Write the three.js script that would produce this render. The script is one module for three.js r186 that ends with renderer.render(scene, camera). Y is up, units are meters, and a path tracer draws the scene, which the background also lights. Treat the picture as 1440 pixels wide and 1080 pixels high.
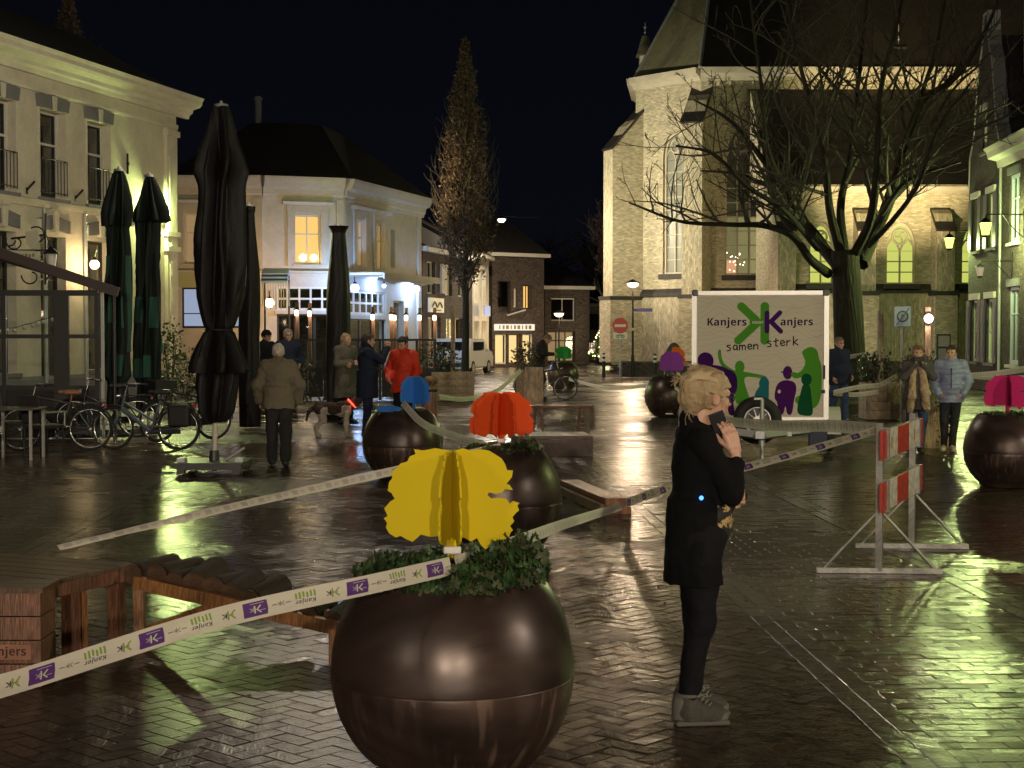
import * as THREE from 'three';
import { mergeGeometries, toCreasedNormals } from 'three/addons/utils/BufferGeometryUtils.js';
import { RoundedBoxGeometry } from 'three/addons/geometries/RoundedBoxGeometry.js';
import { ImprovedNoise } from 'three/addons/math/ImprovedNoise.js';

// ---------------------------------------------------------------- camera, sky, exposure
const scene = new THREE.Scene();
const F = 2163, EYE = 1.86, PITCH = Math.atan(73 / F);          // focal length in photo pixels, eye height, downward tilt
const camera = new THREE.PerspectiveCamera(2 * Math.atan(540 / F) * 180 / Math.PI, 4 / 3, 0.1, 600);
camera.position.set(0, EYE, 0);
camera.rotation.set(-PITCH, 0, 0);
const renderer = new THREE.WebGLRenderer({ antialias: true });
renderer.toneMapping = THREE.LinearToneMapping;
renderer.toneMappingExposure = 1.12;
renderer.shadowMap.enabled = true;
{ // night sky: near-black navy, a little town glow towards the horizon
  const W = 64, H = 32, data = new Float32Array(W * H * 4);
  for (let y = 0; y < H; y++) for (let x = 0; x < W; x++) {
    const up = ((y + 0.5) / H - 0.5) * Math.PI, g = Math.exp(-Math.max(0, up) * 3.2);
    const i = (y * W + x) * 4;
    data[i] = 0.0010 + 0.0015 * g; data[i + 1] = 0.0012 + 0.0017 * g; data[i + 2] = 0.0020 + 0.0030 * g; data[i + 3] = 1;
  }
  const sky = new THREE.DataTexture(data, W, H, THREE.RGBAFormat, THREE.FloatType);
  sky.mapping = THREE.EquirectangularReflectionMapping; sky.magFilter = THREE.LinearFilter; sky.needsUpdate = true;
  scene.background = sky; scene.environment = sky;
}
const moon = new THREE.DirectionalLight(new THREE.Color(0.8, 0.88, 1.0), 0.012);
moon.position.set(-30, 60, 20); moon.castShadow = true; moon.shadow.radius = 3;
moon.shadow.camera.left = -60; moon.shadow.camera.right = 60; moon.shadow.camera.top = 60; moon.shadow.camera.bottom = -60; moon.shadow.camera.far = 250;
scene.add(moon);

// ---------------------------------------------------------------- helpers
const V = (x, y, z) => new THREE.Vector3(x, y, z);
function rng(seed) { let s = seed | 0; return () => { s = (s + 0x6d2b79f5) | 0; let t = Math.imul(s ^ (s >>> 15), 1 | s); t = (t + Math.imul(t ^ (t >>> 7), 61 | t)) ^ t; return ((t ^ (t >>> 14)) >>> 0) / 4294967296; }; }
const PN = new ImprovedNoise();
const noise = (x, y, z = 0) => PN.noise(x, y, z);
const clamp = (x, a = 0, b = 1) => Math.min(b, Math.max(a, x)), lerp = (a, b, t) => a + (b - a) * t;
const smooth = (a, b, x) => { const t = clamp((x - a) / (b - a)); return t * t * (3 - 2 * t); };
// a pixel of the photograph and a depth in metres -> a point; a pixel on the ground -> a point
function at(px, py, d) { const u = (px - 720) / F, v = (540 - py) / F, c = Math.cos(PITCH), s = Math.sin(PITCH), y = v * c - s, z = -(c + v * s); return V(u * d / -z, EYE + y * d / -z, -d); }
function gp(px, py, h = 0) { const p = at(px, py, 1); const k = (EYE - h) / (EYE - p.y); return V(p.x * k, h, -k); }
const PX = (px, d) => at(px, 467, d).x;
const taken = new Map();
function numbered(name) { const n = taken.get(name) ?? 0; taken.set(name, n + 1); return n ? name + '_' + String(n).padStart(3, '0') : name; }
function shadows(o) { o.castShadow = true; o.receiveShadow = true; return o; }
function thing(name, label, category, pos = [0, 0, 0], turn = 0, group, kind) {
  const o = new THREE.Group(); o.name = numbered(name); scene.add(o);
  if (pos.isVector3) o.position.copy(pos); else o.position.set(...pos);
  o.rotation.y = turn; o.userData = { label, category };
  if (group) o.userData.group = group; if (kind) o.userData.kind = kind;
  return o;
}
function part(name, parent, pos = [0, 0, 0], turn = 0) { const o = new THREE.Group(); o.name = name; parent.add(o); if (pos.isVector3) o.position.copy(pos); else o.position.set(...pos); o.rotation.y = turn; return o; }
function structure(o) { o.userData.kind = 'structure'; delete o.userData.category; return o; }
function tidy(g) { g = g.index ? g.toNonIndexed() : g; for (const k of Object.keys(g.attributes)) if (!['position', 'normal', 'uv'].includes(k)) g.deleteAttribute(k); if (!g.attributes.normal) g.computeVertexNormals(); if (!g.attributes.uv) g.setAttribute('uv', new THREE.BufferAttribute(new Float32Array(g.attributes.position.count * 2), 2)); g.clearGroups?.(); return g; }
function merge(list) { list = list.flat(9).filter(Boolean); return list.length === 1 ? list[0] : mergeGeometries(list.map(tidy), false); }
function mesh(name, geos, mat, parent, pos, turn) {
  const m = new THREE.Mesh(Array.isArray(geos) ? merge(geos) : geos, mat); m.name = name; shadows(m);
  if (pos) m.position.set(...(pos.isVector3 ? pos.toArray() : pos)); if (turn) m.rotation.y = turn;
  if (parent) parent.add(m); return m;
}
function solo(name, label, category, geos, mat, group, kind) { const m = mesh(numbered(name), geos, mat, scene); m.userData = { label }; if (category) m.userData.category = category; if (group) m.userData.group = group; if (kind) m.userData.kind = kind; return m; }
// geometry shorthand: sizes in metres, uv in metres
function box(w, h, d, x = 0, y = 0, z = 0, rx = 0, ry = 0, rz = 0) {
  const g = new THREE.BoxGeometry(w, h, d), uv = g.attributes.uv, dims = [[d, h], [d, h], [w, d], [w, d], [w, h], [w, h]];
  for (let i = 0; i < uv.count; i++) { const f = dims[i >> 2]; uv.setXY(i, uv.getX(i) * f[0], uv.getY(i) * f[1]); }
  return place(g, x, y, z, rx, ry, rz);
}
function rbox(w, h, d, r, x = 0, y = 0, z = 0, rx = 0, ry = 0, rz = 0, seg = 2) { return place(new RoundedBoxGeometry(w, h, d, seg, r), x, y, z, rx, ry, rz); }
function place(g, x = 0, y = 0, z = 0, rx = 0, ry = 0, rz = 0) { g.applyMatrix4(new THREE.Matrix4().compose(V(x, y, z), new THREE.Quaternion().setFromEuler(new THREE.Euler(rx, ry, rz)), V(1, 1, 1))); return g; }
function cyl(r0, r1, h, x = 0, y = 0, z = 0, seg = 12, rx = 0, ry = 0, rz = 0) { return place(new THREE.CylinderGeometry(r1, r0, h, seg), x, y, z, rx, ry, rz); } // r0 below, r1 above, centred
function bar(a, b, r0, r1 = r0, seg = 8, flat) { // round or square bar between two points
  const d = b.clone().sub(a), L = d.length(), g = flat ? box(r0 * 2, L, r1 * 2) : new THREE.CylinderGeometry(r1, r0, L, seg);
  const q = new THREE.Quaternion().setFromUnitVectors(V(0, 1, 0), d.normalize());
  g.applyMatrix4(new THREE.Matrix4().compose(a.clone().add(b).multiplyScalar(0.5), q, V(1, 1, 1))); return g;
}
function beam(a, b, w, h) { // rectangular beam whose h stays as near upright as it can
  const d = b.clone().sub(a), L = d.length(), z = d.normalize(), x = V(0, 1, 0).cross(z).normalize(), y = z.clone().cross(x), g = box(w, h, L);
  g.applyMatrix4(new THREE.Matrix4().makeBasis(x, y, z).setPosition(a.clone().add(b).multiplyScalar(0.5))); return g;
}
function tube(pts, r, seg = 24, rad = 6, closed = false) { return new THREE.TubeGeometry(new THREE.CatmullRomCurve3(pts, closed), seg, r, rad, closed); }
function ball(r, x = 0, y = 0, z = 0, ws = 12, hs = 8) { return place(new THREE.SphereGeometry(r, ws, hs), x, y, z); }
function lathe(pts, seg = 32) { return new THREE.LatheGeometry(pts.map(([r, y]) => new THREE.Vector2(r, y)), seg); }
function poly(pts) { const s = new THREE.Shape(); pts.forEach(([x, y], i) => (i ? s.lineTo(x, y) : s.moveTo(x, y))); s.closePath(); return s; }
function extrude(shape, depth, z = 0, bevel = 0) { return place(new THREE.ExtrudeGeometry(shape, { depth, bevelEnabled: bevel > 0, bevelSize: bevel, bevelThickness: bevel, bevelSegments: 1, curveSegments: 10 }), 0, 0, z); }
function rectPath(x0, y0, x1, y1) { const p = new THREE.Path(); p.moveTo(x0, y0); p.lineTo(x0, y1); p.lineTo(x1, y1); p.lineTo(x1, y0); p.closePath(); return p; }
// pointed arch: outline of an opening
function archPts(x0, x1, y0, spring, top, n = 8) { const cx = (x0 + x1) / 2, out = [[x0, y0], [x1, y0], [x1, spring]]; for (let i = 1; i < n; i++) { const t = i / n; out.push([lerp(x1, cx, 1 - Math.cos(t * Math.PI / 2) * 1), lerp(spring, top, Math.sin(t * Math.PI / 2))]); } out.push([cx, top]); for (let i = n - 1; i > 0; i--) { const t = i / n; out.push([lerp(x0, cx, 1 - Math.cos(t * Math.PI / 2)), lerp(spring, top, Math.sin(t * Math.PI / 2))]); } out.push([x0, spring]); return out; }
function pathOf(pts) { const p = new THREE.Path(); pts.forEach(([x, y], i) => (i ? p.lineTo(x, y) : p.moveTo(x, y))); p.closePath(); return p; }
// wall frame: origin at (x0, z0), local x runs to (x1, z1), local z points out of the wall
function wallFrame(o, x0, z0, x1, z1) { o.position.set(x0, 0, z0); o.rotation.y = Math.atan2(-(z1 - z0), x1 - x0); return Math.hypot(x1 - x0, z1 - z0); }

// ---------------------------------------------------------------- textures
function dataTex(w, h, fn, srgb = true) {
  const d = new Uint8Array(w * h * 4);
  for (let y = 0; y < h; y++) for (let x = 0; x < w; x++) { const c = fn(x / w, y / h, x, y), i = (y * w + x) * 4; if (typeof c === 'number') d[i] = d[i + 1] = d[i + 2] = clamp(c) * 255; else for (let k = 0; k < 3; k++) d[i + k] = clamp(c[k]) * 255; d[i + 3] = 255; }
  const t = new THREE.DataTexture(d, w, h); t.wrapS = t.wrapT = THREE.RepeatWrapping; t.magFilter = THREE.LinearFilter; if (srgb) t.colorSpace = THREE.SRGBColorSpace; t.needsUpdate = true; return t;
}
// tileable noise on the unit square
function tn(u, v, f, seed = 0) { const a = u * Math.PI * 2, b = v * Math.PI * 2, k = f / (Math.PI * 2); return PN.noise(Math.cos(a) * k + seed, Math.sin(a) * k + Math.cos(b) * k * 1.013 + seed * 1.7, Math.sin(b) * k + seed * 0.31); }
function fbm(u, v, f, seed, o = 4) { let s = 0, a = 0.5; for (let i = 0; i < o; i++) { s += a * tn(u, v, f, seed + i * 7.3); f *= 2.03; a *= 0.5; } return s; }
function repeat(t, metresU, metresV = metresU) { t.repeat.set(1 / metresU, 1 / metresV); return t; }
function canvasTex(w, h, draw) { const c = document.createElement('canvas'); c.width = w; c.height = h; const x = c.getContext('2d'); draw(x, w, h); const t = new THREE.CanvasTexture(c); t.colorSpace = THREE.SRGBColorSpace; t.wrapS = t.wrapT = THREE.RepeatWrapping; return t; }
const lin = (r, g, b) => new THREE.Color().setRGB(r, g, b);
function std(color, roughness = 0.7, more = {}) { return new THREE.MeshStandardMaterial({ color: Array.isArray(color) ? lin(...color) : color, roughness, ...more }); }
function phys(color, roughness, more = {}) { return new THREE.MeshPhysicalMaterial({ color: Array.isArray(color) ? lin(...color) : color, roughness, ...more }); }
function glow(color, k) { return new THREE.MeshStandardMaterial({ color: 0x222222, roughness: 0.5, emissive: lin(...color), emissiveIntensity: k }); }
// bricks laid in courses: colour and relief
function brickTex(size, nx, ny, tones, mortar, seed, wear = 0.5) {
  const r = rng(seed), tone = [], tilt = [];
  for (let i = 0; i < nx * ny * 2; i++) { { const k = 0.88 + 0.24 * r(); tone.push(tones[Math.floor(r() * tones.length)].map((c) => c * k)); } tilt.push([r() - 0.5, r() - 0.5, r()]); }
  const look = (u, v) => {
    const row = Math.floor(v * ny), uu = u * nx + (row % 2 ? 0.5 : 0), col = Math.floor(uu) % nx, fu = uu - Math.floor(uu), fv = v * ny - row;
    const eu = Math.min(fu, 1 - fu) * (ny / nx) * 2, ev = Math.min(fv, 1 - fv) * 1.0, e = Math.min(eu * 0.9, ev), id = row * nx + col;
    return { e, id, fu, fv, row };
  };
  const map = dataTex(size, size, (u, v) => { const b = look(u, v), n = fbm(u, v, 14, seed), n2 = fbm(u, v, 60, seed + 3, 3), m = smooth(0.06, 0.14, b.e + n2 * 0.08), t = tone[b.id], k = 1 + wear * (n * 0.9 + n2 * 0.7); return [0, 1, 2].map((c) => lerp(mortar[c], t[c], m) * k); });
  const bump = dataTex(size, size, (u, v) => { const b = look(u, v), t = tilt[b.id], m = smooth(0.03, 0.16, b.e); return 0.15 + m * (0.6 + 0.18 * t[2] + 0.16 * (t[0] * (b.fu - 0.5) + t[1] * (b.fv - 0.5))) + 0.10 * fbm(u, v, 80, seed + 9, 3); }, false);
  return { map, bump };
}
const clothBump = dataTex(256, 256, (u, v) => 0.5 + 0.35 * fbm(u, v, 26, 3) + 0.12 * (Math.sin(u * 400) * Math.sin(v * 400)), false);
const plasterMap = dataTex(512, 512, (u, v) => { const n = fbm(u, v, 6, 11), m = fbm(u, v, 40, 17, 3); const k = 0.94 + 0.10 * n + 0.06 * m; return [k, k * 0.995, k * 0.985]; });
const plasterBump = dataTex(512, 512, (u, v) => 0.5 + 0.5 * fbm(u, v, 60, 5, 4), false);
repeat(plasterMap, 3); repeat(plasterBump, 1.5);
const woodMap = dataTex(512, 512, (u, v) => { const g = fbm(u, v * 0.15, 5, 2, 3) * 3 + tn(u, v, 30, 8) * 0.15, s = 0.5 + 0.5 * Math.sin((u * 12 + g * 2.4) * 6.28), f = fbm(u, v * 0.1, 90, 31, 2); const k = 0.62 + 0.22 * s + 0.5 * f + 0.4 * fbm(u, v, 3, 71, 2); return [k, k * 0.96, k * 0.9]; });
const woodBump = dataTex(512, 512, (u, v) => 0.5 + 0.6 * fbm(u, v * 0.1, 90, 31, 3) + 0.2 * fbm(u, v, 10, 4, 2), false);
repeat(woodMap, 0.5, 1.2); repeat(woodBump, 0.5, 1.2);
function wood(c, rough = 0.55) { return std(c, rough, { map: woodMap, bumpMap: woodBump, bumpScale: 0.004 }); }
function plaster(c, rough = 0.8) { return std(c, rough, { map: plasterMap, bumpMap: plasterBump, bumpScale: 0.0012 }); }
function cloth(c, rough = 0.9, more = {}) { return phys(c, rough, { specularIntensity: 0.35, bumpMap: clothBump, bumpScale: 0.003, sheen: 0.12, sheenRoughness: 0.6, sheenColor: lin(c[0] * 1.2, c[1] * 1.2, c[2] * 1.2), ...more }); }
const grime = dataTex(512, 512, (u, v) => { const k = 0.9 + 0.35 * fbm(u, v, 5, 91) + 0.2 * fbm(u, v, 40, 93, 3); return [k, k, k]; });
const M = {
  cream: plaster([0.68, 0.64, 0.52]), white: plaster([0.60, 0.58, 0.50]), grey: plaster([0.20, 0.20, 0.22]), darkFrame: std([0.02, 0.018, 0.016], 0.45), whiteFrame: std([0.62, 0.60, 0.54], 0.5),
  glass: phys([0.9, 0.92, 0.92], 0.03, { transmission: 1, thickness: 0 }), iron: std([0.012, 0.012, 0.013], 0.45, { metalness: 0.3 }), steel: std([0.45, 0.45, 0.44], 0.42, { metalness: 0.85 }), zinc: std([0.42, 0.43, 0.42], 0.5, { metalness: 0.6 }),
  slate: std([0.035, 0.03, 0.028], 0.6, { map: grime }), black: std([0.012, 0.012, 0.012], 0.6), interior: std([0.06, 0.05, 0.045], 0.9), rubber: std([0.015, 0.015, 0.015], 0.75), chrome: std([0.7, 0.7, 0.7], 0.2, { metalness: 1 }),
};
// ---------------------------------------------------------------- the square: wet brick paving
const AX = V(1, 0, -0.0426).normalize(), BX = V(-0.0426, 0, -1).normalize();   // across and along the paving bands
const ground = new THREE.Group(); ground.name = 'square_paving'; ground.userData = { label: 'wet brown brick paving of the town square', kind: 'structure' }; scene.add(ground);
{
  const far = brickTex(1024, 40, 80, [[0.235, 0.205, 0.18], [0.21, 0.185, 0.165], [0.26, 0.215, 0.185], [0.20, 0.18, 0.165]], [0.13, 0.12, 0.105], 5, 0.5);
  const rough = dataTex(512, 512, (u, v) => { const n = fbm(u, v, 5, 41) + 0.5 * fbm(u, v, 24, 43, 3); return [0, clamp(0.52 + n * 0.9, 0.2, 1), 0]; }, false);
  for (const t of [far.map, far.bump]) repeat(t, 8.4); repeat(rough, 13);
  const farMat = std([1, 1, 1], 0.55, { map: far.map, bumpMap: far.bump, bumpScale: 0.022, roughnessMap: rough });
  const g = new THREE.PlaneGeometry(420, 420, 1, 1); g.rotateX(-Math.PI / 2); const uv = g.attributes.uv; for (let i = 0; i < uv.count; i++) uv.setXY(i, uv.getX(i) * 420, uv.getY(i) * 420);
  mesh('paving_bed', g, farMat, ground, [0, -0.014, -120], Math.atan2(0.0426, 1));
  // one worn paver: short sides, chamfer, top
  function paver(w, d, c = 0.007) {
    const ring = (x, y, z) => [[-x, y, -z], [x, y, -z], [x, y, z], [-x, y, z]], R = [ring(w / 2, -0.03, d / 2), ring(w / 2, -c * 0.8, d / 2), ring(w / 2 - c, 0, d / 2 - c)], p = [], uvs = [];
    const quad = (a, b, cc, dd) => { for (const q of [a, b, cc, a, cc, dd]) { p.push(...q); uvs.push(q[0] + 0.3, q[2] + q[1] + 0.3); } };
    for (let k = 0; k < 2; k++) for (let i = 0; i < 4; i++) { const j = (i + 1) % 4; quad(R[k][i], R[k + 1][i], R[k + 1][j], R[k][j]); }
    quad(R[2][0], R[2][3], R[2][2], R[2][1]);
    const g = new THREE.BufferGeometry(); g.setAttribute('position', new THREE.Float32BufferAttribute(p, 3)); g.setAttribute('uv', new THREE.Float32BufferAttribute(uvs, 2)); g.computeVertexNormals(); return g;
  }
  const pit = dataTex(512, 512, (u, v) => 0.5 + 0.75 * fbm(u, v, 9, 61, 3) + 0.30 * fbm(u, v, 60, 63, 3), false); repeat(pit, 0.7);
  const wetGrain = dataTex(256, 256, (u, v) => { const k = 0.85 + 0.5 * fbm(u, v, 12, 67); return [k, k * 0.98, k * 0.95]; }); repeat(wetGrain, 0.7);
  const finish = [0.17, 0.23, 0.31].map((q, i) => phys([1, 1, 1], q, { ior: 1.38, bumpMap: pit, bumpScale: [0.0025, 0.0038, 0.0055][i], map: wetGrain }));
  const shifted = (g, i) => { const h = g.clone(), uv = h.attributes.uv; for (let k = 0; k < uv.count; k++) uv.setXY(k, uv.getX(k) + i * 0.173, uv.getY(k) + i * 0.291); return h; };
  const brickGs = [0, 1, 2, 3].map((i) => shifted(paver(0.2075, 0.1025, 0.0035), i)), bandGs = [0, 1, 2, 3].map((i) => shifted(paver(0.302, 0.117, 0.004), i));
  const r = rng(77), list = [];
  const yaw = Math.atan2(0.0426, 1), tones = [[0.076, 0.052, 0.033], [0.064, 0.045, 0.030], [0.088, 0.056, 0.033], [0.057, 0.042, 0.030], [0.070, 0.052, 0.036]];
  const bands = [2.1, 3.85, -3.55, -7.2, 7.4];
  const inHerring = (a) => a > -3.55 && a < 2.1;
  for (let b = 5.2; b < 26; b += 0.105) { // stretcher bond on both sides
    const row = Math.round(b / 0.105), half = b * 0.36 + 1.2;
    for (let a = Math.floor(-half / 0.21) * 0.21 + (row % 2 ? 0.105 : 0); a < half; a += 0.21) {
      let lo = a - 0.105, hi = a + 0.105; if (inHerring(a)) continue; for (const k of bands) { if (lo < k + 0.121 && hi > k - 0.121) { if (a < k) hi = Math.min(hi, k - 0.121); else lo = Math.max(lo, k + 0.121); } }
      if (hi - lo < 0.03) continue;
      list.push({ a: (lo + hi) / 2, b, sx: (hi - lo) / 0.21, band: false, yaw: yaw + (r() - 0.5) * 0.03 });
    }
  }
  { // herringbone between the two middle bands
    const U = 0.105, c = Math.SQRT1_2, N = 170; for (let i = -N; i < N; i++) for (let j = -20; j < 2 * N + 40; j++) { const m = (((i - j) % 4) + 4) % 4; if (m !== 0 && m !== 3) continue; const x = (m === 0 ? i + 1 : i + 0.5) * U, y = (m === 0 ? j + 0.5 : j + 1) * U, a = (x - y) * c + 0.0, b = (x + y) * c; if (b < 5.2 || b > 26 || a < -3.55 || a > 2.1 || Math.abs(a) > b * 0.36 + 1.2) continue; list.push({ a, b, band: false, low: true, yaw: yaw + (m === 0 ? Math.PI / 4 : -Math.PI / 4) + (r() - 0.5) * 0.03 }); }
  }
  for (const k of bands) for (let b = 5.2; b < 26; b += 0.305) if (Math.abs(k) < b * 0.36 + 1.4) for (const s of [-0.06, 0.06]) list.push({ a: k + s, b: b + (s > 0 ? 0.15 : 0), band: true, yaw: yaw + Math.PI / 2 + (r() - 0.5) * 0.012 });
  for (const o of list) {
    o.pos = AX.clone().multiplyScalar(o.a).addScaledVector(BX, o.b); const n = noise(o.a * 0.35, o.b * 0.35, 4.2) + 0.5 * noise(o.a * 1.1, o.b * 1.1, 9);
    o.pos.y = (r() - 0.5) * 0.003 - 0.0015 + (o.band ? 0.004 : 0); const tl = o.band ? 0.008 : 0.018; o.v = Math.floor(r() * 4);
    o.q = new THREE.Quaternion().setFromEuler(new THREE.Euler((r() - 0.5) * tl, o.yaw + (r() < 0.5 ? Math.PI : 0), (r() - 0.5) * tl * 0.6));
    const t = o.band ? [0.085, 0.074, 0.058] : tones[Math.floor(r() * tones.length)], k = (0.85 + 0.3 * r()) * (1 + 0.25 * n); o.col = lin(t[0] * k, t[1] * k, t[2] * k); { const q = n + (r() - 0.5) * 0.5 + 0.35 * Math.exp(-(((o.a + 1.2) / 2.2) ** 2) - ((o.b - 13) / 4) ** 2); const dry = q - 0.5 * smooth(11, 8.5, o.b) * smooth(0.6, -1.4, o.a); o.wet = dry > 0.16 ? 0 : dry > -0.2 ? 1 : 2; }
    const depth = -o.pos.z, px = 720 + o.pos.x / depth * F, py = 467 + F * EYE / depth; o.seen = px > 0 && px < 1440 && py < 1078 && !(px > 480 && px < 790) ? depth : 1e9;
  }
  list.sort((p, q) => p.seen - q.seen);
  // the largest ones in the picture stand alone, in a handful of tones; the rest of the field is one mass
  const own = new Map();
  list.slice(0, 290).forEach((o) => { const key = o.wet * 8 + (o.band ? 5 : tones.length ? Math.floor(r() * 5) : 0); if (!own.has(key)) { const m = finish[o.wet].clone(); m.color = o.col; own.set(key, m); } const m = mesh('paver', (o.band ? bandGs : brickGs)[o.v], own.get(key), ground, o.pos); m.quaternion.copy(o.q); m.scale.x = o.sx ?? 1; });
  for (const isBand of [false, true]) for (const isWet of [0, 1, 2]) for (let v = 0; v < 4; v++) {
    const some = list.slice(290).filter((o) => o.band === isBand && o.wet === isWet && o.v === v); if (!some.length) continue;
    const im = new THREE.InstancedMesh((isBand ? bandGs : brickGs)[v], finish[isWet], some.length); im.name = isBand ? 'band_stones' : 'paver_field'; im.userData.kind = 'stuff'; shadows(im);
    some.forEach((o, i) => { im.setMatrixAt(i, new THREE.Matrix4().compose(o.pos, o.q, V(o.sx ?? 1, 1, 1))); im.setColorAt(i, o.col); }); ground.add(im);
  }
}
// ---------------------------------------------------------------- round bronze planters, ivy, cut-out flowers
const bowlStreak = dataTex(1024, 512, (u, v) => { const s = fbm(u, v * 0.08, 60, 21, 3), m = smooth(0.02, 0.28, s) * smooth(0.52, 0.42, v) * smooth(0.02, 0.2, v) * (fbm(u, v, 3, 8, 2) > -0.05 ? 1 : 0.3), k = 0.9 + 0.5 * fbm(u, v, 9, 23); return [0.27 * k + 0.15 * m, 0.21 * k + 0.13 * m, 0.185 * k + 0.115 * m]; });
const bowlRough = dataTex(512, 256, (u, v) => [0, clamp(0.75 + 0.6 * fbm(u, v, 9, 27) + 0.35 * smooth(0.05, 0.3, fbm(u, v * 0.08, 50, 21, 3)) * (v < 0.5 ? 1 : 0)), 0], false);
const bowlMat = phys([1, 1, 1], 0.5, { map: bowlStreak, roughnessMap: bowlRough, metalness: 0.4, clearcoat: 0.15, clearcoatRoughness: 0.3 });
const soil = std([0.02, 0.015, 0.01], 0.9);
const bowlGeo = (() => { const p = [[0.0, 0.004], [0.30, 0.004], [0.315, 0.012]]; for (let i = 0; i <= 22; i++) { const t = i / 22, a = lerp(-0.92, 0.86, t), y = 0.44 + 0.495 * Math.sin(a) * (a > 0 ? 1.13 : 1), r = 0.512 * Math.pow(Math.cos(a), 0.92); if (i === 11) { p.push([r + 0.001, y - 0.006], [r - 0.004, y - 0.001], [r - 0.004, y + 0.001], [r + 0.001, y + 0.006]); } else p.push([r, y]); } const e = p[p.length - 1]; p.push([e[0] - 0.006, e[1] + 0.012], [e[0] - 0.022, e[1] + 0.010], [e[0] - 0.026, e[1] - 0.02], [e[0] - 0.03, e[1] - 0.09]); return lathe(p, 72); })();
function planter(pos, label, turn, tag) {
  const t = thing('round_planter', label, 'planter', pos, turn, 'round bronze planters on the square');
  mesh('bowl', bowlGeo, bowlMat, t); mesh('soil', cyl(0.30, 0.33, 0.05, 0, 0.80, 0, 24), soil, t);
  mesh('foot', cyl(0.25, 0.25, 0.03, 0, 0.012, 0, 32), M.iron, t);
  if (tag) mesh('sticker', box(0.16, 0.035, 0.003, 0, 0.075, 0.398, -0.8), std([0.7, 0.7, 0.68], 0.5), t);
  return t;
}
const leafGeo = (() => { const s = [[0, 0], [0.35, -0.12], [0.62, 0.10], [0.42, 0.34], [0.5, 0.62], [0.2, 0.6], [0, 1.0], [-0.2, 0.6], [-0.5, 0.62], [-0.42, 0.34], [-0.62, 0.10], [-0.35, -0.12]]; const p = []; for (let i = 1; i < s.length; i++) { const a = s[i], b = s[(i + 1) % s.length] ?? s[1], bb = i === s.length - 1 ? s[0] : b; const z = (q) => -0.22 * q[0] * q[0] - 0.12 * q[1] * q[1]; const c = [0, 0.35]; p.push(c[0], c[1], 0.05, a[0], a[1], z(a), bb[0], bb[1], z(bb)); } const g = new THREE.BufferGeometry(); g.setAttribute('position', new THREE.Float32BufferAttribute(p, 3)); g.computeVertexNormals(); return g; })();
const leafMat = phys([1, 1, 1], 0.42, { side: THREE.DoubleSide, transmission: 0.15, thickness: 0 });
function ivy(pos, label, n, seed, spread = 0.42, rise = 0.16, size = 0.05, tones = [[0.035, 0.075, 0.022], [0.05, 0.10, 0.03], [0.025, 0.05, 0.018], [0.09, 0.10, 0.05]], tall = []) {
  const t = thing('ivy_plant', label, 'plant', pos, 0, 'ivy growing in the round planters'), r = rng(seed), im = new THREE.InstancedMesh(leafGeo, leafMat, n); im.name = 'foliage'; im.userData.kind = 'stuff'; shadows(im); const stems = [];
  for (let i = 0; i < n; i++) {
    const a = r() * 6.283, q = Math.sqrt(r()) * spread, lump = 0.5 + 0.5 * noise(Math.cos(a) * q * 7 + seed, Math.sin(a) * q * 7, 3), edge = smooth(0.7, 1, q / spread);
    let x = Math.cos(a) * q, z = Math.sin(a) * q, y = (0.25 + 0.75 * lump) * rise * (0.35 + 0.65 * r()) * (1 - edge * 0.5) - edge * 0.02 * r();
    for (const [tx, tz, th, tw] of tall) { const dd = Math.hypot(x - tx, z - tz); if (dd < tw) y += th * (1 - (dd / tw) ** 2) * r(); }
    const s = size * (0.6 + 0.8 * r()), m = new THREE.Matrix4().compose(V(x, y, z), new THREE.Quaternion().setFromEuler(new THREE.Euler(-1.2 + r() * 1.4, a + (r() - 0.5) * 2.4 + 1.57, (r() - 0.5) * 1.2, 'YXZ')), V(s, s, s));
    im.setMatrixAt(i, m); const c = tones[Math.floor(r() * tones.length)], k = 0.7 + 0.7 * r(); im.setColorAt(i, lin(c[0] * k, c[1] * k, c[2] * k));
    if (i % 9 === 0) stems.push(bar(V(x * 0.6, -0.03, z * 0.6), V(x, y, z), 0.0022, 0.0015, 4));
  }
  t.add(im); mesh('stems', stems, std([0.05, 0.04, 0.02], 0.8), t).userData.kind = 'stuff'; return t;
}
// outlines of half a cut-out flower, metres from the fold (x out, y up from the lowest point)
const wingNotched = [[0.0, 0.0], [0.012, 0.04], [0.05, 0.035], [0.075, 0.02], [0.10, 0.035], [0.118, 0.005], [0.135, -0.012], [0.152, 0.0], [0.165, 0.022], [0.20, 0.028], [0.232, 0.035], [0.242, 0.06], [0.250, 0.068], [0.238, 0.085], [0.256, 0.105], [0.248, 0.122], [0.262, 0.14], [0.276, 0.152], [0.268, 0.172], [0.278, 0.182], [0.252, 0.19], [0.238, 0.178], [0.222, 0.20], [0.188, 0.204], [0.160, 0.200], [0.142, 0.215], [0.150, 0.228], [0.180, 0.222], [0.205, 0.226], [0.218, 0.242], [0.250, 0.238], [0.236, 0.258], [0.222, 0.262], [0.246, 0.292], [0.250, 0.318], [0.226, 0.320], [0.218, 0.345], [0.204, 0.368], [0.178, 0.385], [0.150, 0.402], [0.11, 0.408], [0.07, 0.402], [0.04, 0.412], [0.0, 0.40]];
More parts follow.
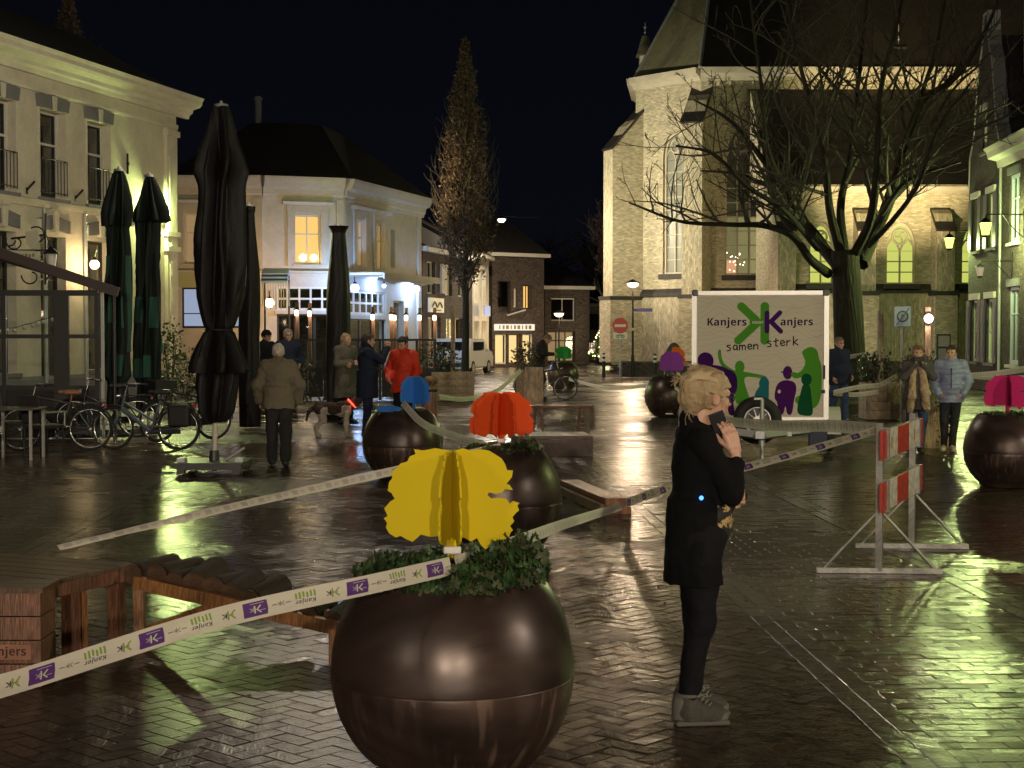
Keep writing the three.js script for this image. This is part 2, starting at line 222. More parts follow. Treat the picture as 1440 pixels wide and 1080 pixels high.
const wingFull = [[0.0, 0.0], [0.035, 0.045], [0.09, 0.04], [0.13, 0.05], [0.165, 0.02], [0.19, 0.03], [0.215, 0.045], [0.235, 0.038], [0.262, 0.055], [0.276, 0.08], [0.270, 0.098], [0.284, 0.118], [0.268, 0.128], [0.282, 0.16], [0.258, 0.188], [0.238, 0.20], [0.252, 0.225], [0.268, 0.235], [0.262, 0.27], [0.248, 0.288], [0.252, 0.312], [0.228, 0.332], [0.214, 0.348], [0.186, 0.356], [0.175, 0.378], [0.150, 0.388], [0.158, 0.408], [0.12, 0.402], [0.07, 0.412], [0.0, 0.40]];
const wingSmall = wingFull.map(([x, y]) => [x * 0.92, y * 0.98]);
function flower(pos, label, mats, turn, angles, size = 1, tie) {
  const t = thing('cutout_flower', label, 'ornament', pos, turn, 'cut-out flowers standing in the planters');
  t.scale.setScalar(size);
  const geo = (pts) => extrude(poly(pts), 0.006, -0.003, 0.0012);
  angles.forEach(([a, kind, m, dy], i) => { const w = mesh('petal_panel', place(geo(kind === 'n' ? wingNotched : kind === 's' ? wingSmall : wingFull), 0.003, 0, 0), mats[m ?? 0], t, [0, 0.10 + (dy ?? 0), 0]); w.rotation.y = a; });
  mesh('stake', [box(0.05, 0.30, 0.006, 0, 0.0, 0), box(0.006, 0.30, 0.05, 0, 0.0, 0)], mats[0], t);
  if (tie) mesh('tape_knot', rbox(0.075, 0.034, 0.03, 0.01, 0, 0.085, 0.02), std([0.7, 0.68, 0.64], 0.5), t);
  return t;
}
const paint = (c, rough = 0.75) => phys(c, rough, { specularIntensity: 0.35, bumpMap: plasterBump, bumpScale: 0.0002 });
const D2 = Math.PI / 180, rimY = 0.86;
const P1 = V(PX(636, 6.45), 0, -6.45), P2 = V(PX(566, 19.5), 0, -19.5), P3 = V(PX(705, 13), 0, -13), P4 = V(PX(939, 34), 0, -34), P5 = V(PX(792, 50), 0, -50), P6 = V(PX(1418, 18.5), 0, -18.5);
planter(P1, 'round bronze planter with the yellow cut-out flower and thick ivy', 2.2);
planter(P2, 'round bronze planter with the blue cut-out flower, near the dog', 1.0);
planter(P3, 'round bronze planter with the red-orange cut-out flower', 4.0);
planter(P4, 'round bronze planter with the purple and orange cut-out flower', 0, true);
planter(P5, 'round bronze planter with the green cut-out flower near the street lamp', 3);
planter(P6, 'dark round planter with the magenta cut-out flower beside the barrier', 5);
ivy(V(P1.x, rimY - 0.04, P1.z), 'thick dark ivy below the yellow cut-out flower', 2600, 3, 0.41, 0.115, 0.042, undefined, [[0.30, 0.02, 0.15, 0.16], [0.12, -0.2, 0.05, 0.2]]);
ivy(V(P2.x, rimY - 0.04, P2.z), 'dark ivy below the blue cut-out flower', 320, 5, 0.37, 0.06, 0.05);
ivy(V(P3.x, rimY - 0.04, P3.z), 'ivy with reddish leaves below the red-orange cut-out flower', 700, 7, 0.36, 0.10, 0.045, [[0.05, 0.08, 0.03], [0.07, 0.10, 0.04], [0.08, 0.04, 0.025]], [[0.22, 0.1, 0.12, 0.16]]);
ivy(V(P4.x, rimY - 0.04, P4.z), 'dark ivy below the purple and orange cut-out flower', 260, 9, 0.36, 0.08, 0.055);
ivy(V(P5.x, rimY - 0.04, P5.z), 'dark ivy below the green cut-out flower', 200, 11, 0.36, 0.07, 0.055);
ivy(V(P6.x, rimY - 0.04, P6.z), 'low ivy below the magenta cut-out flower', 320, 13, 0.36, 0.08, 0.05);
const yellow = paint([0.62, 0.475, 0.010]), red = paint([0.68, 0.075, 0.012]), blue = paint([0.035, 0.17, 0.55]), purple = paint([0.30, 0.07, 0.42]), orange = paint([0.80, 0.16, 0.015]), green = paint([0.02, 0.22, 0.05]), magenta = paint([0.50, 0.02, 0.13]);
flower(V(P1.x, 0.86, P1.z), 'yellow cut-out flower of crossed jagged panels on a stake', [yellow], 0, [[-2 * D2, 'n'], [182 * D2, 'f'], [-80 * D2, 's'], [-100 * D2, 's']], 1.0, true);
flower(V(P2.x + 0.14, 0.84, P2.z), 'blue cut-out flower of crossed panels', [blue], 0.9, [[0, 'n'], [180 * D2, 'f'], [-75 * D2, 's'], [-100 * D2, 's']], 0.9);
{ const g = extrude(poly([[0, 0], [0.25, 0.02], [0.3, 0.1], [0.16, 0.16], [-0.02, 0.1]]), 0.006); const m = solo('fallen_petal_ornament', 'small blue cut-out panel lying on the planter rim', 'ornament', g, blue); m.position.set(P2.x - 0.28, 0.865, P2.z + 0.36); m.rotation.set(-1.0, 0.1, 0.05); }
flower(V(P3.x, 0.86, P3.z), 'red-orange cut-out flower of crossed jagged panels', [red], 0.05, [[-4 * D2, 'f'], [184 * D2, 'f'], [-66 * D2, 's'], [-108 * D2, 's'], [200 * D2, 's']], 0.97, true);
flower(V(P4.x + 0.1, 0.86, P4.z), 'purple and orange cut-out flower of crossed panels', [purple, orange], 0.1, [[8 * D2, 'f', 1, 0.09], [196 * D2, 'f'], [-40 * D2, 's']], 1.12);
flower(V(P5.x, 0.86, P5.z), 'green cut-out flower of crossed panels', [green], 0.3, [[0, 'f'], [180 * D2, 'f'], [-70 * D2, 's']], 1.05);
flower(V(P6.x, 0.84, P6.z), 'magenta cut-out flower of crossed jagged panels', [magenta], -0.2, [[-4 * D2, 'n'], [180 * D2, 'f'], [-85 * D2, 's']], 0.98);
// ---------------------------------------------------------------- building helpers
function facadeGeo(L, H, holes, thick = 0.35, y0 = 0) { const s = poly([[0, y0], [L, y0], [L, H], [0, H]]); for (const h of holes) s.holes.push(Array.isArray(h[0]) ? pathOf(h) : rectPath(...h)); return extrude(s, thick, -thick); }
function shell(parent, L, H, D, mat, roofMat, t = 0.3) { mesh('side_wall', [box(t, H, D, t / 2, H / 2, -0.36 - D / 2), box(t, H, D, L - t / 2, H / 2, -0.36 - D / 2), box(L, H, t, L / 2, H / 2, -0.36 - D)], mat, parent); mesh('floor_slab', [box(L - 0.7, 0.2, D - 0.4, L / 2, 0.12, -0.36 - D / 2), box(L - 0.7, 0.25, D - 0.4, L / 2, H * 0.52, -0.36 - D / 2), box(L - 0.1, 0.2, D, L / 2, H - 0.12, -0.37 - D / 2)], M.interior, parent); }
function win(parent, x0, y0, x1, y1, o = {}) {
  const { recess = 0.2, cols = 2, rows = 2, bar: b = 0.035, frame = 0.06, mat = M.whiteFrame, lit, glass = M.glass, split = 0.5, sill = null, name = 'window' } = o;
  const w = part(name, parent, [0, 0, -recess]), W = x1 - x0, H = y1 - y0, fr = [], cx = (x0 + x1) / 2, cy = (y0 + y1) / 2;
  fr.push(box(frame, H, 0.07, x0 + frame / 2, cy, 0), box(frame, H, 0.07, x1 - frame / 2, cy, 0), box(W - 2 * frame, frame, 0.066, cx, y1 - frame / 2, 0), box(W - 2 * frame, frame * 1.3, 0.066, cx, y0 + frame * 0.65, 0));
  const ys = [y0 + frame]; for (let i = 1; i < rows; i++) { const y = rows === 2 ? y0 + H * split : y0 + H * i / rows; ys.push(y); fr.push(box(W - 2 * frame, b, 0.05, cx, y, 0)); } ys.push(y1 - frame);
  const xs = [x0 + frame]; for (let i = 1; i < cols; i++) { const x = x0 + W * i / cols; xs.push(x); fr.push(box(b, H - 2 * frame, 0.048, x, cy, 0)); } xs.push(x1 - frame);
  mesh('frame', fr, mat, w);
  for (let i = 0; i + 1 < xs.length; i++) for (let j = 0; j + 1 < ys.length; j++) mesh('pane', box(xs[i + 1] - xs[i], ys[j + 1] - ys[j], 0.006, (xs[i] + xs[i + 1]) / 2, (ys[j] + ys[j + 1]) / 2, -0.012), glass, w);
  if (sill) mesh('sill', box(W + 0.16, 0.09, recess + 0.12, cx, y0 - 0.05, recess / 2 + 0.04), sill, w);
  if (lit) mesh('lit_window_blind', box(W - 0.04, H - 0.04, 0.02, cx, cy, -0.22), lit, w);
  return w;
}
function profileRun(pts, L, x0 = 0) { // moulding: profile [out, up] run along local x
  const g = extrude(poly(pts), L); g.applyMatrix4(new THREE.Matrix4().makeBasis(V(0, 0, 1), V(0, 1, 0), V(-1, 0, 0))); g.translate(x0 + L, 0, 0); return g;
}
const warmBlind = glow([1.0, 0.56, 0.16], 1.25), dimBlind = glow([1.0, 0.62, 0.28], 0.35), coolPanel = glow([0.62, 0.72, 1.0], 0.55), shopGlow = glow([1.0, 0.68, 0.28], 1.25), greenGlass = glow([0.62, 0.60, 0.16], 0.42);

// ---------------------------------------------------------------- cream building with grey lintels (facade runs away from the square)
{
  const A = thing('cream_building', 'cream plastered building with grey keystone lintels and heavy cornice', 'building');
  const z0 = 30, z1 = 44, xa = (z) => -9.56 - 0.2585 * (44 - z); const L = wallFrame(A, xa(z0), -z0, xa(z1), -z1), S = (px) => (44 * 0.4757 / (0.2585 - (px - 720) / F) - 30) * 1.0329;
  const axes = [1.4, 3.55, 5.7, 7.9, 10.1], holes = [], H = 8.0, hw = 0.58;
  for (const a of axes) { holes.push([a - hw, 5.12, a + hw, 7.24]); holes.push([a - hw, a === 3.55 || a === 7.9 ? 0.15 : 0.9, a + hw, 4.2]); }
  mesh('wall', facadeGeo(L, H, holes, 0.4), M.cream, A);
  shell(A, L, H, 7, M.cream);
  // cornice, frieze, belt, plinth, corner pilaster
  mesh('cornice', [profileRun([[0, 7.99], [0.10, 7.99], [0.14, 8.10], [0.22, 8.14], [0.24, 8.24], [0.46, 8.30], [0.52, 8.36], [0.54, 8.46], [0.60, 8.55], [0, 8.60]], L + 0.6)], M.cream, A); mesh('frieze_band', profileRun([[0.002, 7.60], [0.05, 7.60], [0.07, 7.66], [0.07, 7.74], [0.002, 7.76]], L), M.cream, A);
  mesh('belt_course', [profileRun([[0.002, 4.86], [0.07, 4.86], [0.10, 4.95], [0.10, 5.02], [0.002, 5.06]], L - 0.9)], M.cream, A);
  mesh('plinth', profileRun([[0.002, 0], [0.08, 0], [0.08, 0.72], [0.05, 0.8], [0.002, 0.8]], L), M.grey, A);
  const ps = L - 0.45; mesh('corner_pilaster', [box(0.62, 7.0, 0.10, ps, 4.1, 0.052), box(0.40, 4.4, 0.03, ps, 4.6, 0.117), box(0.74, 0.16, 0.16, ps, 7.45, 0.082), box(0.74, 0.14, 0.16, ps, 4.62, 0.084), box(0.74, 0.14, 0.16, ps, 4.20, 0.084), box(0.3, 0.26, 0.05, ps, 4.41, 0.125), box(0.3, 0.5, 0.05, ps, 3.7, 0.125), box(0.3, 0.5, 0.05, ps, 2.9, 0.125), box(0.3, 0.5, 0.05, ps, 2.1, 0.125)], M.cream, A);
  for (const a of axes) {
    const u = win(A, a - hw, 5.12, a + hw, 7.24, { recess: 0.28, cols: 1, rows: 2, split: 0.62, mat: M.darkFrame, frame: 0.10, sill: M.grey }); mesh('outer_frame', [box(0.06, 2.1, 0.10, a - hw + 0.03, 6.18, 0.03), box(0.06, 2.1, 0.10, a + hw - 0.03, 6.18, 0.03), box(2 * hw - 0.12, 0.06, 0.10, a, 7.2, 0.03), box(2 * hw - 0.12, 0.055, 0.12, a, 5.12 + 2.12 * 0.62, 0.03)], M.whiteFrame, u);
    for (const s of [-1, 1]) mesh('window_surround', box(0.09, 2.12, 0.03, a + s * (hw + 0.046), 6.18, 0.017), M.cream, A);
    mesh('lintel', extrude(poly([[a - hw - 0.10, 7.27], [a + hw + 0.10, 7.27], [a + hw + 0.16, 7.56], [a, 7.62], [a - hw - 0.16, 7.56]]), 0.06, 0.002, 0.004), M.grey, A);
    mesh('keystone', extrude(poly([[a - 0.06, 7.25], [a + 0.06, 7.25], [a + 0.09, 7.58], [a - 0.09, 7.58]]), 0.10, 0.003, 0.004), M.cream, A);
    const rail = []; for (let i = 0; i <= 8; i++) rail.push(bar(V(a - hw + i * hw / 4, 5.2, 0.06), V(a - hw + i * hw / 4, 6.05, 0.06), 0.011, 0.011, 5)); rail.push(bar(V(a - hw, 6.05, 0.06), V(a + hw, 6.05, 0.06), 0.016, 0.016, 5), bar(V(a - hw, 5.25, 0.06), V(a + hw, 5.25, 0.06), 0.014, 0.014, 5)); for (const s of [-1, 1]) rail.push(bar(V(a + s * hw, 6.05, 0.06), V(a + s * hw, 6.05, -0.05), 0.012, 0.012, 5), bar(V(a + s * hw, 5.25, 0.06), V(a + s * hw, 5.25, -0.05), 0.012, 0.012, 5)); mesh('balcony_rail', rail, M.iron, A);
    const door = a === 3.55 || a === 7.9;
    win(A, a - hw, door ? 0.15 : 0.9, a + hw, 4.2, { recess: 0.28, cols: 1, rows: 2, split: door ? 0.74 : 0.66, mat: M.darkFrame, frame: 0.08, sill: door ? null : M.grey, name: door ? 'door' : 'window' });
    mesh('lintel', extrude(poly([[a - hw - 0.12, 4.30], [a - 0.14, 4.36], [a, 4.40], [a + 0.14, 4.36], [a + hw + 0.12, 4.30], [a + hw + 0.18, 4.58], [a, 4.72], [a - hw - 0.18, 4.58]]), 0.06, 0.002, 0.004), M.grey, A);
    mesh('keystone', [extrude(poly([[a - 0.08, 4.30], [a + 0.08, 4.30], [a + 0.11, 4.78], [a - 0.11, 4.78]]), 0.11, 0.003, 0.004), box(0.3, 0.07, 0.16, a, 4.82, 0.08)], M.cream, A);
    for (const s of [-1, 1]) mesh('lintel_stone', box(0.12, 0.28, 0.09, a + s * (hw + 0.14), 4.43, 0.048), M.cream, A);
    if (a !== 10.1) { const k = a + 1.05; mesh('flag_holder', [bar(V(k, 5.2, 0), V(k, 5.42, 0.22), 0.022, 0.03), box(0.07, 0.16, 0.02, k, 5.2, 0.012)], M.iron, A); }
  }
  mesh('wall_anchor', [box(0.035, 0.55, 0.04, 11.6, 6.35, 0.022), box(0.07, 0.09, 0.05, 11.6, 6.35, 0.03)], M.iron, A);
  for (const [px, h] of [[61, 1], [118, 1]]) mesh('downpipe', cyl(0.05, 0.05, 4.7, S(px), 2.5, 0.075, 8), M.zinc, A);
  mesh('roof', [extrude(poly([[-0.3, 8.56], [L + 0.2, 8.56], [L - 1.2, 11.5], [1, 11.5]]), 0.12, -0.6), box(L, 0.1, 7, L / 2, 8.5, -3.9)].map((g, i) => i ? g : (g.translate(0, -8.56, 0.6), g.rotateX(-1.02), g.translate(0, 8.56, 0.0), g)), std([0.012, 0.011, 0.010], 0.8), A);
  // neighbouring dark gable behind the roof
}
// ---------------------------------------------------------------- white corner house
const HB = {};
{
  const B = thing('white_corner_house', 'white plastered corner house with moulded cornice and lit upstairs windows', 'building');
  const pts = [[PX(246, 55), 55], [PX(370, 55), 55], [PX(483, 56), 56], [PX(590, 64), 64]], H = 6.9;
  const seg = pts.slice(1).map((p, i) => { const g = part('wing', B); const L = wallFrame(g, pts[i][0], -pts[i][1], p[0], -p[1]); return { g, L }; });
  HB.pts = pts; HB.seg = seg;
  const T = 0.3, cornice = [[0, 6.62], [0.06, 6.62], [0.09, 6.75], [0.14, 6.80], [0.16, 6.98], [0.34, 7.06], [0.38, 7.16], [0.44, 7.30], [0.46, 7.40], [0, 7.44]], belt = [[0.002, 3.86], [0.08, 3.86], [0.12, 3.95], [0.2, 3.99], [0.2, 4.06], [0.002, 4.1]];
  const upWin = (s, a, w, y0, y1, lit, cols, rows) => {
    win(s.g, a - w / 2, y0, a + w / 2, y1, { recess: 0.16, cols, rows, split: 0.62, mat: M.whiteFrame, frame: 0.055, bar: 0.04, lit, sill: M.white });
    mesh('window_surround', [box(0.26, y1 - y0 + 0.2, 0.07, a - w / 2 - 0.131, (y0 + y1) / 2, 0.037), box(0.26, y1 - y0 + 0.2, 0.07, a + w / 2 + 0.131, (y0 + y1) / 2, 0.037), box(w + 0.56, 0.24, 0.074, a, y1 + 0.21, 0.039), profileRun([[0.08, y1 + 0.34], [0.16, y1 + 0.36], [0.24, y1 + 0.46], [0.002, y1 + 0.5], [0.002, y1 + 0.34]], w + 0.9, a - w / 2 - 0.45)], M.white, s.g);
  };
  { // frontal part behind the parasol
    const s = seg[0], h = [[0.35, 4.3, 1.2, 6.1], [0.25, 2.0, 2.7, 3.45]]; mesh('wall', facadeGeo(s.L, H, h, T), M.white, s.g); upWin(s, 0.775, 0.85, 4.3, 6.1, dimBlind, 2, 2);
    win(s.g, 0.25, 2.0, 2.7, 3.45, { recess: 0.1, cols: 1, rows: 2, split: 0.36, mat: M.darkFrame, lit: coolPanel });
    mesh('fascia_board', box(2.8, 0.5, 0.12, 1.5, 3.72, 0.08), std([0.42, 0.44, 0.22], 0.6), s.g); mesh('cornice', profileRun(cornice, s.L), M.white, s.g); mesh('belt_course', profileRun(belt, s.L), M.white, s.g);
    mesh('pilaster', box(0.34, 2.6, 0.09, s.L - 0.17, 5.35, 0.048), M.white, s.g);
  }
  { // angled part with the large lit window
    const s = seg[1], a = s.L * 0.555, h = [[a - 0.48, 4.30, a + 0.48, 6.07], [0.5, 0.1, s.L - 0.35, 3.5]]; mesh('wall', facadeGeo(s.L, H, h, T), M.white, s.g); upWin(s, a, 0.96, 4.30, 6.07, warmBlind, 2, 2);
    for (const k of [-0.12, 0.28]) mesh('window_lamp', ball(0.13, a + k, 4.55, -0.26, 10, 8), glow([1, 0.7, 0.28], 14), s.g);
    const w = win(s.g, 0.5, 2.62, s.L - 0.35, 3.5, { recess: 0.1, cols: 5, rows: 2, mat: M.whiteFrame, frame: 0.08, bar: 0.07 }); w.name = 'transom_window';
    const d = win(s.g, 0.5, 0.1, s.L - 0.35, 2.52, { recess: 0.12, cols: 3, rows: 1, mat: M.darkFrame, frame: 0.09, bar: 0.10 }); d.name = 'shop_front';
    mesh('cornice', profileRun(cornice, s.L), M.white, s.g); mesh('belt_course', profileRun(belt, s.L), M.white, s.g);
    mesh('pilaster', [box(0.26, 2.6, 0.09, s.L - 0.13, 5.35, 0.048), box(0.26, 3.8, 0.09, s.L - 0.13, 1.9, 0.05)], M.white, s.g);
    mesh('transom_beam', box(s.L - 0.7, 0.12, 0.2, (s.L + 0.1) / 2, 2.57, 0.03), M.white, s.g);
  }
  { // wing along the side street
    const s = seg[2], h = [[1.21, 4.30, 2.11, 6.05], [3.24, 4.30, 4.14, 6.05], [4.9, 4.4, 5.4, 5.9], [0.6, 2.5, 4.4, 3.4], [0.6, 0.1, 4.4, 2.35], [5.2, 0.1, 6.4, 3.1]]; mesh('wall', facadeGeo(s.L, H, h, T), M.white, s.g);
    upWin(s, 1.66, 0.9, 4.3, 6.05, warmBlind, 2, 2); upWin(s, 3.69, 0.9, 4.3, 6.05, warmBlind, 2, 2); win(s.g, 4.9, 4.4, 5.4, 5.9, { cols: 1, rows: 2 });
    win(s.g, 0.6, 2.5, 4.4, 3.4, { recess: 0.1, cols: 6, rows: 2, bar: 0.08, frame: 0.08 }).name = 'transom_window'; win(s.g, 0.6, 0.1, 4.4, 2.35, { recess: 0.12, cols: 3, rows: 1, mat: M.darkFrame, bar: 0.1 }).name = 'shop_front'; win(s.g, 5.2, 0.1, 6.4, 3.1, { recess: 0.2, cols: 1, rows: 2, split: 0.75, mat: M.whiteFrame, name: 'door' });
    mesh('cornice', profileRun(cornice, s.L + 0.4), M.white, s.g); mesh('belt_course', profileRun(belt, s.L), M.white, s.g);
    mesh('pilaster', [box(0.4, 2.6, 0.09, s.L - 0.2, 5.35, 0.048), box(0.26, 2.6, 0.09, 0.13, 5.35, 0.048), box(0.4, 3.8, 0.09, s.L - 0.2, 1.9, 0.05)], M.white, s.g);
    mesh('canopy', [box(6.3, 0.10, 1.3, 3.3, 3.98, 0.85), box(6.3, 0.22, 0.05, 3.3, 3.90, 1.52)], M.white, s.g);
    mesh('valance', extrude((() => { const p = [[0, 3.85], [6.2, 3.85]]; for (let i = 24; i >= 0; i--) p.push([6.2 * i / 24, 3.62 + 0.14 * Math.abs(Math.cos(i / 24 * Math.PI * 2))]); return poly(p); })(), 0.03, 1.30), M.white, s.g);
  }
  for (const w of seg) { w.g.updateMatrixWorld(true); for (const c of [...w.g.children]) B.attach(c); B.remove(w.g); }
  const rf = [[pts[0][0] - 0.3, 55 - 0.4], [pts[1][0], 54.6], [pts[2][0] + 0.35, 55.7], [pts[3][0] + 0.5, 64.4], [pts[3][0] - 8, 68], [pts[0][0] - 0.3, 68]], top = [[-10, 59.5], [-8.6, 59.4], [-7.4, 60], [-6.9, 63], [-8, 64], [-10.5, 64]], tri = [];
  for (let i = 0; i < 6; i++) { const j = (i + 1) % 6, a = [rf[i][0], 7.42, -rf[i][1]], b = [rf[j][0], 7.42, -rf[j][1]], c = [top[j][0], 9.9, -top[j][1]], d = [top[i][0], 9.9, -top[i][1]]; tri.push(...a, ...b, ...c, ...a, ...c, ...d); if (i > 0 && i < 5) { const o = top[0], q = top[i], w = top[i + 1] ?? top[5]; tri.push(o[0], 9.9, -o[1], q[0], 9.9, -q[1], w[0], 9.9, -w[1]); } }
  const rg = new THREE.BufferGeometry(); rg.setAttribute('position', new THREE.Float32BufferAttribute(tri, 3)); rg.computeVertexNormals(); const roof = mesh('roof', rg, M.slate, B);
  const cp = at(363, 165, 62); mesh('chimney', [cyl(0.13, 0.13, 1.6, cp.x, 10.5, cp.z, 10), cyl(0.3, 0.16, 0.3, cp.x, 9.75, cp.z, 10), cyl(0.17, 0.17, 0.12, cp.x, 11.2, cp.z, 10)], M.grey, roof);
  mesh('back_wall', [box(0.3, 6.9, 11, pts[0][0] + 0.15, 3.45, -61), bar(V(pts[0][0], 3.45, -67), V(pts[3][0] - 8, 3.45, -67), 0.15, 3.45, 4, true)], M.white, B);
}
// ---------------------------------------------------------------- houses down the side street
const brickDark = brickTex(512, 10, 30, [[0.29, 0.255, 0.235], [0.26, 0.225, 0.21], [0.32, 0.275, 0.25]], [0.25, 0.24, 0.225], 31); for (const t of [brickDark.map, brickDark.bump]) repeat(t, 2.1);
const brickPale = brickTex(1024, 14, 44, [[0.73, 0.69, 0.59], [0.71, 0.67, 0.57], [0.75, 0.71, 0.61], [0.69, 0.65, 0.55]], [0.66, 0.63, 0.56], 37, 0.12); for (const t of [brickPale.map, brickPale.bump]) repeat(t, 3.0);
M.brickDark = std([1, 1, 1], 0.85, { map: brickDark.map, bumpMap: brickDark.bump, bumpScale: 0.012 });
M.brickPale = std([1, 1, 1], 0.88, { map: brickPale.map, bumpMap: brickPale.bump, bumpScale: 0.02 });
function house(name, label, p0, p1, eave, ridge, mat, holes, D = 8, wins) {
  const o = thing(name, label, 'building'), L = wallFrame(o, p0[0], -p0[1], p1[0], -p1[1]);
  mesh('wall', facadeGeo(L, eave, holes, 0.3), mat, o); shell(o, L, eave, D, mat);
  mesh('eaves_board', box(L + 0.5, 0.2, 0.35, L / 2, eave + 0.06, 0.1), M.whiteFrame, o);
  const r = extrude(poly([[0.3, eave - 0.02], [-D / 2 - 0.3, ridge], [-D - 0.9, eave - 0.02]]), L + 0.4); r.applyMatrix4(new THREE.Matrix4().makeBasis(V(0, 0, 1), V(0, 1, 0), V(-1, 0, 0))); r.translate(L + 0.2, 0.17, 0); mesh('roof', r, M.slate, o);
  wins?.(o, L); return o;
}
house('street_house', 'grey street house with white eaves board and a framed sign over its shop', [-3.75, 64.6], [-1.9, 74], 5.3, 7.8, M.brickDark, [[0.9, 0.2, 3.2, 2.5], [4.2, 0.2, 7.8, 2.5], [0.8, 3.5, 2.2, 4.9], [4.0, 3.5, 5.4, 4.9], [6.6, 3.5, 8, 4.9]], 8, (o, L) => {
  win(o, 0.9, 0.2, 3.2, 2.5, { cols: 2, rows: 1, mat: M.whiteFrame, lit: dimBlind }); win(o, 4.2, 0.2, 7.8, 2.5, { cols: 3, rows: 1, lit: shopGlow, mat: M.darkFrame });
  for (const x of [0.8, 4.0, 6.6]) win(o, x, 3.5, x + 1.4, 4.9, { cols: 2, rows: 2 });
  const sg = part('sign_board', o); mesh('board', box(2.6, 0.62, 0.08, 2.1, 3.02, 0.06), std([0.75, 0.72, 0.62], 0.5, { emissive: lin(1, 0.85, 0.5), emissiveIntensity: 0.12 }), sg); mesh('sign_swirl', [tube([V(1.2, 2.95, 0.11), V(1.7, 3.15, 0.11), V(2.1, 2.95, 0.11), V(2.6, 3.14, 0.11), V(3.0, 2.95, 0.11)], 0.045, 20, 5), box(1.4, 0.04, 0.02, 2.1, 2.8, 0.11)], std([0.04, 0.10, 0.05], 0.6), sg);
  mesh('white_panel', box(1.0, 1.3, 0.1, 3.5, 4.2, 0.06), M.white, o);
});
house('street_house', 'white fronted street house glimpsed behind the columnar tree', [-1.95, 74.2], [-1.2, 80], 5.6, 8.0, M.white, [[0.8, 0.2, 2.6, 2.4], [3.4, 0.2, 5.2, 2.4], [0.8, 3.3, 2.2, 5.0], [3.3, 3.3, 4.8, 5.0]], 8, (o) => { win(o, 0.8, 0.2, 2.6, 2.4, { lit: shopGlow, cols: 2, rows: 1 }); win(o, 3.4, 0.2, 5.2, 2.4, { lit: shopGlow, cols: 2, rows: 1 }); win(o, 0.8, 3.3, 2.2, 5, {}); win(o, 3.3, 3.3, 4.8, 5, {}); mesh('shop_sign', box(1.8, 0.5, 0.1, 1.7, 2.9, 0.5), coolPanel, o); });
house('shop_house', 'dark brick shop house with a lit name band over its bright shop window', [PX(692, 82), 82], [PX(765, 84), 84], 5.95, 8.3, M.brickDark, [[0.2, 0.15, 1.0, 1.75], [1.1, 0.15, 1.9, 1.75], [2.0, 0.15, 2.75, 1.75], [0.35, 2.9, 1.25, 4.6], [1.4, 3.2, 1.65, 4.2], [2.05, 3.1, 2.65, 4.4]], 8, (o, L) => {
  for (const [a, b] of [[0.2, 1.0], [1.1, 1.9], [2.0, 2.75]]) win(o, a, 0.15, b, 1.75, { cols: 1, rows: 1, lit: shopGlow, mat: a > 1 && a < 1.5 ? wood([0.25, 0.1, 0.04]) : M.whiteFrame });
  win(o, 0.35, 2.9, 1.25, 4.6, { cols: 1, rows: 1, mat: M.darkFrame }); win(o, 1.4, 3.2, 1.65, 4.2, { cols: 1, rows: 1, lit: warmBlind }); win(o, 2.05, 3.1, 2.65, 4.4, { cols: 2, rows: 1, lit: warmBlind, mat: M.darkFrame });
  mesh('lit_name_sign', box(2.6, 0.34, 0.12, 1.42, 2.12, 0.07), glow([1, 0.92, 0.72], 0.9), o); mesh('sign_letters', Array.from({ length: 9 }, (_, i) => box(0.06 + 0.05 * (i % 3), 0.2, 0.02, 0.4 + i * 0.25, 2.12, 0.145)), std([0.3, 0.2, 0.1], 0.6), o);
  mesh('awning_arm', bar(V(0.9, 2.75, 0.1), V(1.7, 3.05, 0.7), 0.05), M.zinc, o);
});
house('low_house', 'low brick house with a wide shop window beside the street lamp', [PX(766, 88), 88], [PX(829, 89), 89], 4.35, 5.6, M.brickDark, [[0.2, 0.15, 1.9, 1.9], [0.4, 2.5, 1.9, 3.8]], 7, (o) => { win(o, 0.2, 0.15, 1.9, 1.9, { cols: 3, rows: 2, split: 0.7, lit: dimBlind, mat: M.darkFrame, bar: 0.08 }); win(o, 0.4, 2.5, 1.9, 3.8, { cols: 2, rows: 1, mat: M.whiteFrame }); });
house('low_house', 'pale low house with a small lit window behind the lit fir tree', [PX(818, 96), 96], [PX(872, 97), 97], 3.5, 5.2, M.brickPale, [[0.25, 0.55, 1.15, 1.25], [0.45, 2.0, 1.2, 3.0]], 7, (o) => { win(o, 0.25, 0.55, 1.15, 1.25, { cols: 2, rows: 2, lit: glow([1, 0.62, 0.5], 0.9), mat: M.darkFrame }); win(o, 0.45, 2.0, 1.2, 3.0, { mat: M.darkFrame }); });

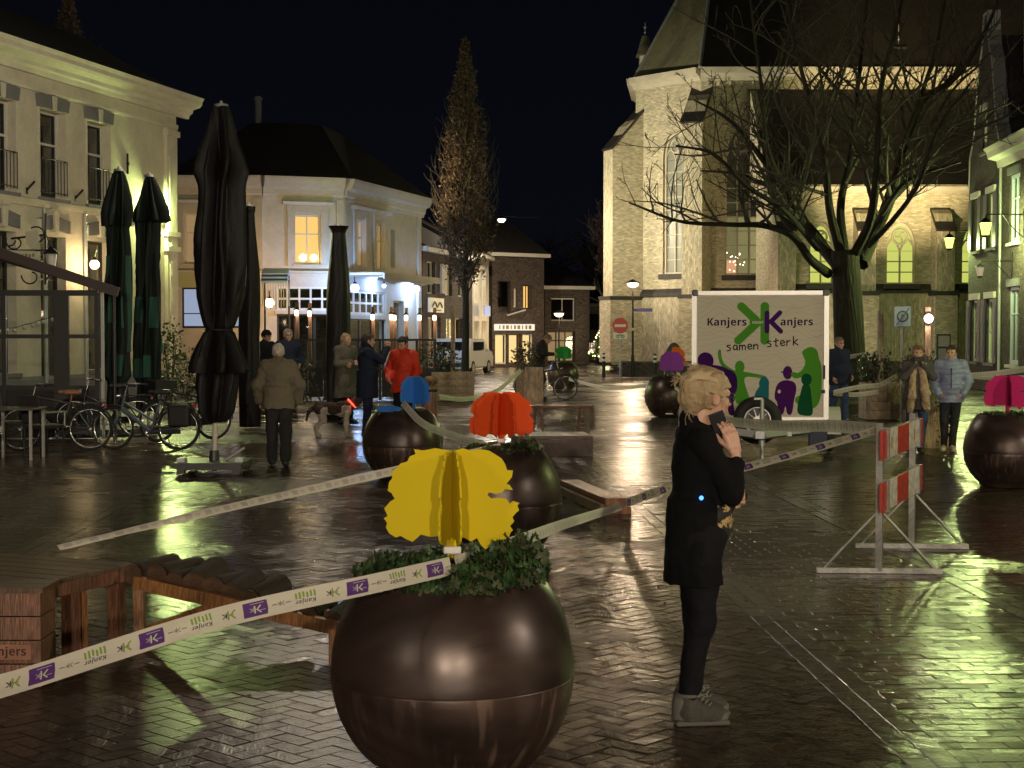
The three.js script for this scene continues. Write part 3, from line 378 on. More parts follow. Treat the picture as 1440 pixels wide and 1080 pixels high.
// ---------------------------------------------------------------- brick houses on the other side of the square
function rightX(z) { return 14.9 + 0.083 * (z - 47); }
{
  const o = thing('gabled_brick_house', 'narrow brick house with a tall curved gable and white window frames', 'building'), L = wallFrame(o, rightX(51.6), -51.6, rightX(47.05), -47.05);
  const out = [[0, 0], [L, 0], [L, 6.6], [L - 0.12, 7.6], [L - 0.7, 8.3], [L - 1.0, 9.4], [L - 1.35, 10.4], [L - 1.75, 10.9], [L / 2 + 0.35, 11.4], [L / 2 + 0.3, 12.0], [L / 2 - 0.3, 12.0], [L / 2 - 0.35, 11.4], [1.75, 10.9], [1.35, 10.4], [1.0, 9.4], [0.7, 8.3], [0.12, 7.6], [0, 6.6]];
  const s = poly(out), holes = [[0.6, 0.9, 1.7, 2.9], [2.8, 0.9, 3.9, 2.9], [0.7, 4.5, 1.6, 6.2], [2.9, 4.5, 3.8, 6.2], [1.95, 7.6, 2.6, 8.9]]; for (const h of holes) s.holes.push(rectPath(...h));
  mesh('gable_wall', extrude(s, 0.35, -0.35), M.brickDark, o); shell(o, L, 6.6, 8, M.brickDark);
  mesh('gable_coping', out.slice(2).map((p, i, a) => i ? bar(V(a[i - 1][0], a[i - 1][1], -0.17), V(p[0], p[1], -0.17), 0.05, 0.2, 4, true) : null), M.zinc, o);
  for (const [x0, y0, x1, y1] of holes) { win(o, x0, y0, x1, y1, { recess: 0.1, cols: 2, rows: 2, mat: M.whiteFrame, frame: 0.08, sill: M.grey }); mesh('lintel', box(x1 - x0 + 0.3, 0.2, 0.08, (x0 + x1) / 2, y1 + 0.12, 0.042), M.whiteFrame, o); }
  for (const [x0, y0, x1, y1] of holes.slice(0, 2)) for (const s2 of [-1, 1]) mesh('shutter', [box(0.5, y1 - y0, 0.05, (s2 < 0 ? x0 : x1) + s2 * 0.28, (y0 + y1) / 2, 0.06), box(0.36, (y1 - y0) * 0.8, 0.02, (s2 < 0 ? x0 : x1) + s2 * 0.28, (y0 + y1) / 2, 0.09)], std([0.03, 0.035, 0.07], 0.4), o);
  for (const [x0, y0, x1, y1] of holes.slice(2, 4)) for (const s2 of [-1, 1]) mesh('shutter', box(0.4, y1 - y0, 0.05, (s2 < 0 ? x0 : x1) + s2 * 0.23, (y0 + y1) / 2, 0.06), std([0.03, 0.035, 0.05], 0.4), o);
  mesh('roof', [extrude(poly([[0, 6.5], [L / 2, 11.3], [L, 6.5]]), 8, -8.4)], M.slate, o);
  const ch = at(1422, 18, 50); mesh('chimney', box(0.55, 3.4, 0.55, L - 1.0, 11.6, -1.2), M.brickPale, o);
}
{
  const o = thing('cornice_house', 'brick house with white cornice and tall blue-white window frames', 'building'), L = wallFrame(o, rightX(47), -47, rightX(16), -16), holes = [];
  for (let i = 0; i < 12; i++) { const x = 1.1 + i * 2.5; if (x + 1.3 < L) { holes.push([x, 0.9, x + 1.2, 3.2]); holes.push([x, 4.5, x + 1.2, 6.5]); } }
  mesh('wall', facadeGeo(L, 7.0, holes, 0.35), M.brickDark, o); shell(o, L, 7.0, 8, M.brickDark);
  mesh('cornice', profileRun([[0, 6.85], [0.12, 6.85], [0.16, 7.05], [0.42, 7.12], [0.46, 7.3], [0.56, 7.42], [0, 7.46]], L), M.whiteFrame, o);
  const fr = std([0.42, 0.47, 0.58], 0.5); for (const [x0, y0, x1, y1] of holes) { if (x0 > 14 && y0 > 1) { } win(o, x0, y0, x1, y1, { recess: 0.08, cols: 2, rows: 2, split: 0.65, mat: fr, frame: 0.10, sill: M.whiteFrame }); mesh('lintel', box(1.5, 0.22, 0.06, (x0 + x1) / 2, y1 + 0.12, 0.032), M.grey, o); }
  mesh('roof', box(L, 0.2, 8, L / 2, 7.5, -4), M.slate, o);
  mesh('downpipe', cyl(0.05, 0.05, 6.8, 0.25, 3.45, 0.08, 8), M.zinc, o);
}
// ---------------------------------------------------------------- church: polygonal choir, aisle, steep roof
{
  const C = thing('church', 'pale brick church with steep slate roof, buttresses and tall pointed windows', 'church');
  const v0 = [6.0, 75], v1 = [8.8, 72], v2 = [12.42, 72], vb = [6.6, 80], TOP = 13.75, Y0 = 0.4;
  const leadGlass = phys([0.24, 0.25, 0.21], 0.3, { bumpMap: plasterBump, bumpScale: 0.004 }), shadedGlass = phys([0.10, 0.10, 0.08], 0.25), litGlass = glow([0.72, 0.78, 0.16], 0.72), stone = plaster([0.55, 0.50, 0.40]), roofMat = std([0.030, 0.024, 0.019], 0.62, { map: grime, bumpMap: woodBump, bumpScale: 0.01 }), moss = std([0.20, 0.19, 0.11], 0.75, { map: grime, bumpMap: plasterBump, bumpScale: 0.02 });  // upper panes of the front window: darker glass copy, shade put into its colour
  function face(p0, p1, top, y0, holes, mat = M.brickPale) { const g = part('wall_bay', C), L = wallFrame(g, p0[0], -p0[1], p1[0], -p1[1]); mesh('wall', facadeGeo(L, top, holes, 0.55, y0), mat, g); return { g, L }; }
  function gothic(g, x0, x1, y0, spring, top, cols, rows, glass, tracery = true, recess = 0.2) {
    const w = part('pointed_window', g, [0, 0, -recess]), W = x1 - x0, bars = [], b = 0.07;
    const jamb = poly(archPts(x0, x1, y0, spring, top)); jamb.holes.push(pathOf(archPts(x0 + 0.1, x1 - 0.1, y0 + 0.08, spring, top - 0.14))); bars.push(extrude(jamb, 0.14, -0.07));
    for (let i = 1; i < cols; i++) { const x = lerp(x0, x1, i / cols); bars.push(box(b, spring - y0 + 0.1, 0.12, x, (spring + y0) / 2, 0)); }
    mesh('mullion', bars, stone, w);
    const lead = [];
    for (let j = 1; j < rows; j++) lead.push(box(W - 0.2, 0.05, 0.05, (x0 + x1) / 2, lerp(y0 + 0.08, spring, j / rows), 0.0));
    mesh('glazing_bar', lead, stone, w);
    for (let i = 0; i < cols; i++) for (let j = 0; j < rows; j++) { const a = lerp(x0 + 0.1, x1 - 0.1, i / cols) + (i ? b / 2 - 0.01 : 0), c = lerp(x0 + 0.1, x1 - 0.1, (i + 1) / cols) - (i < cols - 1 ? b / 2 - 0.01 : 0), y = lerp(y0 + 0.08, spring, j / rows), yy = lerp(y0 + 0.08, spring, (j + 1) / rows); mesh('pane', box(c - a, yy - y - 0.03, 0.012, (a + c) / 2, (y + yy) / 2, -0.03), typeof glass === 'function' ? glass(i, j) : glass, w); }
    const head = poly(archPts(x0 + 0.1, x1 - 0.1, spring, spring + 0.01, top - 0.14)); mesh('pane', extrude(head, 0.012, -0.04), typeof glass === 'function' ? glass(0, rows) : glass, w);
    if (tracery) { const cx = (x0 + x1) / 2, r = W * 0.24, ty = lerp(spring, top, 0.50), t = [place(new THREE.TorusGeometry(r, 0.05, 6, 20), cx, ty, 0)]; for (let k = 0; k < cols; k++) { const a = lerp(x0, x1, k / cols), c = lerp(x0, x1, (k + 1) / cols), pts = []; for (let i = 0; i <= 10; i++) { const q = i / 10; pts.push(V(lerp(a, c, q), spring + Math.sin(q * Math.PI) * (c - a) * 0.75, 0)); } t.push(tube(pts, 0.045, 14, 5)); } for (let k = 0; k < 3; k++) { const a = k * 2.094 + 0.5; t.push(tube([V(cx, ty, 0), V(cx + Math.cos(a + 0.6) * r * 0.6, ty + Math.sin(a + 0.6) * r * 0.6, 0), V(cx + Math.cos(a) * r, ty + Math.sin(a) * r, 0)], 0.04, 8, 5)); } mesh('tracery', t, stone, w); }
    mesh('sill', box(W + 0.3, 0.24, recess + 0.22, (x0 + x1) / 2, y0 - 0.13, recess / 2 + 0.05), M.slate, w);
  }
  const eave = [[0, 13.55], [0.12, 13.55], [0.18, 13.72], [0.42, 13.85], [0.46, 14.12], [0, 14.15]], course = [[0.002, 3.55], [0.16, 3.55], [0.16, 3.7], [0.02, 3.92], [0.002, 3.92]];
  const left = face(v0, v1, TOP, Y0, [archPts(1.77, 3.07, 4.63, 10.05, 11.34)]); gothic(left.g, 1.77, 3.07, 4.63, 10.05, 11.34, 2, 9, leadGlass);
  const front = face(v1, v2, TOP, Y0, [archPts(1.14, 2.90, 4.52, 9.9, 11.5)]); gothic(front.g, 1.14, 2.90, 4.52, 9.9, 11.5, 3, 8, (i, j) => (j === 0 && i === 0 ? glow([1, 0.5, 0.25], 0.6) : j < 4 ? glow([0.66, 0.6, 0.24], 0.20 + 0.07 * i) : shadedGlass));
  const r = rng(4), bulbs = []; for (let i = 0; i < 16; i++) bulbs.push(ball(0.035, 1.2 + r() * 0.9, 4.7 + r() * 0.9, -0.24, 5, 4)); mesh('fairy_light_bulbs', bulbs, glow([1, 0.75, 0.5], 6), front.g);
  const back = face(vb, v0, TOP, Y0, []); const nave = face(v2, [26, 72], TOP, Y0, [[]].slice(1));
  for (const f of [left, front, back, nave]) { mesh('eaves_moulding', profileRun(eave, f.L + 0.1, -0.05), stone, f.g); if (f !== nave) { mesh('string_course', profileRun(course, f.L), M.slate, f.g); mesh('plinth', profileRun([[0.002, Y0], [0.14, Y0], [0.14, 3.5], [0.002, 3.56]], f.L), M.brickPale, f.g); } }
  mesh('corbel', Array.from({ length: 26 }, (_, i) => box(0.10, 0.2, 0.12, 0.4 + i * 0.52, 13.42, 0.063)), stone, nave.g);
  mesh('corbel', Array.from({ length: 7 }, (_, i) => box(0.10, 0.2, 0.12, 0.3 + i * 0.52, 13.42, 0.063)), stone, front.g);
  // buttresses
  function buttress(x, z, yaw, w, d, h1, h2, name = 'buttress') {
    const g = part(name, C, [x, 0, -z], yaw);
    const prof = (o, a, b, c) => { const e = extrude(poly([[-0.3, Y0], [o, Y0], [o, a], [o * 0.45, b], [o * 0.45, b], [-0.3, c]]), w); e.applyMatrix4(new THREE.Matrix4().makeBasis(V(0, 0, 1), V(0, 1, 0), V(-1, 0, 0))); e.translate(w / 2, 0, 0); return e; };
    mesh('pier', [prof(d, h1, h1 + d * 0.8, h2)], M.brickPale, g); mesh('pier_foot', box(w + 0.2, 3.0, d + 0.35, 0, 1.9, d / 2 - 0.02), M.brickPale, g);
    const capTop = bar(V(0, h1 + 0.04, d + 0.06), V(0, h2 + 0.05, -0.25), w / 2 + 0.05, 0.05, 4, true); mesh('pier_cap', capTop, M.slate, g);
    mesh('string_course', box(w + 0.28, 0.18, d + 0.42, 0, 3.5, d / 2 - 0.02), M.slate, g);
  }
  buttress(v0[0], v0[1], -1.16, 0.95, 1.5, 10.6, 12.6); buttress(v1[0], v1[1], -0.40, 0.95, 1.45, 11.4, 13.2); buttress(v2[0] - 0.1, v2[1], 0, 0.5, 0.5, 11, 12);
  // aisle
  const AZ = 66, ax0 = 11.3, ax1 = 24;
  const W1 = [PX(1245, AZ) - ax0, PX(1288, AZ) - ax0], W2 = [PX(1137, AZ) - ax0, PX(1173, AZ) - ax0], W3 = [PX(1351, AZ) - ax0, PX(1392, AZ) - ax0], ah = [W1, W2, W3].map(([a, b]) => archPts(a, b, 3.9, 5.35, 6.55));
  const aisle = face([ax0, AZ], [ax1, AZ], 7.9, Y0, ah); for (const [a, b] of [W1, W2, W3]) gothic(aisle.g, a, b, 3.9, 5.35, 6.55, 2, 3, litGlass, true, 0.3);
  const end = face([ax0, 71.4], [ax0, AZ], 7.9, Y0, []); mesh('string_course', [profileRun(course, aisle.L)], M.slate, aisle.g); mesh('plinth', profileRun([[0.002, Y0], [0.14, Y0], [0.14, 3.5], [0.002, 3.56]], aisle.L), M.brickPale, aisle.g);
  mesh('gutter', profileRun([[0, 7.8], [0.2, 7.84], [0.34, 7.9], [0.34, 8.12], [0, 8.14]], aisle.L + 0.3, -0.15), stone, aisle.g);
  mesh('gable_end', (() => { const e = extrude(poly([[0, 7.9], [5.4, 7.9], [0, 13.0]]), 0.3); return e; })(), M.brickPale, end.g);
  for (const x of [PX(1100, AZ), PX(1211, AZ), PX(1320, AZ)]) buttress(x, AZ, 0, 0.75, 1.0, 6.1, 7.3);
  mesh('aisle_roof', (() => { const g = new THREE.BufferGeometry(), z0 = -AZ + 0.4, z1 = -72, a = [ax0 - 0.3, 8.05, z0], b = [ax1, 8.05, z0], c = [ax1, 13.15, z1], d = [ax0 - 0.3, 13.15, z1]; g.setAttribute('position', new THREE.Float32BufferAttribute([...a, ...b, ...c, ...a, ...c, ...d], 3)); g.setAttribute('uv', new THREE.Float32BufferAttribute([0, 0, 4, 0, 4, 3, 0, 0, 4, 3, 0, 3], 2)); g.computeVertexNormals(); return g; })(), roofMat, C);
  // main roof
  const apex = [10.2, 22, -77], rEnd = [27, 22, -77], e = (p, o = 0.35) => { const cx = 10.5, cz = -78, x = p[0], z = -p[1], l = Math.hypot(x - cx, z - cz); return [x + (x - cx) / l * o, 14.12, z + (z - cz) / l * o]; };
  const E0 = e(v0, 0.12), E1 = [v1[0] - 0.1, 14.12, -71.65], EB = e(vb), E2 = [27, 14.12, -71.65]; const tri = (...v) => { const g = new THREE.BufferGeometry(), n = v.length; const p = []; for (let i = 1; i + 1 < n; i++) p.push(...v[0], ...v[i], ...v[i + 1]); g.setAttribute('position', new THREE.Float32BufferAttribute(p, 3)); const uv = []; for (let i = 0; i < p.length; i += 3) uv.push(p[i] * 0.12 + p[i + 2] * 0.1, p[i + 1] * 0.12); g.setAttribute('uv', new THREE.Float32BufferAttribute(uv, 2)); g.computeVertexNormals(); return g; };
  mesh('roof_hip', tri(E0, E1, apex), moss, C); mesh('roof_hip', tri(EB, E0, apex), moss, C); mesh('roof_slope', tri(E1, E2, rEnd, apex), roofMat, C);
  mesh('hip_ridge', [bar(V(...E0), V(...apex), 0.09, 0.09, 6), bar(V(...E1), V(...apex), 0.10, 0.10, 6)], M.zinc, C);
  // little turret and louvred dormer with finials
  const tp = at(907, 102, 77.5); const tu = part('turret', C, [tp.x, tp.y, tp.z]); mesh('turret_body', box(0.55, 1.2, 0.55, 0, 0.3, 0), M.whiteFrame, tu); mesh('turret_roof', [cyl(0.62, 0.22, 1.0, 0, 1.3, 0, 4, 0, Math.PI / 4), cyl(0.62, 0.62, 0.06, 0, 0.82, 0, 4, 0, Math.PI / 4)], moss, tu); mesh('finial', [cyl(0.04, 0.02, 0.8, 0, 2.1, 0, 6), ball(0.08, 0, 2.25, 0, 8, 6), ball(0.06, 0, 2.0, 0, 8, 6)], M.zinc, tu);
  const dp = at(1264, 100, 72.4), dm = part('dormer', C, [dp.x, dp.y, dp.z]); mesh('dormer_frame', [box(0.5, 1.15, 0.5, 0, 0.45, -0.3), box(0.62, 0.1, 0.7, 0, 1.06, -0.22)], M.slate, dm); for (let i = 0; i < 6; i++) for (const s of [-1, 1]) mesh('louvre_slat', box(0.24, 0.05, 0.06, s * 0.12, 0.04 + i * 0.17, 0.0, 0.3, 0, s * -0.6), M.whiteFrame, dm); mesh('finial', [cyl(0.03, 0.015, 1.2, 0, 1.7, -0.1, 6), ball(0.06, 0, 1.5, -0.1, 8, 6)], M.zinc, dm);
  mesh('downpipe', [cyl(0.06, 0.06, 9.5, 12.3, 9, -71.85, 8)], M.zinc, C);
  for (const w of C.children.filter((c) => c.name === 'wall_bay')) { w.updateMatrixWorld(true); for (const c of [...w.children]) C.attach(c); C.remove(w); }
}
// churchyard: raised lawn behind a low wall
{
  const grassMap = dataTex(256, 256, (u, v) => { const n = fbm(u, v, 30, 51, 4); return [0.20 + n * 0.2, 0.27 + n * 0.26, 0.12 + n * 0.12]; }); repeat(grassMap, 4);
  const lawn = solo('churchyard_lawn', 'raised lawn in front of the church', null, (() => { const g = new THREE.PlaneGeometry(23, 16, 24, 16); g.rotateX(-Math.PI / 2); const p = g.attributes.position; for (let i = 0; i < p.count; i++) p.setY(i, 0.08 * noise(p.getX(i) * 0.3, p.getZ(i) * 0.3, 1)); const uv = g.attributes.uv; for (let i = 0; i < uv.count; i++) uv.setXY(i, uv.getX(i) * 24, uv.getY(i) * 16); g.computeVertexNormals(); return g; })(), std([0.55, 0.6, 0.5], 0.9, { map: grassMap, bumpMap: grassMap, bumpScale: 0.05 }), null, 'structure'); lawn.position.set(16.1, 0.42, -72.4);
  const w = solo('churchyard_wall', 'low dark retaining wall of the churchyard', 'wall', [box(23, 0.75, 0.3, 16.1, 0.2, -64.5), box(23.1, 0.08, 0.42, 16.1, 0.61, -64.5)], M.brickDark);
  const n = thing('arched_memorial', 'small dark pointed-arch memorial at the churchyard edge', 'monument', at(947, 524, 58).setY(0)); mesh('stone', extrude(poly(archPts(-0.32, 0.32, 0, 0.75, 1.45)), 0.3, -0.15, 0.02), std([0.05, 0.045, 0.04], 0.7), n); mesh('niche', extrude(poly(archPts(-0.18, 0.18, 0.75, 0.85, 1.25)), 0.02, 0.172), std([0.16, 0.13, 0.10], 0.7), n);
}
// ---------------------------------------------------------------- lamps: every one a fitting with its own light
function bulbLight(parent, color, cd, pos, radius = 4) { const l = new THREE.PointLight(lin(...color), cd); l.position.set(...pos); l.castShadow = true; l.shadow.radius = radius; l.name = 'lamp_light'; parent.add(l); return l; }
const LIME = [0.80, 1.0, 0.34], PINK = [1.0, 0.84, 0.64], COLD = [0.34, 0.54, 1.0], AMBER = [1.0, 0.58, 0.24];
function lantern(parent, color, cd, k = 9, s = 1) { // hexagonal street lantern, origin at its middle
  mesh('lantern_glass', cyl(0.10 * s, 0.17 * s, 0.34 * s, 0, 0, 0, 6), color === LIME ? glow([0.85, 0.95, 0.16], 2.2) : glow(color, k), parent);
  mesh('lantern_cap', [cyl(0.21 * s, 0.05 * s, 0.14 * s, 0, 0.245 * s, 0, 6), cyl(0.03 * s, 0.02 * s, 0.1 * s, 0, 0.36 * s, 0, 6), cyl(0.08 * s, 0.11 * s, 0.06 * s, 0, -0.205 * s, 0, 6)], M.iron, parent);
  bulbLight(parent, color, cd, [0, 0, 0], 5 * s);
}
function wallLantern(p, wallDir, reach, label, color, cd, k, s = 1) { // p: lantern middle; wallDir: towards the wall
  const t = thing('wall_lantern', label, 'street lamp', p, 0, 'lanterns on wall brackets'); lantern(t, color, cd, k, s);
  const e = wallDir.clone().multiplyScalar(reach); mesh('bracket', [bar(V(0, 0.42 * s, 0), V(e.x, 0.42 * s, e.z), 0.02, 0.02, 6), tube([V(e.x, -0.25, e.z), V(e.x * 0.7, 0.05, e.z * 0.7), V(e.x * 0.45, 0.40 * s, e.z * 0.45)], 0.015, 12, 5), bar(V(e.x, -0.4, e.z), V(e.x, 0.6, e.z), 0.025, 0.025, 6)], M.iron, t); return t;
}
wallLantern(at(1386, 322, 44), V(1, 0, -0.08), rightX(44) - at(1386, 322, 44).x - 0.02, 'bright yellow-green lantern on a bracket from the cornice house', LIME, 68, 12);
{ // lantern on a post before the gabled house
  const p = at(1335, 342, 53), t = thing('post_lantern', 'bright yellow-green lantern hung from a tall thin post', 'street lamp', [p.x + 0.75, 0, p.z]); const g = part('lantern', t, [-0.75, p.y, 0]); lantern(g, LIME, 40, 12);
  mesh('post', [cyl(0.05, 0.035, p.y + 0.5, 0, (p.y + 0.5) / 2, 0, 8), bar(V(0, p.y + 0.42, 0), V(-0.75, p.y + 0.42, 0), 0.02, 0.02, 6), cyl(0.1, 0.06, 0.6, 0, 0.3, 0, 8)], M.iron, t);
}
{ const p = at(224, 298, 42.6), n = V(-0.968, 0, -0.25); wallLantern(p, n, 0.85, 'yellow-green lantern at the corner pilaster behind the folded parasols', LIME, 70, 12); }
// lanterns on the cornice house and the cream building beyond the frame's edges
wallLantern(V(rightX(20) - 0.8, 4.6, -20), V(1, 0, 0), 0.78, 'yellow-green lantern on the cornice house, at its end away from the church', LIME, 45, 10);
wallLantern(at(1378, 382, 45.5), V(1, 0, 0), rightX(45.5) - at(1378, 382, 45.5).x - 0.03, 'small dark lantern with a faint glow beside the shutters', [1, 0.8, 0.5], 1.2, 0.3, 0.75);
function dishLamp(px, py, d, label, cd, color, basePx, k = 7) { // mushroom lamp on a straight post
  const p = at(px, py, d), t = thing('street_lamp', label, 'street lamp', [p.x, 0, p.z], 0, 'mushroom street lamps');
  mesh('post', [cyl(0.055, 0.035, p.y - 0.1, 0, (p.y - 0.1) / 2, 0, 10), cyl(0.09, 0.07, 0.9, 0, 0.45, 0, 10)], M.iron, t);
  mesh('lamp_bowl', [lathe([[0.0, -0.13], [0.10, -0.12], [0.20, -0.06], [0.24, 0.03], [0.22, 0.05]], 20)], glow(color, k), t, [0, p.y, 0]); mesh('lamp_hat', lathe([[0.0, 0.22], [0.06, 0.2], [0.16, 0.14], [0.34, 0.07], [0.35, 0.05], [0.0, 0.055]], 20), M.iron, t, [0, p.y, 0]); bulbLight(t, color, cd, [0, p.y - 0.04, 0], 7); return t;
}
{ const t = dishLamp(890, 400, 64, 'street lamp before the choir with a purple street name plate', 85, [1.0, 0.72, 0.46]); const n = at(905, 436, 64); mesh('name_plate', [box(0.72, 0.14, 0.02, n.x - t.position.x, n.y, 0.02), box(0.1, 0.1, 0.06, 0.08, n.y, 0)], std([0.10, 0.10, 0.32], 0.5), t); mesh('post_sticker', box(0.09, 0.1, 0.09, 0, at(890, 463, 64).y, 0), M.whiteFrame, t); }
dishLamp(786, 442, 78, 'street lamp at the mouth of the side street', 60, [1.0, 0.70, 0.42]);
{ const p = at(705, 309, 74), t = thing('hanging_lamp', 'bright lamp hung on a wire over the side street', 'street lamp', p); mesh('lamp_bowl', lathe([[0, -0.13], [0.12, -0.11], [0.21, 0], [0.18, 0.03]], 16), glow([1, 0.86, 0.66], 9), t); mesh('lamp_hat', lathe([[0, 0.2], [0.1, 0.17], [0.26, 0.03], [0, 0.04]], 16), M.iron, t); bulbLight(t, [1, 0.82, 0.6], 120, [0, -0.03, 0], 6); mesh('span_wire', [tube([V(-4.2, 1.0, 0.5), V(0, 0.2, 0), V(3.2, 0.9, -9)], 0.012, 20, 4)], M.iron, t); }
// lamps of the square behind the camera: they light the flower, the planters and the trailer
for (const [x, z, y, cd, label] of [[-12, 7, 5.0, 110, 'mushroom street lamp on the square, on the side of the plank bench'], [-2.5, 20, 5.2, 760, 'mushroom street lamp on the square, straight across from the choir'], [5, 21, 5.2, 760, 'mushroom street lamp on the square, across from the cornice house'], [14, -3, 6.0, 230, 'mushroom street lamp on the square, at the end of the brick houses']]) {
  const t = thing('street_lamp', label, 'street lamp', [x, 0, z], 0, 'mushroom street lamps'); mesh('post', [cyl(0.055, 0.035, y - 0.1, 0, (y - 0.1) / 2, 0, 10), cyl(0.09, 0.07, 0.9, 0, 0.45, 0, 10)], M.iron, t);
  mesh('lamp_bowl', lathe([[0.0, -0.13], [0.10, -0.12], [0.20, -0.06], [0.24, 0.03], [0.22, 0.05]], 20), glow(PINK, 7), t, [0, y, 0]); mesh('lamp_hat', lathe([[0.0, 0.22], [0.06, 0.2], [0.16, 0.14], [0.34, 0.07], [0.35, 0.05], [0.0, 0.055]], 20), M.iron, t, [0, y, 0]); bulbLight(t, PINK, cd, [0, y - 0.04, 0], 7);
}
for (const [x, y, z, cd, label] of [[-3.5, 8.6, -29, 70, 'added unseen lamp on a span wire high over the terraces']]) { // unseen lamp added above the frame to light the facades; fitting as in the side street
  const t = thing('hanging_lamp', label, 'street lamp', [x, y, z]); mesh('lamp_bowl', lathe([[0, -0.13], [0.12, -0.11], [0.21, 0], [0.18, 0.03]], 16), glow(PINK, 9), t); mesh('lamp_hat', lathe([[0, 0.2], [0.1, 0.17], [0.26, 0.03], [0, 0.04]], 16), M.iron, t); bulbLight(t, PINK, cd, [0, -0.03, 0], 6); mesh('span_wire', tube([V(-13 - x, 1.2, -8), V(0, 0.2, 0), V(13 - x, 1.1, -6)], 0.012, 20, 4), M.iron, t);
}
// floodlights of the church
function flood(p, target, color, cd, angle, label) {
  const t = thing('floodlight', label, 'floodlight', p, 0, 'ground floodlights of the church'), dir = target.clone().sub(p).normalize(); const g = mesh('lamp_head', [box(0.34, 0.26, 0.14)], M.iron, t, [0, 0.35, 0]); g.lookAt(target); const gl = mesh('floodlight_glass', box(0.28, 0.2, 0.01, 0, 0, 0.078), glow(color, 3), t, [0, 0.35, 0]); gl.lookAt(target); mesh('stand', [box(0.3, 0.03, 0.2, 0, 0.02, 0), bar(V(-0.2, 0.03, 0), V(-0.2, 0.4, 0), 0.015), bar(V(0.2, 0.03, 0), V(0.2, 0.4, 0), 0.015)], M.iron, t);
  const l = new THREE.SpotLight(lin(...color), cd, 0, angle, 0.7); l.position.set(dir.x * 0.2, 0.35 + dir.y * 0.2, dir.z * 0.2); l.castShadow = true; l.shadow.radius = 6; l.target.position.copy(target.clone().sub(p)); t.add(l); t.add(l.target); l.name = 'floodlight_beam';
}
const FLOODC = [1.0, 0.90, 0.62];
flood(V(-2.75, 5.4, -66.2), V(8, 8.8, -73), FLOODC, 700, 0.62, 'floodlight on the street house aimed at the choir');
flood(V(11.5, 0.45, -62.8), V(17.5, 5, -67), [1.0, 0.82, 0.55], 32, 0.9, 'floodlight before the aisle windows');
flood(V(12, 0.0, -52.0), V(18.4, 13.5, -72), [1.0, 0.8, 0.42], 2300, 0.27, 'floodlight aimed at the upper wall of the nave');
flood(V(-6.0, 4.15, -54.3), V(-1.9, 7.6, -56.2), [1.0, 0.68, 0.30], 170, 0.36, 'warm spotlight on the canopy corner aimed at the narrow tree');
// cold lamps of the white corner house
function globe(p, label, color, cd, k, r = 0.12) { const t = thing('globe_lamp', label, 'lamp', p); mesh('lamp_globe', ball(r, 0, 0, 0, 14, 10), glow(color, k), t); mesh('lamp_arm', [cyl(r * 0.5, r * 0.4, 0.08, 0, r + 0.02, 0, 8), bar(V(0, r + 0.05, 0), V(-0.05, r + 0.25, -0.35), 0.018)], M.iron, t); bulbLight(t, color, cd, [0, 0, 0], 5); }
globe(at(499, 405, 54.6), 'cold white lamp at the corner under the canopy', COLD, 20, 16, 0.15); globe(at(585, 406, 62.6), 'cold white lamp at the far end of the canopy', COLD, 15, 16, 0.15); globe(at(379, 426, 52), 'warm globe lamp among the hanging fringes', AMBER, 22, 14, 0.16);
globe(at(540, 402, 58.6), 'small cold lamp beneath the canopy over the shop front', COLD, 9, 8, 0.08);
globe(at(133, 372, 38.6), 'warm wall lamp between the folded parasols and the cream wall', [1, 0.7, 0.35], 5, 8, 0.12);
// ---------------------------------------------------------------- trees
function limb(pts, r0, r1, seg, sides) { // tapered branch along points
  const c = pts.length === 2 ? new THREE.LineCurve3(pts[0], pts[1]) : new THREE.CatmullRomCurve3(pts), n = seg, P = c.getPoints(n), pos = [], nor = [], uv = [], idx = []; let up = V(0.31, 0.2, 0.93);
  for (let i = 0; i <= n; i++) { const t = P[Math.min(n, i + 1)].clone().sub(P[Math.max(0, i - 1)]).normalize(); const a = up.clone().cross(t).normalize(), b = t.clone().cross(a); up = b.clone().cross(V(0, 0, 0)).add(b); const r = lerp(r0, r1, i / n); for (let k = 0; k <= sides; k++) { const q = k / sides * 6.2832, d = a.clone().multiplyScalar(Math.cos(q)).addScaledVector(b, Math.sin(q)); pos.push(P[i].x + d.x * r, P[i].y + d.y * r, P[i].z + d.z * r); nor.push(d.x, d.y, d.z); uv.push(k / sides * r * 6, i / n * 2); } }
  for (let i = 0; i < n; i++) for (let k = 0; k < sides; k++) { const a = i * (sides + 1) + k, b = a + sides + 1; idx.push(a, a + 1, b, b, a + 1, b + 1); }
  const g = new THREE.BufferGeometry(); g.setAttribute('position', new THREE.Float32BufferAttribute(pos, 3)); g.setAttribute('normal', new THREE.Float32BufferAttribute(nor, 3)); g.setAttribute('uv', new THREE.Float32BufferAttribute(uv, 2)); g.setIndex(idx); return g;
}
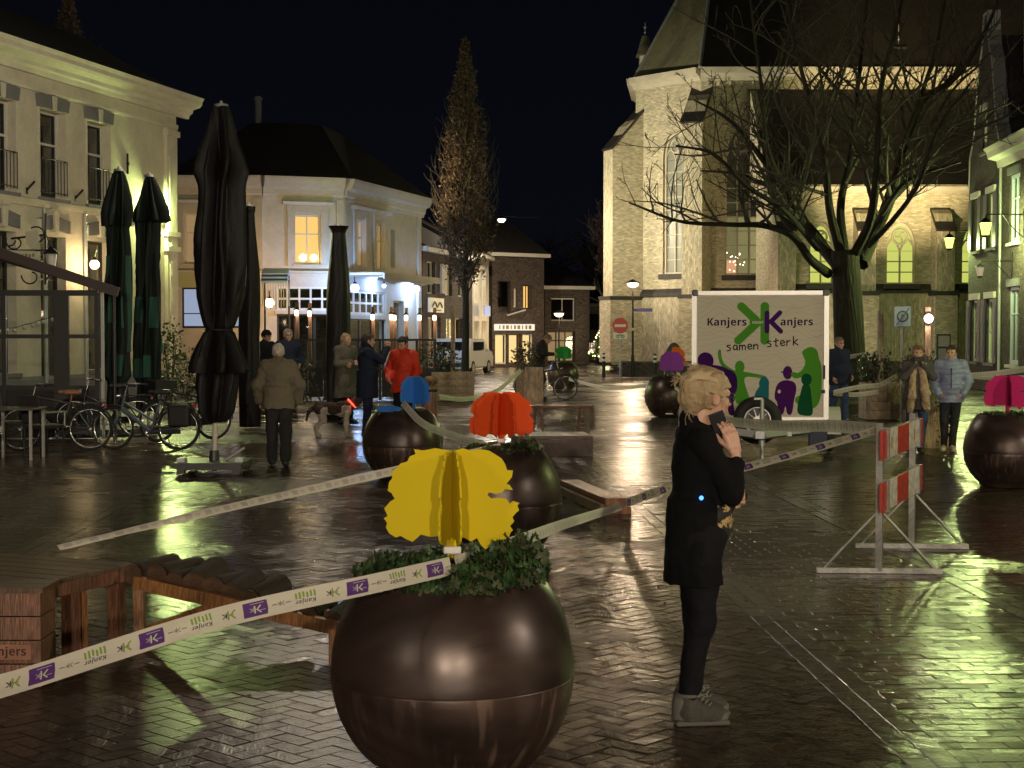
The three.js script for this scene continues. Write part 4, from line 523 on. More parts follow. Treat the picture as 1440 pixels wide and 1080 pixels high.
function grow(out, pts, r0, r1, level, r, opt) { // twigs along a limb
  const c = new THREE.CatmullRomCurve3(pts), L = c.getLength(); out.push(limb(pts, r0, r1, Math.max(3, Math.round(L * (level ? 3 : 4))), level > 1 ? 3 : level ? 5 : 7)); if (level >= opt.levels || L < 0.25) return;
  const n = Math.max(2, Math.round(L * opt.density[level])); for (let i = 0; i < n; i++) {
    const t = lerp(opt.from ?? 0.22, 1, (i + r()) / n), p = c.getPointAt(Math.min(1, t)), d = c.getTangentAt(Math.min(1, t)), side = V(r() - 0.5, (r() - 0.5) * 0.7 + opt.lift, (r() - 0.5)).normalize(), ang = opt.spread * (0.6 + 0.7 * r());
    const dir = d.clone().multiplyScalar(Math.cos(ang)).addScaledVector(side.sub(d.clone().multiplyScalar(side.dot(d))).normalize(), Math.sin(ang)).normalize(), len = L * lerp(opt.ratio, opt.ratio * 0.5, t) * (0.6 + 0.8 * r()), rr = Math.max(opt.min, lerp(r0, r1, t) * 0.55);
    const q = [p]; let dd = dir.clone(), pp = p.clone(); for (let k = 0; k < 3; k++) { pp = pp.clone().addScaledVector(dd, len / 3); q.push(pp); dd.add(V((r() - 0.5) * 0.55, (r() - 0.5) * 0.5 + opt.lift * 0.25, (r() - 0.5) * 0.55)).normalize(); } grow(out, q, rr, Math.max(opt.min * 0.7, rr * 0.4), level + 1, r, opt);
  }
}
const barkMap = dataTex(256, 256, (u, v) => { const n = fbm(u, v * 0.3, 18, 15), m = fbm(u, v, 8, 19); const k = 0.8 + 1.0 * n; return [0.34 * k + 0.02, 0.34 * k + 0.06 * m, 0.25 * k]; }), barkBump = dataTex(256, 256, (u, v) => 0.5 + 0.9 * fbm(u, v * 0.25, 22, 15), false); repeat(barkMap, 1.2); repeat(barkBump, 1.2);
const bark = std([0.23, 0.22, 0.18], 0.85, { map: barkMap, bumpMap: barkBump, bumpScale: 0.03 }), twig = std([0.055, 0.047, 0.036], 0.85);
{ // the great bare tree in front of the church
  const D = 45, A = (px, py, dz = 0) => at(px, py, D + dz), T = thing('bare_tree', 'large bare tree with a mossy trunk and wide spreading branches by the church', 'tree', [A(1193, 556).x, 0, -D]), o = T.position, loc = (l) => l.map((p) => p.sub(o)), r = rng(12);
  mesh('trunk', [limb(loc([A(1196, 560), A(1196, 520), A(1194, 470), A(1192, 420), A(1190, 385), A(1188, 352)]), 0.47, 0.40, 16, 14), limb(loc([A(1196, 562), A(1197, 545), A(1197, 525)]), 0.70, 0.47, 6, 14)], bark, T);
  const big = [[[1178, 372], [1150, 340, 1], [1118, 300, 1], [1100, 265, 2], [1062, 210, 2], [1020, 165, 3], [975, 140, 3]], [[1165, 385], [1140, 365, -1], [1112, 330, -2], [1078, 318, -2], [1030, 316, -3], [960, 312, -3], [885, 285, -4]], [[1212, 372], [1232, 325, 1], [1252, 280, 0], [1272, 205, 0], [1300, 140, -1], [1345, 108, -1], [1392, 30, -2], [1412, -30, -2]], [[1188, 360], [1182, 290, 1], [1196, 220, 2], [1204, 140, 2], [1215, 40, 3], [1225, -60, 3]], [[1184, 362], [1168, 300, -1], [1160, 235, -2], [1140, 150, -2], [1118, 60, -3], [1100, -40, -3]], [[1200, 360], [1226, 300, -2], [1234, 220, -3], [1238, 130, -3], [1262, 30, -4], [1280, -60, -4]], [[1176, 372], [1148, 330, 2], [1120, 300, 3], [1080, 262, 4], [1035, 245, 4], [985, 240, 5]], [[1210, 365], [1240, 300, 3], [1262, 235, 4], [1290, 150, 4], [1318, 60, 5], [1335, -40, 5]], [[1110, 280, 1], [1080, 210, 0], [1072, 130, -1], [1060, 40, -1], [1050, -50, -2]], [[1240, 300, 0], [1275, 255, -2], [1310, 240, -3], [1350, 228, -3]], [[1222, 345, -1], [1255, 310, -3], [1290, 262, -4], [1320, 180, -5], [1370, 110, -5]], [[1150, 350], [1095, 290, -4], [1050, 262, -5], [1000, 215, -6], [950, 205, -6]]];
  const thick = []; const fine = [];
  big.forEach((q, i) => { const pts = loc(q.map(([x, y, z]) => A(x, y, z ?? 0))), out = []; grow(out, pts, i === 0 || i === 2 ? 0.20 : i < 8 ? 0.15 : 0.09, 0.026, 0, r, { levels: 3, density: [1.7, 2.1, 2.4], ratio: 0.42, spread: 0.85, lift: 0.22, min: 0.011, from: 0.25 }); thick.push(out[0]); fine.push(...out.slice(1)); });
  mesh('limb', thick, bark, T); const cr = mesh('crown', fine, twig, T); cr.userData.kind = 'stuff';
}
const dryLeaf = (() => { const g = new THREE.BufferGeometry(); g.setAttribute('position', new THREE.Float32BufferAttribute([0, 0, 0, 0.3, 0.5, 0.08, 0, 1, 0, 0, 0, 0, 0, 1, 0, -0.3, 0.5, 0.08], 3)); g.computeVertexNormals(); return g; })();
function leaves(n, fn, mat) { const im = new THREE.InstancedMesh(dryLeaf, mat, n); im.name = 'leaves'; im.userData.kind = 'stuff'; shadows(im); for (let i = 0; i < n; i++) { const [p, s, c, e] = fn(i); im.setMatrixAt(i, new THREE.Matrix4().compose(p, new THREE.Quaternion().setFromEuler(e), V(s, s, s))); im.setColorAt(i, c); } return im; }
const leafDry = phys([1, 1, 1], 0.75, { side: THREE.DoubleSide, transmission: 0.25, thickness: 0 });
function columnar(x, d, h, wid, label, seed, n, base = 2.4) {
  const T = thing('columnar_tree', label, 'tree', [x, 0, -d]), r = rng(seed), out = [], tips = [];
  mesh('trunk', limb([V(0, 0, 0), V(0.03, h * 0.3, 0), V(-0.02, h * 0.6, 0.02), V(0, h * 0.97, 0)], 0.16, 0.02, 20, 8), bark, T);
  for (let i = 0; i < 90; i++) { const t = i / 90, y = lerp(base * 0.85, h * 0.9, t), a = i * 2.4, prof = wid * Math.min(1, 0.35 + 2.2 * t) * (1 - Math.pow(t, 1.6)) + 0.12, L = h * 0.16 * (1 - t * 0.6), q = [V(0, y, 0), V(Math.cos(a) * prof * 0.5, y + L * 0.35, Math.sin(a) * prof * 0.5), V(Math.cos(a) * prof, y + L, Math.sin(a) * prof)]; const o = []; grow(o, q, 0.035, 0.008, 1, r, { levels: 2, density: [0, 5, 0], ratio: 0.5, spread: 0.5, lift: 0.6, min: 0.008, from: 0.2 }); out.push(...o); tips.push(q); }
  const cr = mesh('branches', out, twig, T); cr.userData.kind = 'stuff';
  T.add(leaves(n, () => { const t = Math.pow(r(), 0.9), y = lerp(base, h, t), a = r() * 6.283, w = (wid * Math.min(1, 0.42 + 2.4 * t) * (1 - Math.pow(t, 1.7)) + 0.08) * (0.75 + 0.5 * noise(Math.cos(a) * 2, y * 1.1, Math.sin(a) * 2 + seed)) * Math.pow(r(), 0.35), k = 0.5 + 0.8 * r(); return [V(Math.cos(a) * w, y, Math.sin(a) * w), 0.10 + 0.10 * r(), lin(0.135 * k, 0.088 * k, 0.048 * k), new THREE.Euler(r() * 6, r() * 6, r() * 6)]; }, leafDry));
  return T;
}
columnar(PX(654, 56), 56, 12.4, 1.45, 'tall narrow tree holding dry brown leaves, in the side street', 21, 5200, 3.6);
columnar(PX(100, 52), 52, 13.2, 1.0, 'narrow dark treetop rising behind the cream building', 22, 1500, 9);
function bushy(x, d, h, w, label, seed, n, tone, y0 = 0.5, group) { const T = thing('dark_tree', label, 'tree', [x, 0, -d], 0, group), r = rng(seed), out = []; mesh('trunk', limb([V(0, 0, 0), V(0.1, h * 0.4, 0), V(0, h * 0.8, 0)], 0.25, 0.06, 8, 7), bark, T); for (let i = 0; i < 26; i++) { const a = r() * 6.28, y = lerp(h * 0.25, h * 0.7, r()), q = [V(0, y, 0), V(Math.cos(a) * w * 0.5, y + h * 0.14, Math.sin(a) * w * 0.5), V(Math.cos(a) * w * 0.95, y + h * 0.22, Math.sin(a) * w * 0.95)]; grow(out, q, 0.07, 0.02, 1, r, { levels: 2, density: [0, 3, 0], ratio: 0.5, spread: 0.7, lift: 0.3, min: 0.014 }); } mesh('crown_branches', out, twig, T).userData.kind = 'stuff'; T.add(leaves(n, () => { const u = V(r() - 0.5, r() - 0.5, r() - 0.5).normalize().multiplyScalar(Math.pow(r(), 0.4)), lump = 0.7 + 0.6 * noise(u.x * 3 + seed, u.y * 3, u.z * 3), k = 0.6 + 0.7 * r(); return [V(u.x * w * lump, lerp(y0, h, 0.5 + u.y * 0.5 * lump), u.z * w * lump), 0.16 + 0.14 * r(), lin(tone[0] * k, tone[1] * k, tone[2] * k), new THREE.Euler(r() * 6, r() * 6, r() * 6)]; }, leafDry)); return T; }
bushy(PX(850, 104), 104, 9.8, 3.0, 'dark leafy tree behind the pale low house', 31, 3500, [0.05, 0.035, 0.025], 2.0);
bushy(PX(735, 112), 112, 9.6, 4.2, 'dark tree rising over the shop house roof', 32, 2500, [0.03, 0.03, 0.025], 3);
bushy(PX(862, 84), 84, 9.5, 1.5, 'thin brown tree against the choir buttress', 33, 1300, [0.07, 0.04, 0.03], 4.0);
{ // fir with fairy lights
  const p = at(850, 497, 88), T = thing('lit_fir_tree', 'small fir tree hung with pale yellow fairy lights', 'tree', [p.x, 0, p.z]), r = rng(8); mesh('trunk', cyl(0.07, 0.02, 2.4, 0, 1.2, 0, 6), bark, T);
  T.add(leaves(1100, () => { const t = r(), a = r() * 6.28, w = 0.95 * (1 - t) * Math.sqrt(r()) + 0.04; return [V(Math.cos(a) * w, 0.35 + t * 2.15, Math.sin(a) * w), 0.18, lin(0.05, 0.09, 0.03), new THREE.Euler(r() * 6, r() * 6, r() * 6)]; }, leafMat));
  const b = []; for (let i = 0; i < 70; i++) { const t = r(), a = r() * 6.28, w = 0.98 * (1 - t) + 0.05; b.push(ball(0.045, Math.cos(a) * w, 0.4 + t * 2.1, Math.sin(a) * w, 6, 4)); } mesh('fairy_light_bulbs', b, glow([1, 0.86, 0.42], 4), T).userData.kind = 'stuff'; bulbLight(T, [1, 0.85, 0.45], 10, [0.2, 1.2, 1.3], 20);
}
function shrub(p, h, w, label, seed, n, tone = [0.035, 0.06, 0.025], name = 'shrub', boxy = 0) { const T = thing(name, label, 'plant', p), r = rng(seed), st = []; for (let i = 0; i < 8; i++) { const a = r() * 6.28; st.push(bar(V(0, 0, 0), V(Math.cos(a) * w * 0.5, h * 0.7, Math.sin(a) * w * 0.4), 0.012, 0.006, 4)); } mesh('stem', st, twig, T); T.add(leaves(n, () => { const u = V(r() - 0.5, r() - 0.5, r() - 0.5).normalize().multiplyScalar(Math.pow(r(), 0.33)); if (boxy) u.set(Math.sign(u.x) * Math.pow(Math.abs(u.x), 0.5) * 1.1, Math.sign(u.y) * Math.pow(Math.abs(u.y), 0.5) * 1.1, u.z * 0.6); const k = 0.6 + 0.8 * r(); return [V(u.x * w, Math.max(0.02, h * 0.5 + u.y * h * 0.5), u.z * w), 0.06 + 0.06 * r(), lin(tone[0] * k, tone[1] * k, tone[2] * k), new THREE.Euler(r() * 6, r() * 6, r() * 6)]; }, leafMat)); return T; }
// ---------------------------------------------------------------- folded parasols
const canvasBump = dataTex(256, 256, (u, v) => 0.5 + 0.6 * fbm(u, v * 0.3, 14, 81), false);
const blackCanvas = phys([0.0085, 0.0075, 0.008], 0.55, { specularIntensity: 0.5, bumpMap: canvasBump, bumpScale: 0.012, side: THREE.DoubleSide }), greenCanvas = phys([0.012, 0.075, 0.05], 0.65, { side: THREE.DoubleSide }), darkGreenCanvas = phys([0.006, 0.012, 0.010], 0.6, { specularIntensity: 0.5, bumpMap: canvasBump, bumpScale: 0.01, side: THREE.DoubleSide });
function foldedGeo(prof, o) { // prof: [py, half width px, x centre px]; pleated cloth hung round a pole
  const { d, pleats = 8, amp = 0.16, seed = 1, th = 72, a0 = 0, a1 = 6.2832, off = 0, base, skew = 0 } = o, k = d / F, ys = prof.map((p) => at(p[2], p[0], d)), pos = [], uv = [], idx = [], rows = 60;
  const span = prof.length - 1, y0 = o.y0 ?? 0, y1 = o.y1 ?? 1;
  for (let i = 0; i <= rows; i++) { const s = lerp(y0, y1, i / rows) * span, j = Math.min(span - 1, Math.floor(s)), f = s - j, c = ys[j].clone().lerp(ys[j + 1], f), hw = lerp(prof[j][1], prof[j + 1][1], f) * k, am = amp * lerp(prof[j][3] ?? 1, prof[j + 1][3] ?? 1, f);
    for (let q = 0; q <= th; q++) { const a = lerp(a0, a1, q / th), n = noise(Math.cos(a) * 1.3 + seed, c.y * 0.9, Math.sin(a) * 1.3), pl = Math.cos(a * pleats + n * 2.2 + c.y * 0.5 + seed), fold = 1 - am + am * (pl > 0 ? pl : pl * 0.6) + 0.13 * n * am / 0.16, r = hw * fold + off; pos.push(c.x - base.x + Math.cos(a) * r, c.y - base.y, Math.sin(a) * r); uv.push(a * 0.3, c.y); } }
  for (let i = 0; i < rows; i++) for (let q = 0; q < th; q++) { const a = i * (th + 1) + q, b = a + th + 1; idx.push(a, b, a + 1, a + 1, b, b + 1); }
  const g = new THREE.BufferGeometry(); g.setAttribute('position', new THREE.Float32BufferAttribute(pos, 3)); g.setAttribute('uv', new THREE.Float32BufferAttribute(uv, 2)); g.setIndex(idx); g.computeVertexNormals(); return g;
}
function parasol(label, d, prof, basePx, o, mat, extra) {
  const base = at(basePx, 467, d).setY(0), T = thing('folded_parasol', label, 'parasol', base, 0, 'folded terrace parasols'); o = { d, base, ...o };
  mesh('canopy', foldedGeo(prof, o), mat, T); const top = at(prof[0][2], prof[0][0], d).sub(base);
  mesh('pole', [bar(V(0, 0.02, 0), V(top.x, top.y, 0), 0.035, 0.03, 10)], std([0.55, 0.5, 0.42], 0.45), T); mesh('pole_cap', [cyl(0.10, 0.09, 0.04, top.x, top.y + 0.01, 0, 12), cyl(0.03, 0.02, 0.05, top.x, top.y + 0.05, 0, 8)], M.zinc, T);
  extra?.(T, o); return T;
}
parasol('tallest black folded parasol, tied at the waist, on a low plate base', 20.3, [[150, 12, 311, 0.3], [156, 14, 311, 0.4], [190, 22, 312, 0.8], [225, 34, 313, 1.2], [243, 39, 313, 1.4], [262, 34, 312], [320, 35, 310], [380, 37, 309], [415, 35, 308], [440, 29, 308], [458, 23, 308, 0.6], [464, 18, 308, 0.4], [468, 23, 308], [490, 33, 308, 1.5], [524, 45, 308, 2.0], [525, 31, 306, 1.2], [550, 31, 304], [580, 27, 303], [594, 16, 302]], 300, { pleats: 7, amp: 0.34, seed: 2 }, blackCanvas, (T) => {
  mesh('base_plate', [box(0.86, 0.07, 0.86, 0, 0.11, 0), box(0.9, 0.02, 0.9, 0, 0.155, 0), cyl(0.07, 0.06, 0.16, 0, 0.22, 0, 12), box(0.1, 0.06, 0.1, -0.36, 0.045, 0.36), box(0.1, 0.06, 0.1, 0.36, 0.045, 0.36), box(0.1, 0.06, 0.1, -0.36, 0.045, -0.36), box(0.1, 0.06, 0.1, 0.36, 0.045, -0.36)], std([0.03, 0.03, 0.03], 0.4), T);
  mesh('base_bracket', [bar(V(0.16, 0.17, 0.1), V(0.42, 0.34, 0.1), 0.02), box(0.1, 0.05, 0.2, 0.38, 0.19, 0.2), box(0.1, 0.05, 0.2, -0.38, 0.19, 0.2)], M.zinc, T); mesh('tie_strap', place(new THREE.TorusGeometry(0.175, 0.014, 6, 24), at(308, 464, 20.3).x - T.position.x, at(308, 464, 20.3).y, 0, Math.PI / 2), M.black, T);
});
const gp1 = [[240, 6, 167], [246, 9, 167], [300, 24, 167, 1.3], [318, 23, 167, 1.6], [319, 17, 167], [400, 18, 166], [480, 19, 166], [528, 20, 165], [538, 14, 165, 0.5], [575, 17, 165]], gp2 = [[248, 6, 210], [254, 9, 210], [296, 25, 213, 1.3], [312, 26, 214, 1.6], [313, 18, 208], [400, 20, 208], [480, 20, 207], [530, 20, 207], [540, 14, 207, 0.5], [578, 17, 207]];
for (const [p, b, s, lab, dd] of [[gp1, 166, 5, 'dark green folded parasol with pale green print beside the glass screen', 28], [gp2, 208, 9, 'dark green folded parasol beside the cream building corner', 29]]) parasol(lab, dd, p, b, { pleats: 6, amp: 0.34, seed: s }, darkGreenCanvas, (T, o) => {
  for (const [a0, a1, y0, y1] of [[0.5, 1.1, 0.58, 0.64], [1.9, 2.7, 0.58, 0.63], [0.9, 1.6, 0.71, 0.78], [2.1, 2.6, 0.72, 0.79], [2.9, 3.4, 0.5, 0.7], [0.0, 0.3, 0.5, 0.7]]) mesh('print_panel', foldedGeo(p, { ...o, a0, a1, y0, y1, th: 10, off: 0.012 }), greenCanvas, T); mesh('base_plate', box(0.7, 0.1, 0.7, 0, 0.055, 0), M.black, T);
});
parasol('dark covered parasol right behind the tallest one', 30, [[290, 9, 350], [296, 9, 350], [300, 8, 350], [380, 14, 351, 0.6], [460, 16, 351, 0.6], [560, 16, 352, 0.6], [600, 15, 352, 0.6]], 352, { pleats: 5, amp: 0.14, seed: 4 }, blackCanvas);
parasol('dark covered parasol with a flared top behind the woman in the grey coat', 32.7, [[318, 15, 476, 0.4], [323, 12, 476, 0.4], [328, 10, 476, 0.4], [385, 15, 476, 0.6], [430, 18, 475, 0.6], [540, 18, 475, 0.6], [592, 17, 475, 0.6]], 475, { pleats: 5, amp: 0.12, seed: 6 }, blackCanvas);

// ---------------------------------------------------------------- terrace screens and awning frame at the cream building
{
  const d = 27, A = (px, py, dd = d) => at(px, py, dd), t = thing('glass_screen', 'dark framed glass windbreak of the terrace by the cream building', 'screen');
  const xs = [-60, 5, 86, 136]; const rails = [[412, 0.05], [473, 0.035], [545, 0.04]]; const fr = [];
  for (const [y, h] of rails) fr.push(beam(A(-80, y), A(137, y), 0.05, h * 2)); for (const x of xs) { const p = A(x, 412), w = x === 86 ? 0.17 : 0.05; fr.push(box(w * 1.6, p.y, 0.06, p.x, p.y / 2, -d)); }
  mesh('frame', fr, M.darkFrame, t); { const a = A(-80, 545), b = A(136, 545); mesh('base_panel', box(b.x - a.x, a.y, 0.06, (a.x + b.x) / 2, a.y / 2, -d - 0.02), M.black, t); }
  for (let i = 0; i + 1 < xs.length; i++) for (const [y0, y1] of [[473, 543], [414, 471]]) { const a = A(xs[i] + 4, y1), b = A(xs[i + 1] - 4, y0); mesh('pane', box(b.x - a.x, b.y - a.y, 0.008, (a.x + b.x) / 2, (a.y + b.y) / 2, -d + 0.01), M.glass, t); }
  const g = A(152, 412); mesh('corner_post', [box(0.05, g.y, 0.05, A(148, 412).x, g.y / 2, -d + 0.2)], M.zinc, t);
  const aw = thing('awning_frame', 'slanting dark awning beam above the glass windbreak', 'awning'); mesh('beam', [beam(A(-60, 335, 26), A(166, 411, 26), 0.12, 0.16)], std([0.05, 0.035, 0.028], 0.5), aw); mesh('beam', [beam(A(-60, 345, 29), A(160, 409, 29), 0.1, 0.12)], std([0.03, 0.025, 0.022], 0.5), aw); mesh('post', [bar(A(160, 409, 26), A(160, 409, 26).setY(0), 0.03, 0.03)], M.darkFrame, aw);
  const sl = thing('string_lights', 'string of small globe bulbs drooping across the terrace', 'lights'); const pts = [[0, 462], [10, 461], [20, 461], [34, 457], [46, 454], [54, 451], [61, 449], [74, 445], [93, 438], [97, 424]].map(([x, y]) => A(x, y, 28)); mesh('wire', tube(pts, 0.006, 30, 4), M.black, sl); for (const p of pts.slice(0, 9)) { mesh('bulb', ball(0.04, p.x, p.y - 0.05, p.z, 8, 6), phys([0.75, 0.72, 0.62], 0.15), sl); }
  // wrought-iron hanging sign
  const hs = thing('hanging_sign', 'wrought-iron scroll bracket with a cream arrow board and a shield', 'sign'), q = (px, py) => at(px, py, 34);
  const sc = (cx, cy, r, a0, a1, rr) => { const l = []; for (let i = 0; i <= 14; i++) { const a = lerp(a0, a1, i / 14), rad = lerp(r, rr, i / 14); l.push(q(cx + Math.cos(a) * rad, cy + Math.sin(a) * rad)); } return tube(l, 0.018, 20, 5); };
  mesh('scroll', [sc(52, 332, 14, -2.2, 3.4, 5), sc(22, 340, 14, 3.6, -1.2, 5), sc(12, 338, 10, 0, 4, 4), sc(56, 380, 16, 1.0, -3.0, 6), sc(44, 388, 14, 3.2, -1.4, 5), bar(q(-20, 352), q(66, 352), 0.02), bar(q(64, 300), q(64, 400), 0.025), bar(q(64, 330), q(64, 330).add(V(-1.2, 0, -1.4)), 0.025)], M.iron, hs);
  const sh = [[36, 326], [55, 324], [55, 342], [50, 349], [42, 348], [37, 342]].map(([x, y]) => { const p = q(x, y); return [p.x, p.y]; }).reverse(); mesh('shield', extrude(poly(sh), 0.03, -34), std([0.5, 0.47, 0.36], 0.6), hs);
  const ar = [[-30, 351], [50, 353], [58, 359], [50, 366], [-30, 365]].map(([x, y]) => { const p = q(x, y); return [p.x, p.y]; }).reverse(); mesh('arrow_board', extrude(poly(ar), 0.05, -34), std([0.55, 0.53, 0.38], 0.6), hs); mesh('board_letters', [12, 18, 26, 33, 38, 43, 48].map((x, i) => { const p = q(x, 359 + (i % 2)); return box(0.045, 0.07, 0.01, p.x, p.y, -33.944); }), std([0.2, 0.17, 0.1], 0.7), hs);
  const lp = q(72, 366); const ln = thing('small_lantern', 'small unlit white lantern hanging below the iron sign', 'lantern', lp); mesh('lantern_body', [cyl(0.10, 0.13, 0.28, 0, 0, 0, 6)], M.whiteFrame, ln); mesh('lantern_roof', [cyl(0.2, 0.03, 0.16, 0, 0.22, 0, 6), bar(V(0, 0.28, 0), V(-0.1, 0.55, 0), 0.012)], M.iron, ln);
}
// ---------------------------------------------------------------- terrace of the white corner house: posts with lamps, fence, awning
{
  const d = 42, fr = thing('terrace_fence', 'dark terrace fence with glass panels before the white corner house', 'fence'), y = at(0, 478, d).y, x0 = PX(405, d), x1 = PX(612, d); mesh('rail', [box(x1 - x0, 0.06, 0.06, (x0 + x1) / 2, y, -d), box(x1 - x0, 0.06, 0.06, (x0 + x1) / 2, 0.85, -d)], M.black, fr);
  for (let i = 0; i <= 8; i++) mesh('post', box(0.07, y, 0.07, lerp(x0, x1, i / 8), y / 2, -d - 0.01), M.black, fr); for (let i = 0; i < 8; i++) { const a = lerp(x0, x1, i / 8), b = lerp(x0, x1, (i + 1) / 8); mesh('pane', box(b - a - 0.1, y - 0.95, 0.01, (a + b) / 2, (y + 0.88) / 2, -d), M.glass, fr); mesh('lower_panel', box(b - a - 0.1, 0.72, 0.03, (a + b) / 2, 0.45, -d), std([0.02, 0.022, 0.02], 0.7), fr); }
  const woodPost = wood([0.12, 0.06, 0.035]);
  [[417, 440], [435, 441], [524, 446], [550, 446], [554.5, 447], [571, 447], [590, 447], [611, 447]].forEach(([px, py], i) => { const p = at(px, py, 43 + i * 0.4), near = ['the fringed awning', 'the transom windows', 'the red jacketed woman', 'the canopy door', 'the canopy door post', 'the canopy end', 'the side street corner', 'the framed street sign'][i]; const t = thing('terrace_lamp', 'small warm terrace lamp on a brown post by ' + near, 'lamp', [p.x, 0, p.z], 0, 'terrace lamps on brown posts'); mesh('post', box(0.09, p.y + 0.3, 0.09, 0, (p.y + 0.3) / 2, -0.16), woodPost, t); mesh('lamp_globe', rbox(0.10, 0.16, 0.10, 0.03, 0, p.y, 0), glow([1, 0.72, 0.42], 6), t); mesh('lamp_cap', [cyl(0.09, 0.03, 0.07, 0, p.y + 0.12, 0, 8), box(0.03, 0.03, 0.14, 0, p.y + 0.12, -0.07)], M.iron, t); bulbLight(t, [1, 0.7, 0.4], 2.2, [0, p.y, 0], 3); });
  // small striped awning with hanging fringes
  const p = at(388, 388, 51), aw = thing('striped_awning', 'small blue and white striped awning with pale hanging fringes', 'awning', p); const st = [std([0.55, 0.6, 0.75], 0.6), std([0.03, 0.05, 0.2], 0.6)];
  for (let i = 0; i < 5; i++) mesh('stripe', box(0.86, 0.065, 0.5 - i * 0.02, 0, 0.14 - i * 0.07, i * 0.05, 0.35), st[i % 2], aw); for (let i = 0; i < 11; i++) mesh('fringe', [tube([V(-0.42 + i * 0.085, -0.2, 0.1), V(-0.4 + i * 0.085, -0.6, 0.12 + 0.03 * (i % 3)), V(-0.43 + i * 0.088, -1.0 - 0.12 * (i % 2), 0.1)], 0.016, 8, 4)], std([0.5, 0.44, 0.33], 0.8), aw); mesh('awning_post', [box(0.06, p.y + 0.1, 0.06, -0.4, -p.y / 2, -0.2), box(0.06, p.y + 0.1, 0.06, 0.4, -p.y / 2, -0.2)], woodPost, aw);
  shrub(V(PX(452, 40), 0, -40), 1.15, 0.9, 'low dark hedge at the foot of the terrace fence', 41, 900, [0.02, 0.03, 0.015], 'hedge', 1); shrub(V(PX(606, 43), 0, -43), 1.7, 0.55, 'dark evergreen bush at the end of the terrace fence', 43, 800, [0.03, 0.045, 0.02]); shrub(V(PX(240, 36), 0, -36), 2.3, 0.33, 'slim green shrub between the folded parasols and the lit window', 44, 700, [0.06, 0.10, 0.02]); shrub(V(PX(262, 38), 0, -38), 1.5, 0.45, 'round green bush under the cool lit window', 45, 700, [0.05, 0.08, 0.02]);
}
// ---------------------------------------------------------------- wooden planter boxes with posts, bollards
const rawWood = wood([0.40, 0.30, 0.19]), paleWood = wood([0.52, 0.42, 0.30]), orangeWood = wood([0.36, 0.17, 0.06], 0.4), redWood = wood([0.25, 0.12, 0.075], 0.5), wetWood = wood([0.14, 0.085, 0.05], 0.3);
function plankBox(t, w, h, dep, mat, rows = 4) { for (let i = 0; i < rows; i++) { const y = (i + 0.5) * h / rows, hh = h / rows - 0.008; mesh('plank', box(w, hh, 0.025, 0, y, dep / 2), mat, t); mesh('plank', box(w, hh, 0.025, 0, y, -dep / 2), mat, t); mesh('plank', box(0.025, hh, dep - 0.03, w / 2 - 0.012, y, 0), mat, t); mesh('plank', box(0.025, hh, dep - 0.03, -w / 2 + 0.012, y, 0), mat, t); } mesh('soil', box(w - 0.06, 0.04, dep - 0.06, 0, h - 0.08, 0), soil, t); }
function postPlanter(px, pyTop, d, w, label, shrubLabel, seed, mat = rawWood) { const x = PX(px, d), top = at(px, pyTop, d).y, t = thing('post_planter', label, 'planter', [x, 0, -d]); plankBox(t, w, 0.78, 0.7, mat); mesh('post', box(0.11, top, 0.11, 0, top / 2, 0), mat, t); shrub(V(x - w * 0.15, 0.74, -d - 0.1), 0.75, 0.42, shrubLabel, seed, 420, [0.035, 0.05, 0.025]); return t; }
postPlanter(637, 430, 42, 1.15, 'wooden planter box with a tall post beside the round wooden bollard', 'bushy shrub in the planter with the tall post near the bollard', 51, paleWood);
postPlanter(1238, 437, 33, 0.75, 'wooden planter box with a tall pale post under the mossy tree', 'bushy shrub in the planter under the mossy tree', 52, paleWood);
{ const t = postPlanter(1304, 432, 31, 0.8, 'wooden planter post carrying a small round lamp near the blue zone sign', 'bushy shrub in the planter with the lamp post', 53, wood([0.5, 0.33, 0.25])), p = at(1304, 448, 31); mesh('post_lamp', cyl(0.085, 0.085, 0.05, 0, p.y, 0.08, 14, Math.PI / 2), glow([1, 0.9, 0.75], 6), t); mesh('lamp_ring', place(new THREE.TorusGeometry(0.1, 0.018, 6, 18), 0, p.y, 0.09), M.iron, t); bulbLight(t, [1, 0.85, 0.65], 3, [0, p.y, 0.16], 4); }
{ const x = PX(745, 40), t = thing('post_planter', 'square wooden planter with a pale front board beside the cyclist', 'planter', [x, 0, -40]); plankBox(t, 0.7, 0.8, 0.6, rawWood); mesh('front_board', box(0.48, 0.95, 0.02, 0.1, 0.48, 0.33), wood([0.6, 0.46, 0.34]), t); shrub(V(x - 0.12, 0.72, -40), 0.95, 0.36, 'leafy shrub in the planter with the pale front board', 54, 500, [0.07, 0.06, 0.03]); }
{ const t = thing('wooden_bollard', 'round-topped tan wooden bollard with a dark strap', 'bollard', [PX(606, 30), 0, -30]); mesh('post', lathe([[0, 0], [0.125, 0], [0.125, 0.78], [0.09, 0.80], [0.09, 0.84], [0.13, 0.86], [0.135, 0.93], [0.11, 0.99], [0, 1.01]], 20), wood([0.45, 0.30, 0.18]), t); mesh('strap', cyl(0.128, 0.128, 0.05, 0, 0.72, 0, 20), M.black, t); mesh('red_light', ball(0.045, -0.10, 0.55, 0.12, 10, 8), glow([1, 0.05, 0.02], 5), t); }
